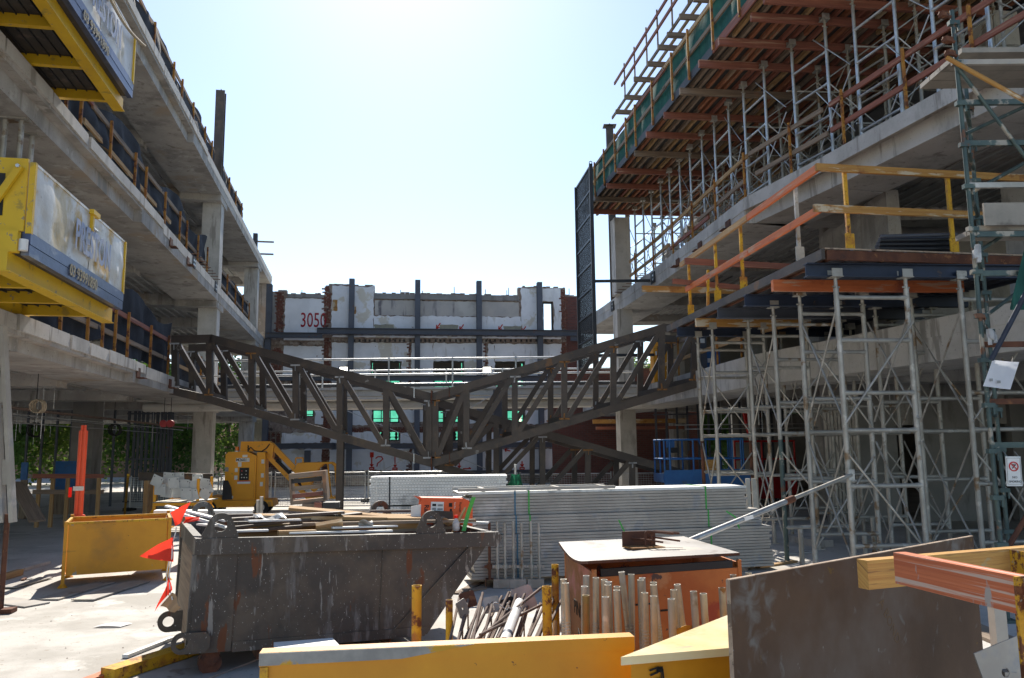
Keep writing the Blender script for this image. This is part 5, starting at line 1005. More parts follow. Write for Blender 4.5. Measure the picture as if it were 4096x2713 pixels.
# orange bollard sleeve
c = PY(313, 2060, 13.2); OB = thing('bollard', 'tall twin-tube orange bollard with striped tape and flared collar', 'bollard', (c.x, c.y, 0)); X = V((.03, 0, 0))
for s_ in (-1, 1): tb('tube', 'orange_plastic', OB, V((c.x, c.y, .8)) + X * s_, V((c.x, c.y, 2.22)) + X * s_, .042, 14); tb('tube_tip', 'orange_plastic', OB, V((c.x, c.y, 2.22)) + X * s_ * .8, V((c.x, c.y, 2.31)) + X * s_ * .8, .022, 12)
MB().tube((c.x, c.y, .66), (c.x, c.y, .84), .155, .10, 14).build('collar', 'orange_plastic', OB); tb('pole', 'dark_metal', OB, (c.x, c.y, .02), (c.x, c.y, .70), .05, 12); MB().tube((c.x, c.y, 0.001), (c.x, c.y, .06), .22, .18, 14).build('base', 'rubber', OB)
MB().box((c.x, c.y - .046, 1.27), (.17, .012, .07)).build('striped_tape', 'label_white', OB); MB().box((c.x - .12, c.y - .07, 1.21), (.05, .01, .16), 25).build('striped_tape', 'red_flag', OB)
# leaning aluminium soldier at far left
a, b_ = PY(32, 2090, 9.6), PY(2, 1490, 9.6); t = thing('formwork_prop', 'pale double-channel formwork prop with a rusty foot at the slab shade edge', 'prop', (a.x, a.y, 0)); d = (b_ - a).normalized()
for s_ in (-1, 1): bm('channel', 'galv_sheet', t, a + V((s_ * .06, 0, 0)), a + d * 2.4 + V((s_ * .06, 0, 0)), .05, .09, (0, 1, 0))
tb('screw_foot', 'rust_steel', t, V((a.x - .01, a.y, .03)), a + d * .1, .03, 10); bx('foot_plate', 'rust_steel', t, (a.x - .01, a.y, .03), (.30, .16, .05), 10)
bx('web', 'galv_sheet', t, a + d * .6, (.07, .03, .3)); bx('web', 'galv_sheet', t, a + d * 1.6, (.07, .03, .3))

# ------------------------------------------------------------------ foreground yellow panels
N1 = Loc((-1.13, 3.63, 0), 7.7); YB = thing('yellow_gate', 'long scuffed yellow steel gate with a rolled grey-worn lip, lowest foreground piece', 'gate', N1.p(0, 0, 0)); L1 = 1.705
N1.bx('sheet', 'yellow_paint', YB, .0, L1, .008, .02, .06, .94); N1.bx('lip', 'yellow_paint', YB, -.004, L1 + .004, .0, .085, .94, 1.0); N1.bx('end_stile', 'yellow_rust', YB, .0, .035, -.006, .0075, .06, .939); N1.bx('end_stile', 'yellow_paint', YB, L1 - .03, L1, .021, .08, .0, .939); N1.bx('end_stile', 'yellow_paint', YB, .0, .03, .021, .08, .0, .939)
MB().prism([N1.p(-.0045, -.004, .945), N1.p(.62, -.004, .949), N1.p(.80, -.004, .975), N1.p(.95, -.004, .9985), N1.p(-.0045, -.004, .9985)], N1.y * .003).build('worn_lip_face', 'steel_wear', YB) if 'steel_wear' in MT else None
tb_pts = [(.45, 3.5), (1.35, 3.74), (2.1, 4.75), (1.62, 4.9)]
TX = thing('tool_box', 'yellow steel site box with a marker drawing and a flat lid coloured cream for sun glare', 'box', (1.2, 4.2, 0)); MB().prism([V((x, y, .02)) for x, y in [(.50, 3.56), (1.33, 3.78), (2.06, 4.72), (1.64, 4.84)]], (0, 0, .945)).build('body', 'yellow_paint', TX); MB().prism([V((x, y, .966)) for x, y in tb_pts], (0, 0, .034)).build('lid', 'yellow_lid_glare', TX)
T2 = Loc((.50, 3.555, 0), 14.8)
def marker(pts, r=.004):
    q = MB(); P_ = [T2.p(a, -.006, h) for a, h in pts]
    for a, b_ in zip(P_, P_[1:]): q.beam(a, b_, .003, r * 2, T2.z, .002)
    return q.build('marker_drawing', 'marker_black', TX)
marker([(.085, .925), (.125, .935), (.145, .925), (.15, .865), (.095, .855), (.095, .88), (.138, .887), (.138, .915), (.12, .922)]); marker([(.088, .905), (.122, .915), (.125, .93)]); marker([(.01, .87), (.045, .878), (.05, .85), (.015, .845)]); marker([(.055, .872), (.06, .84), (.075, .835)]); marker([(.118, .925), (.145, .928)], .009)
# formply sheet
PA, PB = V((.87, 3.27, 0)), V((2.66, 4.66, 0)); pd = (PB - PA).normalized(); pn_ = V((pd.y, -pd.x, 0)); PLY = thing('formply_sheet', 'large dark brown formply sheet standing on edge with a chalky corner', 'ply sheet', PA)
MB().prism([PA + V((0, 0, .15)), PB + V((0, 0, .15)), PB + V((0, 0, 1.35)), PA + V((0, 0, 1.35))], -pn_ * .018).build('face_veneer', 'formply_near', PLY)
MB().prism([PA + V((0, 0, .15)) - pd * .003, PA - pd * .001 + V((0, 0, .15)), PA - pd * .001 + V((0, 0, 1.351)), PA - pd * .003 + V((0, 0, 1.351))], -pn_ * .019).build('sawn_edge', 'ply_edge', PLY); MB().prism([PA + V((0, 0, 1.3505)), PB + V((0, 0, 1.3505)), PB + V((0, 0, 1.354)), PA + V((0, 0, 1.354))], -pn_ * .019).build('sawn_edge', 'ply_edge', PLY)
def blotch(c0, pts, mt_): 
    MB().prism([PA + pd * (c0[0] + a) + pn_ * .0012 + V((0, 0, c0[1] + h)) for a, h in pts], pn_ * .0012).build('plaster_smear', mt_, PLY)
for k, (s_, z_) in enumerate(((1.15, 1.12), (.62, .80), (1.0, .62), (.35, .62))): dx_ = (pd * -.55 + V((0, 0, .83))); text('stamp', 'A BOND', 'stamp_ink', PLY, PA + pd * s_ + pn_ * .0008 + V((0, 0, z_)), -dx_, pd * .83 + V((0, 0, .55)), .07, .0003)
for i, s_ in enumerate((.3, 1.9)):
    o = MB().beam(PA + pd * s_ - pn_ * .22 + V((0, 0, .075)), PA + pd * s_ + pn_ * .16 + V((0, 0, .075)), .10, .15).build('timber_block', 'timber', loc=PA + pd * s_); tag(o, 'timber packer under the near end of the formply sheet' if i == 0 else 'timber packer under the far end of the formply sheet', 'timber')
o = MB().beam(PA + pd * 1.2 - pn_ * .035 + V((0, 0, 0)), PA + pd * 1.2 - pn_ * .035 + V((0, 0, 1.2)), .06, .03, pn_).build('stake', 'timber', loc=PA + pd * 1.2); tag(o, 'timber stake steadying the formply sheet from behind', 'timber')
# near barrier: two rails on a rusty post
RA0, RA1 = V((1.30, 3.02, 1.41)), V((2.6, 3.54, 1.41)); BAR = thing('site_barrier', 'timber barrier of a raw and a red-painted rail on a rusty yellow post', 'barrier', (1.5, 2.4, 0))
bm('rail', 'timber_near', BAR, RA0, RA1, .05, .105); bm('rail', 'timber_red_near', BAR, (1.385, 2.90, 1.452), (1.62, 1.7, 1.452), .05, .108)
px_, py_ = 1.475, 2.40
m = MB().box((px_ + .03, py_ - .04, .72), (.07, .006, 1.44), 12); m.box((px_ + .066, py_ - .005, .72), (.006, .07, 1.44), 12); m.build('post', 'yellow_rust_near', BAR); bx('post_plate', 'yellow_rust_near', BAR, (px_ + .02, py_ - .052, 1.39), (.11, .008, .24), 12); MB().tube((px_ + .005, py_ - .075, 1.40), (px_ + .005, py_ - .05, 1.40), .012, n=8).build('bolt', 'galv', BAR); bx('foot', 'yellow_rust', BAR, (px_ + .03, py_, .01), (.25, .25, .02))
m = MB().box((2.02, 3.24, .73), (.006, .07, 1.46), 12); m.box((2.055, 3.21, .73), (.07, .006, 1.46), 12); m.build('post', 'yellow_rust_near', BAR)
p = PY(3985, 2420, 4.9); t = thing('square_post', 'pale galvanised square post behind the rusty barrier post', 'post', (p.x, p.y, 0)); bm('shaft', 'galv_sheet', t, (p.x, p.y, .02), (p.x, p.y, 1.0), .07, .07, (0, 1, 0)); bx('foot', 'galv_sheet', t, (p.x, p.y, .01), (.2, .2, .02))
pp = PY(4020, 2690, 4.0); t = thing('perforated_plate', 'tilted galvanised plate with one big hole beside the rusty post', 'plate', pp - V((0, 0, .2))); plate_hole(MB(), pp, V((.93, .2, .25)), V((-.22, .1, .95)), .008, lambda a: .13 / max(abs(math.cos(a)), abs(math.sin(a))), .022, 32).build('plate', 'galv_sheet', t); bm('stand', 'galv_sheet', t, (pp.x + .03, pp.y + .05, 0), pp + V((.03, .03, 0)), .06, .06)
for i, (a, b_, Y, r_) in enumerate((((3860, 2590), (4110, 2670), 5.0, .035), ((3850, 2650), (4110, 2740), 4.8, .04), ((3850, 2700), (4110, 2790), 4.6, .045))):
    q0, q1 = PZ(*a, r_ + .002), PZ(*b_, r_ + .002); o = MB().pipe(q0, q1, r_, .004, 14).build('steel_tube', 'galv', loc=q0); tag(o, 'galvanised tube lying on the ground behind the formply sheet', 'tube', 'tubes on the ground behind the formply')
for i, (a, b_) in enumerate((((3860, 2500), (4110, 2600)), ((3700, 2190), (4110, 2230)))):
    q0, q1 = PZ(*a, .02), PZ(*b_, .02); o = MB().beam(q0, q1, .3, .03).build('ground_board', 'timber_grey', loc=q0); tag(o, ('dirty timber board on the ground behind the square post', 'timber board lying in the shade below the green scaffold')[i], 'board')

# ------------------------------------------------------------------ orange box with a bowed ply lid
OL = Loc((.50, 5.18, 0), 19); OL.y = V((-.13, .99, 0)); OL.m = Matrix((OL.x, OL.y, OL.z)).transposed(); OX = thing('site_box', 'faded orange steel box with a bowed ply lid behind the upright tubes', 'box', OL.p(0, 0, 0)); ol, ow, oh = 1.12, .93, 1.085
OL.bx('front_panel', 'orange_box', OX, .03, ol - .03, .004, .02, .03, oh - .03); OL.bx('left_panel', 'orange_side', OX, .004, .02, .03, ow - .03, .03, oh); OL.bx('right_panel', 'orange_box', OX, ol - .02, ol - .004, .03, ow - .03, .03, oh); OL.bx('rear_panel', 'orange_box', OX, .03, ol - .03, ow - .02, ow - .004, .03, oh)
for a in (0, ol - .029):
    for b_ in (0, ow - .029): OL.bx('corner_post', 'orange_box', OX, a, a + .029, b_, b_ + .029, .0, oh + .02)
OL.bx('slot_shadow_bar', 'dark_metal', OX, .06, ol - .07, .002, .03, oh - .028, oh + .02)
lid = MB()
LC = [PY(2352, 2256, 5.08), PY(2959, 2222, 5.56), PY(2735, 2155, 6.35), PY(2235, 2178, 6.05)]
def lidf(a, b_, up=0): return (LC[0] * (1 - a) + LC[1] * a) * (1 - b_) + (LC[3] * (1 - a) + LC[2] * a) * b_ + V((0, 0, up - .05 * math.sin(math.pi * b_) * (1 - a) ** 2))
lid.grid(lambda a, b_: lidf(a, b_, .018), 16, 10).grid(lambda a, b_: lidf(1 - a, b_, 0), 16, 10)
lid.build('lid', 'ply_lid', OX); e = MB()
for k in range(16):
    for b_ in (0, 1): a0, a1 = k / 16, (k + 1) / 16; e.add([lidf(a0, b_), lidf(a1, b_), lidf(a1, b_, .018), lidf(a0, b_, .018)], [(0, 1, 2, 3)])
    for a_ in (0, 1):
        if k < 10: b0, b1 = k / 10, (k + 1) / 10; e.add([lidf(a_, b0), lidf(a_, b1), lidf(a_, b1, .018), lidf(a_, b0, .018)], [(0, 1, 2, 3)])
e.build('lid_edge', 'rust_steel', OX)
text('lettering', 'PING', 'marker_black', OX, OL.p(.002, .62, .72), -OL.y, OL.z, .14, .001, 0, .9) ; text('lettering', 'NG', 'marker_black', OX, OL.p(.002, .5, .56), -OL.y, OL.z, .12, .001)
for i, (a0, a1) in enumerate(((.30, .42), (.48, .62))): OL.bx('scratch', 'marker_black', OX, a0, a1, .0015, .0038, .86 - .05 * i, .872 - .05 * i)
# cast-in bracket on the lid
bc = lidf(.55, .55, .02); KB = Loc(bc + V((-.16, -.05, .0)), 20, -.02); BK = thing('cast_in_bracket', 'rusty angle plate with four bent bars lying on the ply lid', 'bracket', bc)
KB.bx('flat_leg', 'weld_rust', BK, 0, .27, -.08, .06, .0, .010); KB.bx('upright_leg', 'rust_steel', BK, 0, .27, .06, .07, .0, .11)
for k, (a, h, ln) in enumerate(((.07, .065, .30), (.21, .07, .30))): MB().tube(KB.p(a, .06, h), KB.p(a + .17, -.10, h - .02), .007, n=8).build('bent_bar', 'rust_steel', BK)
for k, a in enumerate((.14, .19)): MB().path([KB.p(a, -.02, .01), KB.p(a + .003, -.02, .105), KB.p(a + .012, -.03, .117), KB.p(a + .18, -.11, .105)], .008, 8).build('bent_bar', 'rust_steel', BK)
# ------------------------------------------------------------------ upright screw-jack tubes
tops = [(160, 790), (185, 835), (428, 748), (408, 875), (425, 980), (543, 772), (642, 795), (693, 820), (683, 857), (657, 1000), (793, 878), (788, 920), (847, 705), (962, 732), (1090, 775), (1071, 800), (1120, 950), (1225, 826), (1225, 857), (1226, 990), (1434, 1023), (1464, 915), (1506, 852), (1699, 933), (1815, 960), (2033, 890), (2168, 738), (2350, 715)]
for i, (x, y) in enumerate(tops):
    Y = 5.02 - (y - 705) / 320 * .75
    p = PY(2200 + .338 * x, 2050 + .338 * y, Y); lean = V((rnd.uniform(-.03, .03), rnd.uniform(-.02, .02), 0)) + (V((.10, 0, 0)) if i in (12, 18, 22) else V((0, 0, 0)))
    olive = i == 4
    t = thing('jack_tube', 'olive-stained threaded jack tube standing among the zinc ones' if olive else 'upright zinc threaded jack tube in front of the orange box', 'tube', (p.x + lean.x, p.y + lean.y, .06), None if olive else 'upright jack tubes')
    b_ = V((p.x + lean.x, p.y + lean.y, .06)); d = (p - b_); mt_ = 'zinc_pipe_olive' if olive else rnd.choice(('zinc_pipe', 'zinc_pipe', 'prop_steel'))
    sp = rnd.uniform(.70, .82); MB().pipe(b_ + d * sp, p, .0195, .004, 14).build('plain_end', mt_, t)
    th = MB(); n = 34
    for k in range(n): a0 = b_ + d * (sp - .0 - (k + 1) * .0165); a1 = b_ + d * (sp - k * .0165); mid = (a0 + a1) / 2; th.tube(a0, mid, .0185, .0205, 12, False); th.tube(mid, a1, .0205, .0185, 12, False)
    th.tube(b_, b_ + d * (sp - n * .0165), .0185, n=12); th.build('threaded_shank', mt_, t)
# crate that holds them
CR = thing('tube_crate', 'yellow steel crate holding the upright jack tubes', 'crate', (.9, 4.7, 0)); CB = Loc((.15, 4.22, 0), 6)
for a0, a1, b0, b1 in ((0, 1.25, 0, .02), (0, 1.25, .78, .80), (0, .02, .021, .779), (1.23, 1.25, .021, .779)): CB.bx('crate_wall', 'yellow_paint', CR, a0, a1, b0, b1, .02, .42)
CB.bx('crate_floor', 'yellow_paint', CR, .021, 1.229, .021, .779, .02, .05)
o = MB(); bp = [PY(x, y, 4.5) for x, y in ((2672, 2530), (2745, 2500), (2778, 2505), (2700, 2540))]; o = thing('yellow_socket', 'open yellow square socket between the tubes and the site box', 'socket', bp[0] - V((0, 0, .35)))
for a, b_ in zip(bp, bp[1:] + bp[:1]): MB().prism([a - V((0, 0, .9)), b_ - V((0, 0, .9)), b_, a], (b_ - a).cross(V((0, 0, 1))).normalized() * .004).build('socket_wall', 'yellow_rust', o)

# ------------------------------------------------------------------ yellow rack with rods, plates and tubes
RKp = [PY(1667, 2342, 5.0), PY(1797, 2400, 6.0), PY(2187, 2345, 5.2), PY(2220, 2258, 6.1)]; RK = thing('steel_rack', 'yellow tubular rack with four posts holding rods and plates', 'rack', ((RKp[0].x + RKp[2].x) / 2, 5.5, 0))
for p in RKp: MB().pipe((p.x, p.y, .03), p, .027 if p.y > 5.5 else .031, .004, 14).build('post', 'yellow_rust', RK); bx('foot', 'yellow_rust', RK, (p.x, p.y, .015), (.12, .12, .03))
for a, b_ in ((0, 2), (1, 3), (0, 1), (2, 3)):
    for z in (.22, .40): bm('cross_rail', 'yellow_rust', RK, V((RKp[a].x, RKp[a].y, z)), V((RKp[b_].x, RKp[b_].y, z)), .04, .05)
for k in range(5): f = (k + .5) / 5; a = RKp[0] * (1 - f) + RKp[2] * f; b_ = RKp[1] * (1 - f) + RKp[3] * f; bm('tray_bar', 'yellow_rust', RK, V((a.x, a.y, .26)), V((b_.x, b_.y, .26)), .05, .02)
for k in range(38):
    x0 = 1730 + k * 8.5 + rnd.uniform(-12, 12); a = PY(x0, 2580 - k * 1.0, 5.0 + rnd.uniform(-.1, .1)); a.z = .3 + rnd.uniform(0, .06); tx = x0 + rnd.uniform(90, 230); b_ = PY(tx, 2365 + rnd.uniform(0, 70), 6.25 + rnd.uniform(-.15, .2)); b_.z = min(b_.z, .86)
    o = MB().tube(a, b_, .0105, n=7).build('steel_rod', 'rebar', loc=a); tag(o, 'long rusty steel rod in the sloping pile on the yellow rack', 'rod', 'rods on the yellow rack')
for i, (a, b_) in enumerate((((1990, 2555), (2075, 2400)), ((1905, 2560), (2165, 2352)), ((1920, 2540), (2215, 2395)))): 
    a = PY(*a, 5.3); b_ = PY(*b_, 6.1); a.z = max(a.z, .33); o = MB().tube(a, b_, .0105, n=7).build('steel_rod', 'rebar', loc=a); tag(o, ('rod crossing steeply over the rack plates', 'rod leaning furthest over the rack end', 'rod lying flattest over the rack end')[i], 'rod')
a, b_ = PY(2018, 2570, 5.1), PY(2078, 2412, 6.0); o = MB().pipe(a, b_, .036, .004, 16).build('white_tube', 'white_pvc', loc=a); tag(o, 'thick white tube with a dark band lying on the rack', 'tube')
bd = a + (b_ - a) * .12; o2 = MB().tube(bd, bd + (b_ - a).normalized() * .05, .0375, n=16, cap=False).build('dark_band', 'blue_steel', o)
for i, (x, y, Y, rz) in enumerate(((1872, 2405, 5.9, 20), (1965, 2425, 5.8, -15), (2035, 2430, 5.85, 35), (2095, 2400, 5.95, 25), (1850, 2440, 5.7, 60))):
    c = PY(x, y - 6, Y + .3); t = thing('fixing_plate', ['rusty drilled plate upright among the rods', 'grey drilled plate between the rods', 'black drilled plate behind the steep rod', 'large galvanised drilled plate by the white tube', 'small grey plate half buried in the rods'][i], 'plate', c); q = MB(); xx = rotz(rz) @ V((1, 0, .2)); yy = V((0, .45, .9)); plate_hole(q, c, xx, (yy - xx.normalized() * yy.dot(xx.normalized())), .008, lambda a: (.06 if i != 3 else .09) / max(abs(math.cos(a)), abs(math.sin(a))), .011, 28); q.build('plate', ('rust_steel', 'galv_sheet', 'black', 'galv_sheet', 'prop_steel')[i], t)
    bm('stem', 'rebar', t, c - V((0, 0, .07)), V((c.x, c.y, .3)), .012, .012)
a, b_ = PY(2128, 2475, 5.9), PY(2260, 2410, 6.7); a.z = .45; b_.z = .45; o = MB().pipe(a, b_, .035, .005, 14).build('dark_pipe', 'mill_steel', loc=a); tag(o, 'dark open-ended pipe lying across the rack end', 'pipe')
a, b_ = PY(2205, 2560, 5.0), PY(2222, 2485, 5.3); o = MB().tube(a - V((0, 0, .3)), b_, .035, .012, 8).build('timber_stake', 'timber', loc=a); tag(o, 'pale pointed timber stake beside the rack post', 'stake')
o = MB().path([PY(1960 + 14 * math.cos(k) + k * 9, 2425 + 16 * math.sin(k * 1.3) , 5.75) for k in range(14)], .004, 5).build('wire_tangle', 'galv', loc=PY(1960, 2425, 5.75)); tag(o, 'loose tie wire tangled over the rods', 'wire')
p = PY(1200, 2590, 5.6); o = MB().prism([PZ(1095, 2618, .35), PZ(1365, 2600, .35), PZ(1330, 2562, .35), PZ(1095, 2580, .35)], (0, 0, .02)).build('white_sheet', 'white_pvc', loc=p); tag(o, 'white board lying beyond the yellow gate lip', 'board'); o2 = MB().box(PZ(1230, 2590, .36) - V((0, 0, .19)), (.25, .12, .33), 10).build('support_block', 'timber_grey', o)
# ------------------------------------------------------------------ galvanised decking bundles
GL = Loc((-.50, 10.97, 0), 12.4); sh = .0417
bundles = [(0, 6, -.06, 4.45, 'lowest'), (6, 8, -.03, 4.42, 'lower'), (14, 6, .0, 4.30, 'upper'), (20, 8, -.05, 4.12, 'topmost')]
z = .10
for i, x in enumerate((.3, 2.1, 3.9)): o = GL.box(MB(), x, x + .1, .0, .75, .0, .098).build('timber_bearer', 'timber_grey', loc=GL.p(x, 0, 0)); tag(o, 'timber bearer under the galvanised decking stack', 'timber', 'bearers under the decking')
for (n0, n, a0, a1, nm) in bundles:
    bo = {'lowest': 0, 'lower': .02, 'upper': .08, 'topmost': .14}[nm]
    t = thing('decking_bundle', nm + ' bundle of galvanised steel decking sheets in the big strapped stack', 'decking bundle', GL.p(a0, 0, z))
    for k in range(n):
        j0, j1 = rnd.uniform(-.05, .03), rnd.uniform(-.03, .03); stag = -.14 if (nm in ('topmost', 'upper') and k % 2) else 0
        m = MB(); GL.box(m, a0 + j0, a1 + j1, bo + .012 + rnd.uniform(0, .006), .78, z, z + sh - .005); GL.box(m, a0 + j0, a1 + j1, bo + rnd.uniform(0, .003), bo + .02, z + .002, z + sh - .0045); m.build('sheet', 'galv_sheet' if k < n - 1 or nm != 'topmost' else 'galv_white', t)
        if stag: 
            for b_ in (bo + .03, bo + .22, bo + .40): GL.bx('tongue', 'galv', t, a0 + stag - .05, a0 + j0 - .001, b_, b_ + .16, z + .004, z + sh - .01)
        z += sh
    for s_, mt_ in ((.75, 'strap_green'), (.55, 'strap_blue'), (3.45, 'strap_green')):
        GL.bx('strap', mt_, t, s_, s_ + .022, bo - .006, bo - .0015, z - n * sh + .004, z)
    if nm == 'topmost':
        for s_ in (.75, 3.45): GL.bx('strap', 'strap_green', t, s_, s_ + .022, bo - .005, .785, z - .004, z + .003)
for i, pts in enumerate((((2905, 2045), (2940, 2068), (2958, 2115)), ((2475, 2080), (2500, 2133)))): 
    P_ = [PY(x, y, 11.5 - i * .25) for x, y in pts]; o = MB()
    for a, b_ in zip(P_, P_[1:]): o.beam(a, b_, .022, .003, (0, 1, 0))
    tag(o.build('packing_strap', 'strap_green', loc=P_[0]), ('cut green strap curling over the decking end' , 'cut green strap hanging on the decking face')[i], 'strap')
t = thing('ladder_frame', 'light steel ladder frame lying on top of the decking stack', 'frame', GL.p(.3, .2, z))
for b_ in (.12, .62): GL.bx('side_bar', 'galv_sheet', t, -.25, 2.05, b_, b_ + .04, z + .002, z + .045)
for a in (.1, 1.2, 1.9): GL.bx('cross_bar', 'galv_sheet', t, a, a + .05, .161, .619, z + .006, z + .04)
# base jacks in a row
for k, x in enumerate((1959, 1991, 2022, 2056, 2089, 2127, 2159)):
    p = PZ(x, 2352, .0); mt_ = 'rust_steel' if k == 0 else 'prop_steel'; t = thing('base_jack', 'rust-brown base jack at the end of the row of upturned jacks' if k == 0 else 'galvanised base jack upturned in the row before the decking', 'jack', (p.x, p.y, 0), None if k == 0 else 'row of upturned base jacks')
    m = MB().box((p.x, p.y, .118), (.112, .12, .008)); m.box((p.x - .052, p.y, .06), (.008, .12, .11)); m.box((p.x + .052, p.y, .06), (.008, .12, .11)); 
    if k: m.box((p.x, p.y - .056, .06), (.096, .008, .11))
    m.build('u_head', mt_, t); tb('stem', mt_, t, (p.x, p.y, .122), (p.x, p.y, .86 + .02 * (k % 2)), .019, 12); tb('nut', mt_, t, (p.x, p.y, .25), (p.x, p.y, .31), .034, 8)
    for s_ in (-1, 1): bx('nut_wing', mt_, t, (p.x + s_ * .05, p.y, .28), (.04, .018, .035))
for i, (a, b_) in enumerate((((1880, 2362), (1935, 2352)), ((1830, 2375), (1920, 2330)))): q0, q1 = PZ(*a, .012), PZ(*b_, .012); o = MB().beam(q0, q1, .12, .02).build('ground_board', 'timber_grey', loc=q0); tag(o, ('short batten on sunlit slab by the decking corner', 'thin board on the slab by the decking corner')[i], 'board')
# white perforated plank bundles behind
PK = Loc((-3.06, 17.0, 0), 3); z = .10
for bi, (n, lab) in enumerate(((9, 'lower bundle of perforated white steel planks behind the skip'), (10, 'upper bundle of perforated white steel planks behind the skip'))):
    t = thing('plank_bundle', lab, 'plank bundle', PK.p(0, 0, z))
    for k in range(n):
        j = rnd.uniform(-.02, .02); pk = PK.bx('plank', 'galv_white', t, j, 2.92 + j, 0, .9, z, z + .054)
        if bi == 1 or k > 4:
            h = MB()
            for q in range(44): PK.box(h, .05 + q * .064 + j, .064 + q * .064 + j, -.003, -.0005, z + .02, z + .036)
            tag(h.build('perforations', 'label_grey', pk), kind='stuff')
        z += .06
    for s_ in (.12, .40, 2.75): PK.bx('strap', 'dark_metal' if s_ == .4 else 'galv', t, s_, s_ + .03, -.008, -.004, z - n * .06, z)
    z += .03
for x in (.3, 1.5, 2.6): o = PK.box(MB(), x, x + .1, .0, .9, 0, .099).build('timber_bearer', 'timber_grey', loc=PK.p(x, 0)); tag(o, 'timber bearer under the white plank bundles', 'timber', 'bearers under the planks')
# crumpled green net on fence post
c = PY(2062, 1925, 17.2); o = MB().grid(lambda a, b_: c + V(((.07 + .12 * b_) * math.cos(a * 6.28) + .03 * math.sin(a * 25), .12 * math.sin(a * 6.28), .12 - .34 * b_ + .03 * math.sin(a * 19 + b_ * 8))), 28, 10).build('net_bag', 'net_green', loc=c); tag(o, 'bunched bright green netting hung at the white plank bundle end', 'net'); o2 = MB().tube(c + V((0, 0, .1)), c + V((0, 0, .36)), .03, n=8).build('hook', 'galv', o); o3 = MB().beam(V((c.x, c.y, 0)), c + V((0, 0, .1)), .03, .03).build('stand', 'galv', o)

# ------------------------------------------------------------------ mesh fence panels
def fence_panel(a, b_, lab, h=1.02):
    a = V((a[0], a[1], 0)); b_ = V((b_[0], b_[1], 0)); t = thing('mesh_fence', lab, 'fence', a, 'mesh fence panels across the yard'); d = b_ - a; Z = lambda z: V((0, 0, z))
    for p in (a + d * .004, b_ - d * .004): tb('post', 'galv', t, p + Z(.01), p + Z(h + .06), .022, 8); bx('foot', 'rubber', t, p + Z(.05), (.2, .5, .10))
    for z in (.10, h): tb('rail', 'galv', t, a + Z(z), b_ + Z(z), .017, 8)
    m = MB(); n = int(d.length / .075)
    for k in range(1, n): p = a + d * k / n; m.beam(p + Z(.1), p + Z(h), .004, .006, (0, 1, 0))
    for k in range(1, 17): z = .1 + (h - .1) * k / 17; m.beam(a + Z(z), b_ + Z(z), .004, .007)
    tag(m.build('mesh_infill', 'galv', t), kind='stuff')
fx = [PY(x, 1910, 25.0).x for x in (520, 885, 1300, 1700, 2075, 2440, 2790)]
for k in range(6): fence_panel((fx[k] + .03, 25.0 - .12 * k), (fx[k + 1] - .03, 25.0 - .12 * (k + 1)), 'low galvanised mesh fence panel across the yard behind the stacks')
for k in range(3): fence_panel((fx[0] + 3.3 * k + .3, 28.2), (fx[0] + 3.3 * (k + 1) + .25, 28.0), 'galvanised mesh fence panel in the second line behind the first')
# ------------------------------------------------------------------ yellow vertical mast lift
BL = Loc(PY(893, 2060, 23.0), 8); BL.o.z = 0
ML = thing('mast_lift', 'yellow vertical mast lift marked M2601 behind the skip', 'lift', BL.o + V((.5, 0, 0)))
MB().prism([BL.p(0, 0, .42), BL.p(.87, 0, .42), BL.p(.87, 0, 1.68), BL.p(.60, 0, 1.80), BL.p(.08, 0, 1.80), BL.p(0, 0, 1.72)], BL.y * .8).build('mast_housing', 'yellow_clean', ML)
BL.bx('door_panel', 'yellow_clean', ML, .30, .82, -.02, -.001, .46, 1.70)
ch_ = MB().prism([BL.p(-.62, .0, .22), BL.p(-.60, .0, .42), BL.p(-.40, .0, .54), BL.p(-.05, .0, .50), BL.p(.0, .0, .41), BL.p(1.35, .0, .41), BL.p(1.4, .0, .22)], BL.y * .95).build('chassis', 'yellow_clean', ML)
for a in (-.40, 1.05):
    for b_ in (-.03, .84): w = MB().tube(BL.p(a, b_, .2), BL.p(a, b_ + .13, .2), .20, n=20).build('wheel', 'rubber', ML); MB().tube(BL.p(a, b_ - .01, .2), BL.p(a, b_ + .14, .2), .10, n=14).build('rim', 'galv', w)
MB().prism([BL.p(-.04, -.06, .44), BL.p(.24, -.06, .44), BL.p(.20, -.06, .78), BL.p(.10, -.06, .98), BL.p(-.02, -.06, .98)], BL.y * .055).build('fender', 'dark_metal', ML)
MB().prism([BL.p(.36, .2, 1.805), BL.p(1.12, .2, 1.805), BL.p(1.28, .2, 1.60), BL.p(1.32, .2, 1.98), BL.p(1.18, .2, 2.10), BL.p(.38, .2, 2.10)], BL.y * .4).build('mast_head', 'yellow_clean', ML)
ms = MB(); ms.prism([BL.p(.87, .08, .42), BL.p(1.14, .08, .42), BL.p(1.10, .08, 1.78), BL.p(.87, .08, 1.78)], BL.y * .6); ms.build('mast', 'yellow_clean', ML)
bm('jib_arm', 'yellow_clean', ML, BL.p(1.22, .4, 2.0), BL.p(2.55, .4, .62), .22, .15); bm('jib_arm', 'yellow_clean', ML, BL.p(1.08, .4, 1.72), BL.p(2.35, .4, .40), .2, .12); tb('jib_ram', 'black', ML, BL.p(1.4, .26, 1.55), BL.p(2.25, .26, .70), .05, 10)
for k in range(3): bx('cable_clip', 'yellow_clean', ML, BL.p(1.6 + k * .32, .27, 1.63 - k * .33), (.10, .03, .10), Matrix.Rotation(R(46), 3, 'Y'))
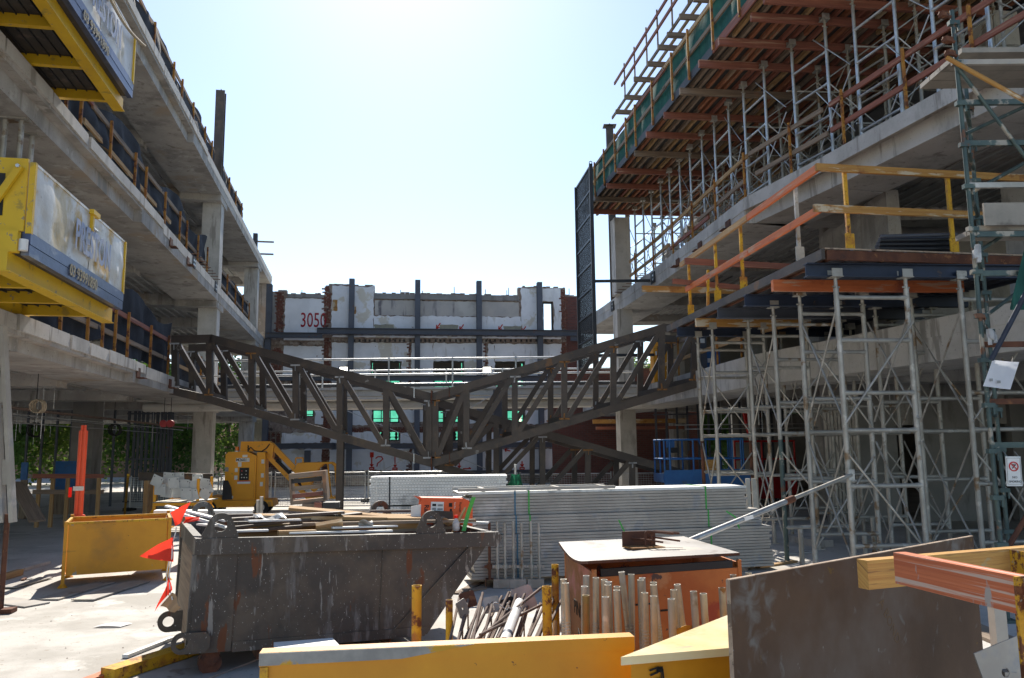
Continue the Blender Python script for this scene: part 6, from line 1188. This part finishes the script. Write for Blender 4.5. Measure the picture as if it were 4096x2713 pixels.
MB().path([BL.p(.62, .18, 1.86), BL.p(.66, .18, 1.93), BL.p(.78, .18, 1.82), BL.p(.98, .18, 1.80), BL.p(1.12, .18, 1.90), BL.p(1.2, .18, 2.02)], .016, 7).build('hose', 'hose', ML); MB().path([BL.p(.58 + .03 * (k % 2), .18, 1.98 - k * .03) for k in range(7)], .016, 6).build('hose', 'hose', ML)
tb('beacon', 'amber_lens', ML, BL.p(.26, .3, 1.80), BL.p(.26, .3, 1.95), .055, 14); tb('beacon_base', 'galv', ML, BL.p(.26, .3, 1.79), BL.p(.26, .3, 1.83), .065, 14)
BL.bx('control_panel', 'black', ML, .41, .68, -.034, -.021, .98, 1.34)
for i, (a, h) in enumerate(((.48, 1.25), (.60, 1.25), (.48, 1.15), (.60, 1.15), (.48, 1.06), (.55, 1.06), (.62, 1.06))): tb('knob', 'galv' if i else 'label_red', ML, BL.p(a, -.045, h), BL.p(a, -.034, h), .018, 8)
for nm, a0, a1, h0, h1, mt_ in (('decal', .30, .68, 1.51, 1.62, 'label_white'), ('decal', .48, .62, 1.64, 1.71, 'label_white'), ('decal', .36, .46, 1.37, 1.50, 'label_white'), ('decal', .28, .36, 1.22, 1.33, 'label_white'), ('decal', .27, .36, 1.0, 1.12, 'label_white'), ('decal', .36, .72, .88, .97, 'label_white'), ('decal', .20, .26, .47, .54, 'label_white'), ('decal', .0, .10, 1.24, 1.36, 'label_grey')): BL.bx(nm, mt_, ML, a0, a1, -.026, -.0205, h0, h1)
BL.bx('decal', 'label_red', ML, .36, .72, -.029, -.0265, .945, .97); text('lettering', 'M2601', 'marker_black', ML, BL.p(.305, -.028, 1.53), BL.x, BL.z, .115, .001, .002, .95)
for a, h in ((1.0, 1.45), (1.0, 1.05), (.98, .80)): BL.bx('decal', 'label_white', ML, a, a + .08, .074, .079, h, h + .12)
# basket with yellow guard
MB().prism([BL.p(1.92, .1, 1.30), BL.p(2.02, .1, 1.44), BL.p(2.8, .1, 1.44), BL.p(2.62, .1, 1.28), BL.p(2.35, .1, .70), BL.p(2.2, .1, .74)], BL.y * .03).build('basket_guard', 'yellow_clean', ML); MB().prism([BL.p(1.92, .8, 1.30), BL.p(2.02, .8, 1.44), BL.p(2.8, .8, 1.44), BL.p(2.62, .8, 1.28), BL.p(2.35, .8, .70), BL.p(2.2, .8, .74)], BL.y * .03).build('basket_guard', 'yellow_clean', ML)
MB().path([BL.p(2.02, .15, 1.43), BL.p(3.0, .15, 1.44), BL.p(3.10, .15, 1.36), BL.p(3.2, .15, .45)], .028, 8).build('basket_rail', 'yellow_clean', ML); MB().path([BL.p(2.02, .8, 1.43), BL.p(3.0, .8, 1.44), BL.p(3.10, .8, 1.36), BL.p(3.2, .8, .45)], .028, 8).build('basket_rail', 'yellow_clean', ML); tb('basket_rail', 'yellow_clean', ML, BL.p(3.05, .1, 1.40), BL.p(3.3, .1, 1.40), .028); tb('basket_rail', 'yellow_clean', ML, BL.p(2.9, .1, 1.41), BL.p(3.02, .1, .45), .025)
MB().path([BL.p(1.97, .12, 1.42), BL.p(1.97, .12, 1.60), BL.p(2.18, .12, 1.60), BL.p(2.18, .12, 1.45)], .022, 8).build('grab_handle', 'yellow_clean', ML); BL.bx('basket_floor', 'yellow_clean', ML, 2.3, 3.25, .1, .85, .40, .45)
# ------------------------------------------------------------------ rack of galvanised plates left of the lift
PR = thing('plate_rack', 'yellow post rack loaded with loose galvanised plates beside the mast lift', 'rack', (PY(730, 2000, 18.5).x, 18.5, 0))
for x, Y in ((623, 18.2), (690, 19.6), (795, 18.2), (848, 19.6)):
    b_ = PY(x, 1890, Y); tb('post', 'yellow_clean', PR, (b_.x, Y, .02), (b_.x, Y, 1.22), .035, 10); MB().tube((b_.x, Y, .47), (b_.x, Y, .54), .09, .04, 10).build('stack_cup', 'yellow_clean', PR); bx('foot', 'yellow_clean', PR, (b_.x, Y, .015), (.14, .14, .03))
for (x0, Y0), (x1, Y1) in (((623, 18.2), (795, 18.2)), ((690, 19.6), (848, 19.6)), ((623, 18.2), (690, 19.6)), ((795, 18.2), (848, 19.6))): a = PY(x0, 1980, Y0); b_ = PY(x1, 1980, Y1); bm('rack_rail', 'yellow_clean', PR, V((a.x, Y0, .66)), V((b_.x, Y1, .66)), .05, .08)
gp = [(628, 1925, 25), (640, 1958, 3), (675, 1912, 5), (715, 1912, -3), (655, 1932, 8), (695, 1932, -5), (735, 1940, 4), (775, 1945, 0), (665, 1968, 6), (705, 1968, -4), (745, 1975, 2), (770, 1980, -14), (815, 1935, 8), (828, 1955, -20), (790, 1918, 3), (820, 1975, 30)]
for i, (x, y, rz) in enumerate(gp):
    c = PY(x, y, 18.1 + (i % 5) * .05 + (.6 if x > 785 else 0)); t = thing('galvanised_plate', 'square galvanised plate with corner holes in the yellow rack pile', 'plate', c, 'galvanised plates in the yellow rack'); M_ = Matrix.Rotation(R(rz), 3, 'Y') @ Matrix.Rotation(R(8), 3, 'X'); MB().box(c, (.25, .012, .25), M_).build('plate', 'galv_white', t)
    for sx2 in (-1, 1): MB().box(c + M_ @ V((sx2 * .09, -.007, .08)), (.02, .003, .02), M_).build('hole', 'black', t)
PY_ = PR; bx('plate_tray', 'prop_steel', PR, (PY(735, 1980, 18.6).x, 18.75, .70), (1.05, 1.2, .02))
# tilted timber crate and block on the debris horizon
c = PY(1235, 1960, 13.0); CRT = thing('timber_crate', 'weathered slatted timber crate tipped on its side beyond the skip', 'crate', c - V((0, 0, .3))); CK = Loc(c + V((-.26, 0, -.24)), 8, .09)
CK.bx('side_board', 'timber_grey', CRT, 0, .50, .0, .30, .0, .06); CK.bx('side_board', 'timber_grey', CRT, 0, .50, .0, .30, .42, .50); CK.bx('end_board', 'timber_grey', CRT, -.03, .0, .0, .4, .0, .50); CK.bx('end_board', 'timber_grey', CRT, .50, .56, -.01, .42, .02, .50)
for h, mt_ in ((.10, 'timber_red'), (.22, 'timber_grey'), (.34, 'black_ply')): CK.bx('slat', mt_, CRT, .0, .50, .06, .09, h, h + .07)
bm('leg', 'timber_grey', CRT, V((c.x, c.y + .1, 0)), c + V((0, .1, -.22)), .2, .2); c2 = PY(1275, 2020, 12.8); CRB = thing('timber_block', 'red-ended timber block stack beside the tipped crate', 'timber', V((c2.x, c2.y, 0))); bx('block', 'timber_red', CRB, c2, (.12, .3, .10), 10); bx('block', 'black_ply', CRB, c2 + V((.2, .02, 0)), (.26, .3, .09), 10); bx('trestle', 'timber_grey', CRB, V((c2.x + .1, c2.y, (c2.z - .05) / 2)), (.3, .2, c2.z - .05))
# pallet top behind skip with pipes
for i, x in enumerate((1032, 1046)): p = PY(x, 2005, 14.0); o = MB().tube((p.x, p.y, .0), (p.x, p.y, p.z + .02 + .06 * i), .03, n=10).build('pipe_stub', 'prop_steel', loc=(p.x, p.y, 0)); tag(o, ('shorter upright pipe stub beyond the skip', 'taller upright pipe stub beyond the skip')[i], 'pipe')
a, b_ = PY(620, 2055, 13.5), PY(1010, 2055, 13.9); t = thing('white_beam', 'long white boxed beam lying beyond the skip heap', 'beam', V((a.x, a.y, 0))); bm('beam', 'white_pvc', t, a, b_, .3, .12); bm('trestle', 'timber_grey', t, V((a.x + .5, a.y, 0)), V((a.x + .5, a.y, a.z - .055)), .1, .1); bm('trestle', 'timber_grey', t, V((b_.x - .3, b_.y, 0)), V((b_.x - .3, b_.y, b_.z - .055)), .1, .1)

# ------------------------------------------------------------------ blue scissor lift
S = Loc(PY(2662, 2050, 21.0), 6); S.o.z = 0.0
SL = thing('scissor_lift', 'blue scissor lift with a railed platform behind the shoring towers', 'lift', S.p(1.1, .4)); LL, LW = 2.2, .95
S.bx('chassis', 'blue_paint', SL, .25, LL, .05, .90, .18, .55)
for a in (.5, LL - .25):
    for b_ in (.0, .84): w = MB().tube(S.p(a, b_, .2), S.p(a, b_ + .12, .2), .20, n=20).build('wheel', 'rubber', SL); MB().tube(S.p(a, b_ - .01, .2), S.p(a, b_ + .13, .2), .09, n=12).build('rim', 'galv', w)
for k in range(3):
    for b_ in (.1, .80): bm('scissor_arm', 'prop_steel', SL, S.p(.35, b_, .58 + k * .10), S.p(LL - .1, b_, .66 + k * .10), .05, .07)
S.bx('platform', 'blue_paint', SL, .0, LL, .0, LW, .88, .99); S.bx('toe_board', 'blue_paint', SL, .0, LL, -.012, -.0005, .80, 1.21); S.bx('toe_board', 'blue_paint', SL, -.012, -.0005, 0, LW, .90, 1.12); S.bx('toe_board', 'blue_paint', SL, .78, LL + .01, -.03, -.0125, .68, 1.22)
for b_ in (.02, LW - .02):
    for z in (1.50, 2.0): tb('rail', 'blue_paint', SL, S.p(.0, b_, z), S.p(LL, b_, z + (.02 if z > 1.9 else 0)), .024, 8)
    for a in (.03, .18, .82, 1.5, 1.9, LL - .06, LL - .0): tb('stanchion', 'blue_paint', SL, S.p(a, b_, 1.0), S.p(a, b_, 2.0), .026 if a != .18 else .03, 8)
for z in (1.5, 2.0): tb('rail', 'blue_paint', SL, S.p(.02, 0, z), S.p(.02, LW, z), .024); tb('rail', 'blue_paint', SL, S.p(LL, 0, z), S.p(LL, LW, z), .024)
tb('rail', 'blue_paint', SL, S.p(1.3, LW, 2.0), S.p(1.55, LW, 1.5), .024); S.bx('control_box', 'black', SL, .22, .50, .3, .5, 1.66, 1.80); S.bx('control_mount', 'blue_paint', SL, .22, .42, .34, .46, 1.80, 1.98)
S.bx('manual_box', 'timber_amber', SL, 1.08, 1.42, -.05, -.031, 1.16, 1.47)
S.bx('name_board', 'label_white', SL, 1.24, 2.05, -.036, -.0315, 1.04, 1.19); text('lettering', 'QUICK ACCESS', 'label_grey', SL, S.p(1.38, -.039, 1.085), S.x, S.z, .105, .001, 0, .82); MB().ring(S.p(1.31, -.039, 1.115), S.y, .028, .042, .003, 16).build('logo_ring', 'label_grey', SL)
S.bx('number_board', 'label_white', SL, 2.08, 2.205, -.036, -.0315, 1.03, 1.14) if False else None
S.bx('number_board', 'label_white', SL, 2.08, 2.34, -.036, -.0315, 1.07, 1.20); text('lettering', 'S1944', 'marker_black', SL, S.p(2.09, -.039, 1.095), S.x, S.z, .10, .001, .002, .85); S.bx('end_panel', 'blue_paint', SL, 2.2, 2.36, -.03, .2, .68, 1.9) if False else None
S.bx('entry_gate', 'blue_paint', SL, 2.202, 2.36, -.03, -.012, .90, 1.2)
# red lift behind
p = PY(3080, 2040, 24.5); RL = thing('red_lift', 'red access lift standing deep in the shade behind the blue lift', 'lift', (p.x, p.y, 0)); q = Loc((p.x - 1, p.y, 0), 8); q.bx('chassis', 'label_red', RL, 0, 2.0, 0, .9, .2, .85); 
for a in (.35, 1.65): MB().tube(q.p(a, -.02, .2), q.p(a, .12, .2), .2, n=18).build('wheel', 'rubber', RL)
for a in (0.02, .9, 1.98): tb('stanchion', 'label_red', RL, q.p(a, .02, .85), q.p(a, .02, 1.95), .03)
for z in (1.4, 1.95): tb('rail', 'label_red', RL, q.p(0, .02, z), q.p(2, .02, z), .03)
bm('boom', 'label_red', RL, q.p(1.0, .5, .9), q.p(.6, .5, 3.0), .12, .12)

# ------------------------------------------------------------------ under the left slab: studs, barriers, blue boards, beam
SW_ = thing('stud_wall', 'row of grey steel studs standing under the lowest slab before the trees', 'stud wall', FL.p(2, 4, 0))
for x in (516, 540, 556, 572, 590, 612, 630, 646, 660, 676, 688): p = PY(x, 1700, 29.0); bm('stud', 'steel_frame_grey', SW_, (p.x, 29.0, .0), (p.x, 29.0, 3.3), .09, .06, (0, 1, 0))
for z in (.03, 1.55, 3.2): bm('track', 'steel_frame_grey', SW_, (PY(510, 1700, 29.0).x, 28.95, z), (PY(690, 1700, 29.0).x, 28.95, z), .05, .05)
for i, x in enumerate((112, 172, 230, 288, 458)): p = PY(x, 1700, 27.0); o = MB().beam((p.x, 27, 0), (p.x, 27, 3.3), .07, .05, (0, 1, 0)).build('steel_stud', 'steel_frame_grey', loc=(p.x, 27, 0)); tag(o, 'lone grey steel stud under the lowest slab', 'stud', 'lone studs under the slab')
for i, (x0, x1, y0, y1, Y) in enumerate(((225, 298, 1845, 1960, 24.0), (88, 108, 1850, 1920, 22.5))): a = PY(x0, y0, Y); b_ = PY(x1, y1, Y); t = thing('blue_hoarding', ('blue hoarding board standing behind the orange bollard', 'narrow blue drum-like board beside the pale column')[i], 'board', ((a.x + b_.x) / 2, Y, 0)); bx('sheet', 'blue_paint', t, ((a.x + b_.x) / 2, Y, (a.z + b_.z) / 2), (b_.x - a.x, .05, a.z - b_.z)); bx('stand', 'timber_grey', t, ((a.x + b_.x) / 2, Y + .03, b_.z / 2), (b_.x - a.x, .06, b_.z))
BA = thing('timber_barrier', 'brown timber barricade across the shaded ground floor by the dark column', 'barrier', (PY(280, 2000, 20).x, 20, 0))
for y, mt_ in ((1905, 'timber_red'), (1968, 'timber_grey')): a, b_ = PY(130, y, 19.5), PY(415, y, 20.5); bm('rail', mt_, BA, a, b_, .05, .11)
for x in (150, 205, 265, 390): p = PY(x, 1960, 19.9); bm('upright', 'timber', BA, (p.x, 19.95, 0), (p.x, 19.95, 1.2), .09, .05, (0, 1, 0))
o = MB().beam(PY(150, 2085, 16.0), PY(65, 1930, 17.0), .3, .04).build('leaning_plank', 'timber_grey', loc=PZ(150, 2085)); tag(o, 'wide grey plank leaning in the shade beside the formwork prop', 'plank')
t = thing('steel_beam', 'dark steel beam lying on trestles behind the galvanised plates', 'beam', (PY(700, 1900, 21).x, 21, 0)); a, b_ = PY(555, 1905, 21.0), PY(850, 1912, 21.6); MB().ibeam(a, b_, .25, .22, .02).build('beam', 'mill_steel', t); bx('trestle', 'timber', t, (a.x + .3, 21.1, (a.z - .11) / 2), (.12, .6, a.z - .11)); bx('trestle', 'timber', t, (b_.x - .3, 21.5, (b_.z - .11) / 2), (.12, .6, b_.z - .11))
t = thing('yellow_prop', 'slanting yellow prop beside the mesh fence end', 'prop', PZ(505, 2060)); bm('tube', 'yellow_rust', t, PZ(498, 2060, .0), PY(513, 1900, 20.6), .06, .06)
for i, (x, y, Y, r_) in enumerate(((145, 1625, 14.5, .13), (455, 1720, 22, .17), (135, 1720, 21, .2))):
    c = PY(x, y, Y); t = thing('cable_coil', ('pale cable coil hanging from the first-floor services', 'black hose ring hanging between the columns', 'black cable bundle hanging by the pale column')[i], 'cable coil', c); 
    for k in range(3): MB().ring(c + V((.02 * k, .03 * k, 0)), V((.1 * k, 1, .15)), r_ - .02, r_, .03, 22).build('loop', 'rope' if i == 0 else 'rubber', t)
    tb('tie', 'hose', t, c + V((0, 0, r_)), V((c.x, c.y, 3.5)), .008, 5)
for i, x in enumerate((655, 682)): c = PY(x, 1695, 18.5); o = MB().tube(c - V((0, .04, 0)), c + V((0, .04, 0)), .085, n=16).build('hose_reel', 'reel_red', loc=c); tag(o, ('dark red reel hanging nearest the stud wall', 'dark red reel hanging beside the first reel')[i], 'reel'); MB().tube(c + V((0, 0, .1)), V((c.x, c.y, 3.1)), .008, n=5).build('hanger', 'hose', o)
# deep clutter on the upper landing between truss end and building
for i, (x0, y0, x1, y1, Y, mt_, nm, lab) in enumerate(((2612, 1375, 2690, 1480, 24.0, 'yellow_clean', 'yellow_machine', 'yellow machine on the first floor behind the truss end'), (2820, 1400, 2880, 1450, 22, 'blue_paint', 'blue_crate', 'blue crate on the first floor slab edge'), (2790, 1320, 2830, 1480, 21, 'steel_frame_grey', 'grey_locker', 'blue-grey locker on the first floor slab'))):
    a, b_ = PY(x0, y0, Y), PY(x1, y1, Y); t = thing(nm, lab, nm.split('_')[1], ((a.x + b_.x) / 2, Y, RT[0])); bx('body', mt_, t, ((a.x + b_.x) / 2, Y + .3, (a.z + RT[0]) / 2), (b_.x - a.x, .6, a.z - RT[0])); bx('label_plate', 'label_white', t, (a.x + .12, Y - .004, a.z - .3), (.12, .006, .12)); bx('top', mt_, t, ((a.x + b_.x) / 2, Y + .3, a.z + .03), ((b_.x - a.x) * .7, .4, .058))
rguard('pale timber guardrail on the first floor slab behind the truss end', [16, 17.5, 19, 20.5, 22, 24], [(25, 15.5, 1.0, 'timber_grey'), (25, 15.5, .5, 'timber')], RT[0] + .01, .15)
# studs and services deep under the right building
t = thing('stud_wall', 'row of steel studs standing under the angled-edge building before the trees', 'stud wall', (6.5, 27, 0))
for k in range(13): x = 4.9 + k * .36; bm('stud', 'steel_frame_grey', t, (x, 27.0, 0), (x, 27.0, 3.3), .07, .05, (0, 1, 0))
bm('track', 'steel_frame_grey', t, (4.8, 26.95, 2.9), (9.3, 26.95, 2.9), .05, .05)
t = thing('stud_wall', 'dense bank of bright steel studs stacked upright before the core wall', 'stud wall', (9, 18.5, 0))
for k in range(9): p = PY(3300 + k * 14, 1700, 18.6); bm('stud', 'galv_sheet', t, (p.x, 18.6, 0), (p.x, 18.6, 3.0), .05, .05, (0, 1, 0))
bm('track', 'galv_sheet', t, (PY(3300, 1700, 18.6).x, 18.55, 2.6), (PY(3412, 1700, 18.6).x, 18.55, 2.6), .04, .04)
# ground clutter on the sunlit slab right of the stack
for i, (a, b_, w, h, mt_, nm, lab) in enumerate((((3170, 2150), (3300, 2175), .35, .12, 'concrete', 'slab_step', 'low concrete plinth among the shoring legs'), ((3030, 2270), (3180, 2245), .10, .03, 'timber', 'batten', 'pale timber batten lying by the decking end'), ((3000, 2300), (3200, 2275), .5, .04, 'galv_sheet', 'deck_sheet', 'single decking sheet lying flat by the orange box'), ((3120, 2215), (3250, 2205), .25, .02, 'plastic_film', 'ply_sheet', 'thin pale sheet on the slab among the shoring legs'))):
    q0, q1 = PZ(*a, h / 2 + .003), PZ(*b_, h / 2 + .003); o = MB().beam(q0, q1, w, h).build(nm, mt_, loc=q0); tag(o, lab, ('plinth', 'timber', 'sheet', 'sheet')[i])
for i, (x, y, h) in enumerate(((3210, 2200, .55), (3465, 2190, .42), (3500, 2160, .62))): p = PZ(x, y + 60); o = MB().pipe((p.x, p.y, 0), (p.x, p.y, h), .04, .005, 12).build('pipe_stub', 'prop_steel', loc=(p.x, p.y, 0)); tag(o, ('upright pipe stub by the raking prop foot', 'short upright pipe stub behind the formply top', 'taller upright pipe stub behind the formply top')[i], 'pipe')
for k, (x, y) in enumerate(((3008, 2270), (3032, 2268))): p = PZ(x, y); o = MB().beam((p.x, p.y, 0), (p.x, p.y, 1.35), .06, .06, (0, 1, 0)).build('square_post', 'prop_steel', loc=(p.x, p.y, 0)); tag(o, 'one of two close square steel posts by the decking end', 'post', 'paired square posts')
# loose grit
rnd = random.Random(4); m = MB()
for k in range(700):
    x = rnd.uniform(-8, 4); y = rnd.uniform(4.5, 14); s_ = rnd.uniform(.003, .009) * (2 if rnd.random() < .04 else 1)
    m.add([(x - s_, y, .002), (x + s_ * .6, y - s_, .002), (x + s_, y + s_, .002), (x, y, .002 + s_ * .9)], [(0, 1, 3), (1, 2, 3), (2, 0, 3)])
tag(m.build('grit', 'mortar_rubble'), 'scattered grit and crumbs over the sunlit concrete slab', 'grit', kind='stuff')

# ------------------------------------------------------------------ trees and houses beyond
def tree(label, x, y, h, rad, n, mt_, seed, group='trees beyond the concrete frames'):
    r_ = random.Random(seed); t = thing('tree', label, 'tree', (x, y, 0), group); base = V((x, y, 0)); tk = MB(); top = base + V((r_.uniform(-.3, .3), 0, h * .55)); tk.tube(base, top, .16, .09, 8)
    tips = []
    for k in range(9):
        a = r_.uniform(0, 6.28); st = base + (top - base) * r_.uniform(.35, 1); e = st + V((math.cos(a) * rad * .7, math.sin(a) * rad * .7, r_.uniform(.3, 1) * h * .35)); tk.tube(st, e, .06, .02, 6); tips.append(e)
    tk.build('trunk', 'bark', t); cr = MB(); cl = [(tp + V((r_.uniform(-.5, .5), r_.uniform(-.5, .5), r_.uniform(-.6, .5))), r_.uniform(.5, 1.05) * rad * .5) for tp in tips for _ in range(4)] + [(base + V((r_.uniform(-rad, rad) * .8, r_.uniform(-rad, rad) * .8, r_.uniform(.12, .6) * h)), rad * .4) for _ in range(16)]
    for _ in range(n):
        c, rr = r_.choice(cl); d = V((r_.gauss(0, 1), r_.gauss(0, 1), r_.gauss(0, 1))).normalized() * rr * r_.random() ** .4; p = c + d; s_ = r_.uniform(.08, .18)
        a = V((r_.uniform(-1, 1), r_.uniform(-1, 1), r_.uniform(-1, 1))).normalized(); b_ = a.orthogonal().normalized(); cr.add([p - a * s_, p + b_ * s_ * .55, p + a * s_, p - b_ * s_ * .55], [(0, 1, 2, 3)])
    cr.build('crown', mt_, t)
for i, (x, y, h, rad, mt_) in enumerate(((-20.5, 46.5, 8, 3.0, 'leaf'), (-17.2, 48, 8, 2.9, 'leaf_dark'), (-14.4, 46, 7.5, 2.5, 'leaf_light'), (-24.5, 45, 7.5, 3.0, 'leaf_light'), (-28, 43, 7, 2.6, 'leaf'), (8.5, 41, 7, 2.8, 'leaf_light'), (11.5, 42, 7.5, 2.8, 'leaf'), (14.5, 41, 7, 2.8, 'leaf_dark'), (-22, 50, 8, 3.2, 'leaf_dark'), (-32, 44, 8, 3, 'leaf_dark'), (9.9, 39.5, 6, 2.2, 'leaf'))):
    tree(('mid-green', 'dark green', 'light yellow-green')[('leaf', 'leaf_dark', 'leaf_light').index(mt_)] + ' leafy tree seen under the ' + ('platform-side' if x < 0 else 'formwork-side') + ' slab', x, y, h, rad, 7500, mt_, 50 + i)
for i, (x, y, w, h, mt_, lab) in enumerate(((-34, 58, 26, 7, 'far_brick', 'tan brick building beyond the trees behind the platform-side frame'), (22, 52, 30, 6.5, 'concrete_dark', 'grey building beyond the trees behind the formwork-side frame'))):
    t = thing('distant_building', lab, 'building', (x, y, 0)); bx('wall', mt_, t, (x, y, h / 2), (w, 6, h)); bx('roof', 'concrete_dark', t, (x, y, h + .2), (w + .8, 6.8, .35))
    for k in range(8):
        wn_ = bx('window', 'label_white', t, (x - w / 2 + 2 + k * (w - 4) / 7, y - 3.02, h * .55), (1.2, .06, 1.5)); bx('pane', 'dark_metal', wn_, (x - w / 2 + 2 + k * (w - 4) / 7, y - 3.055, h * .55), (1.0, .01, 1.3))
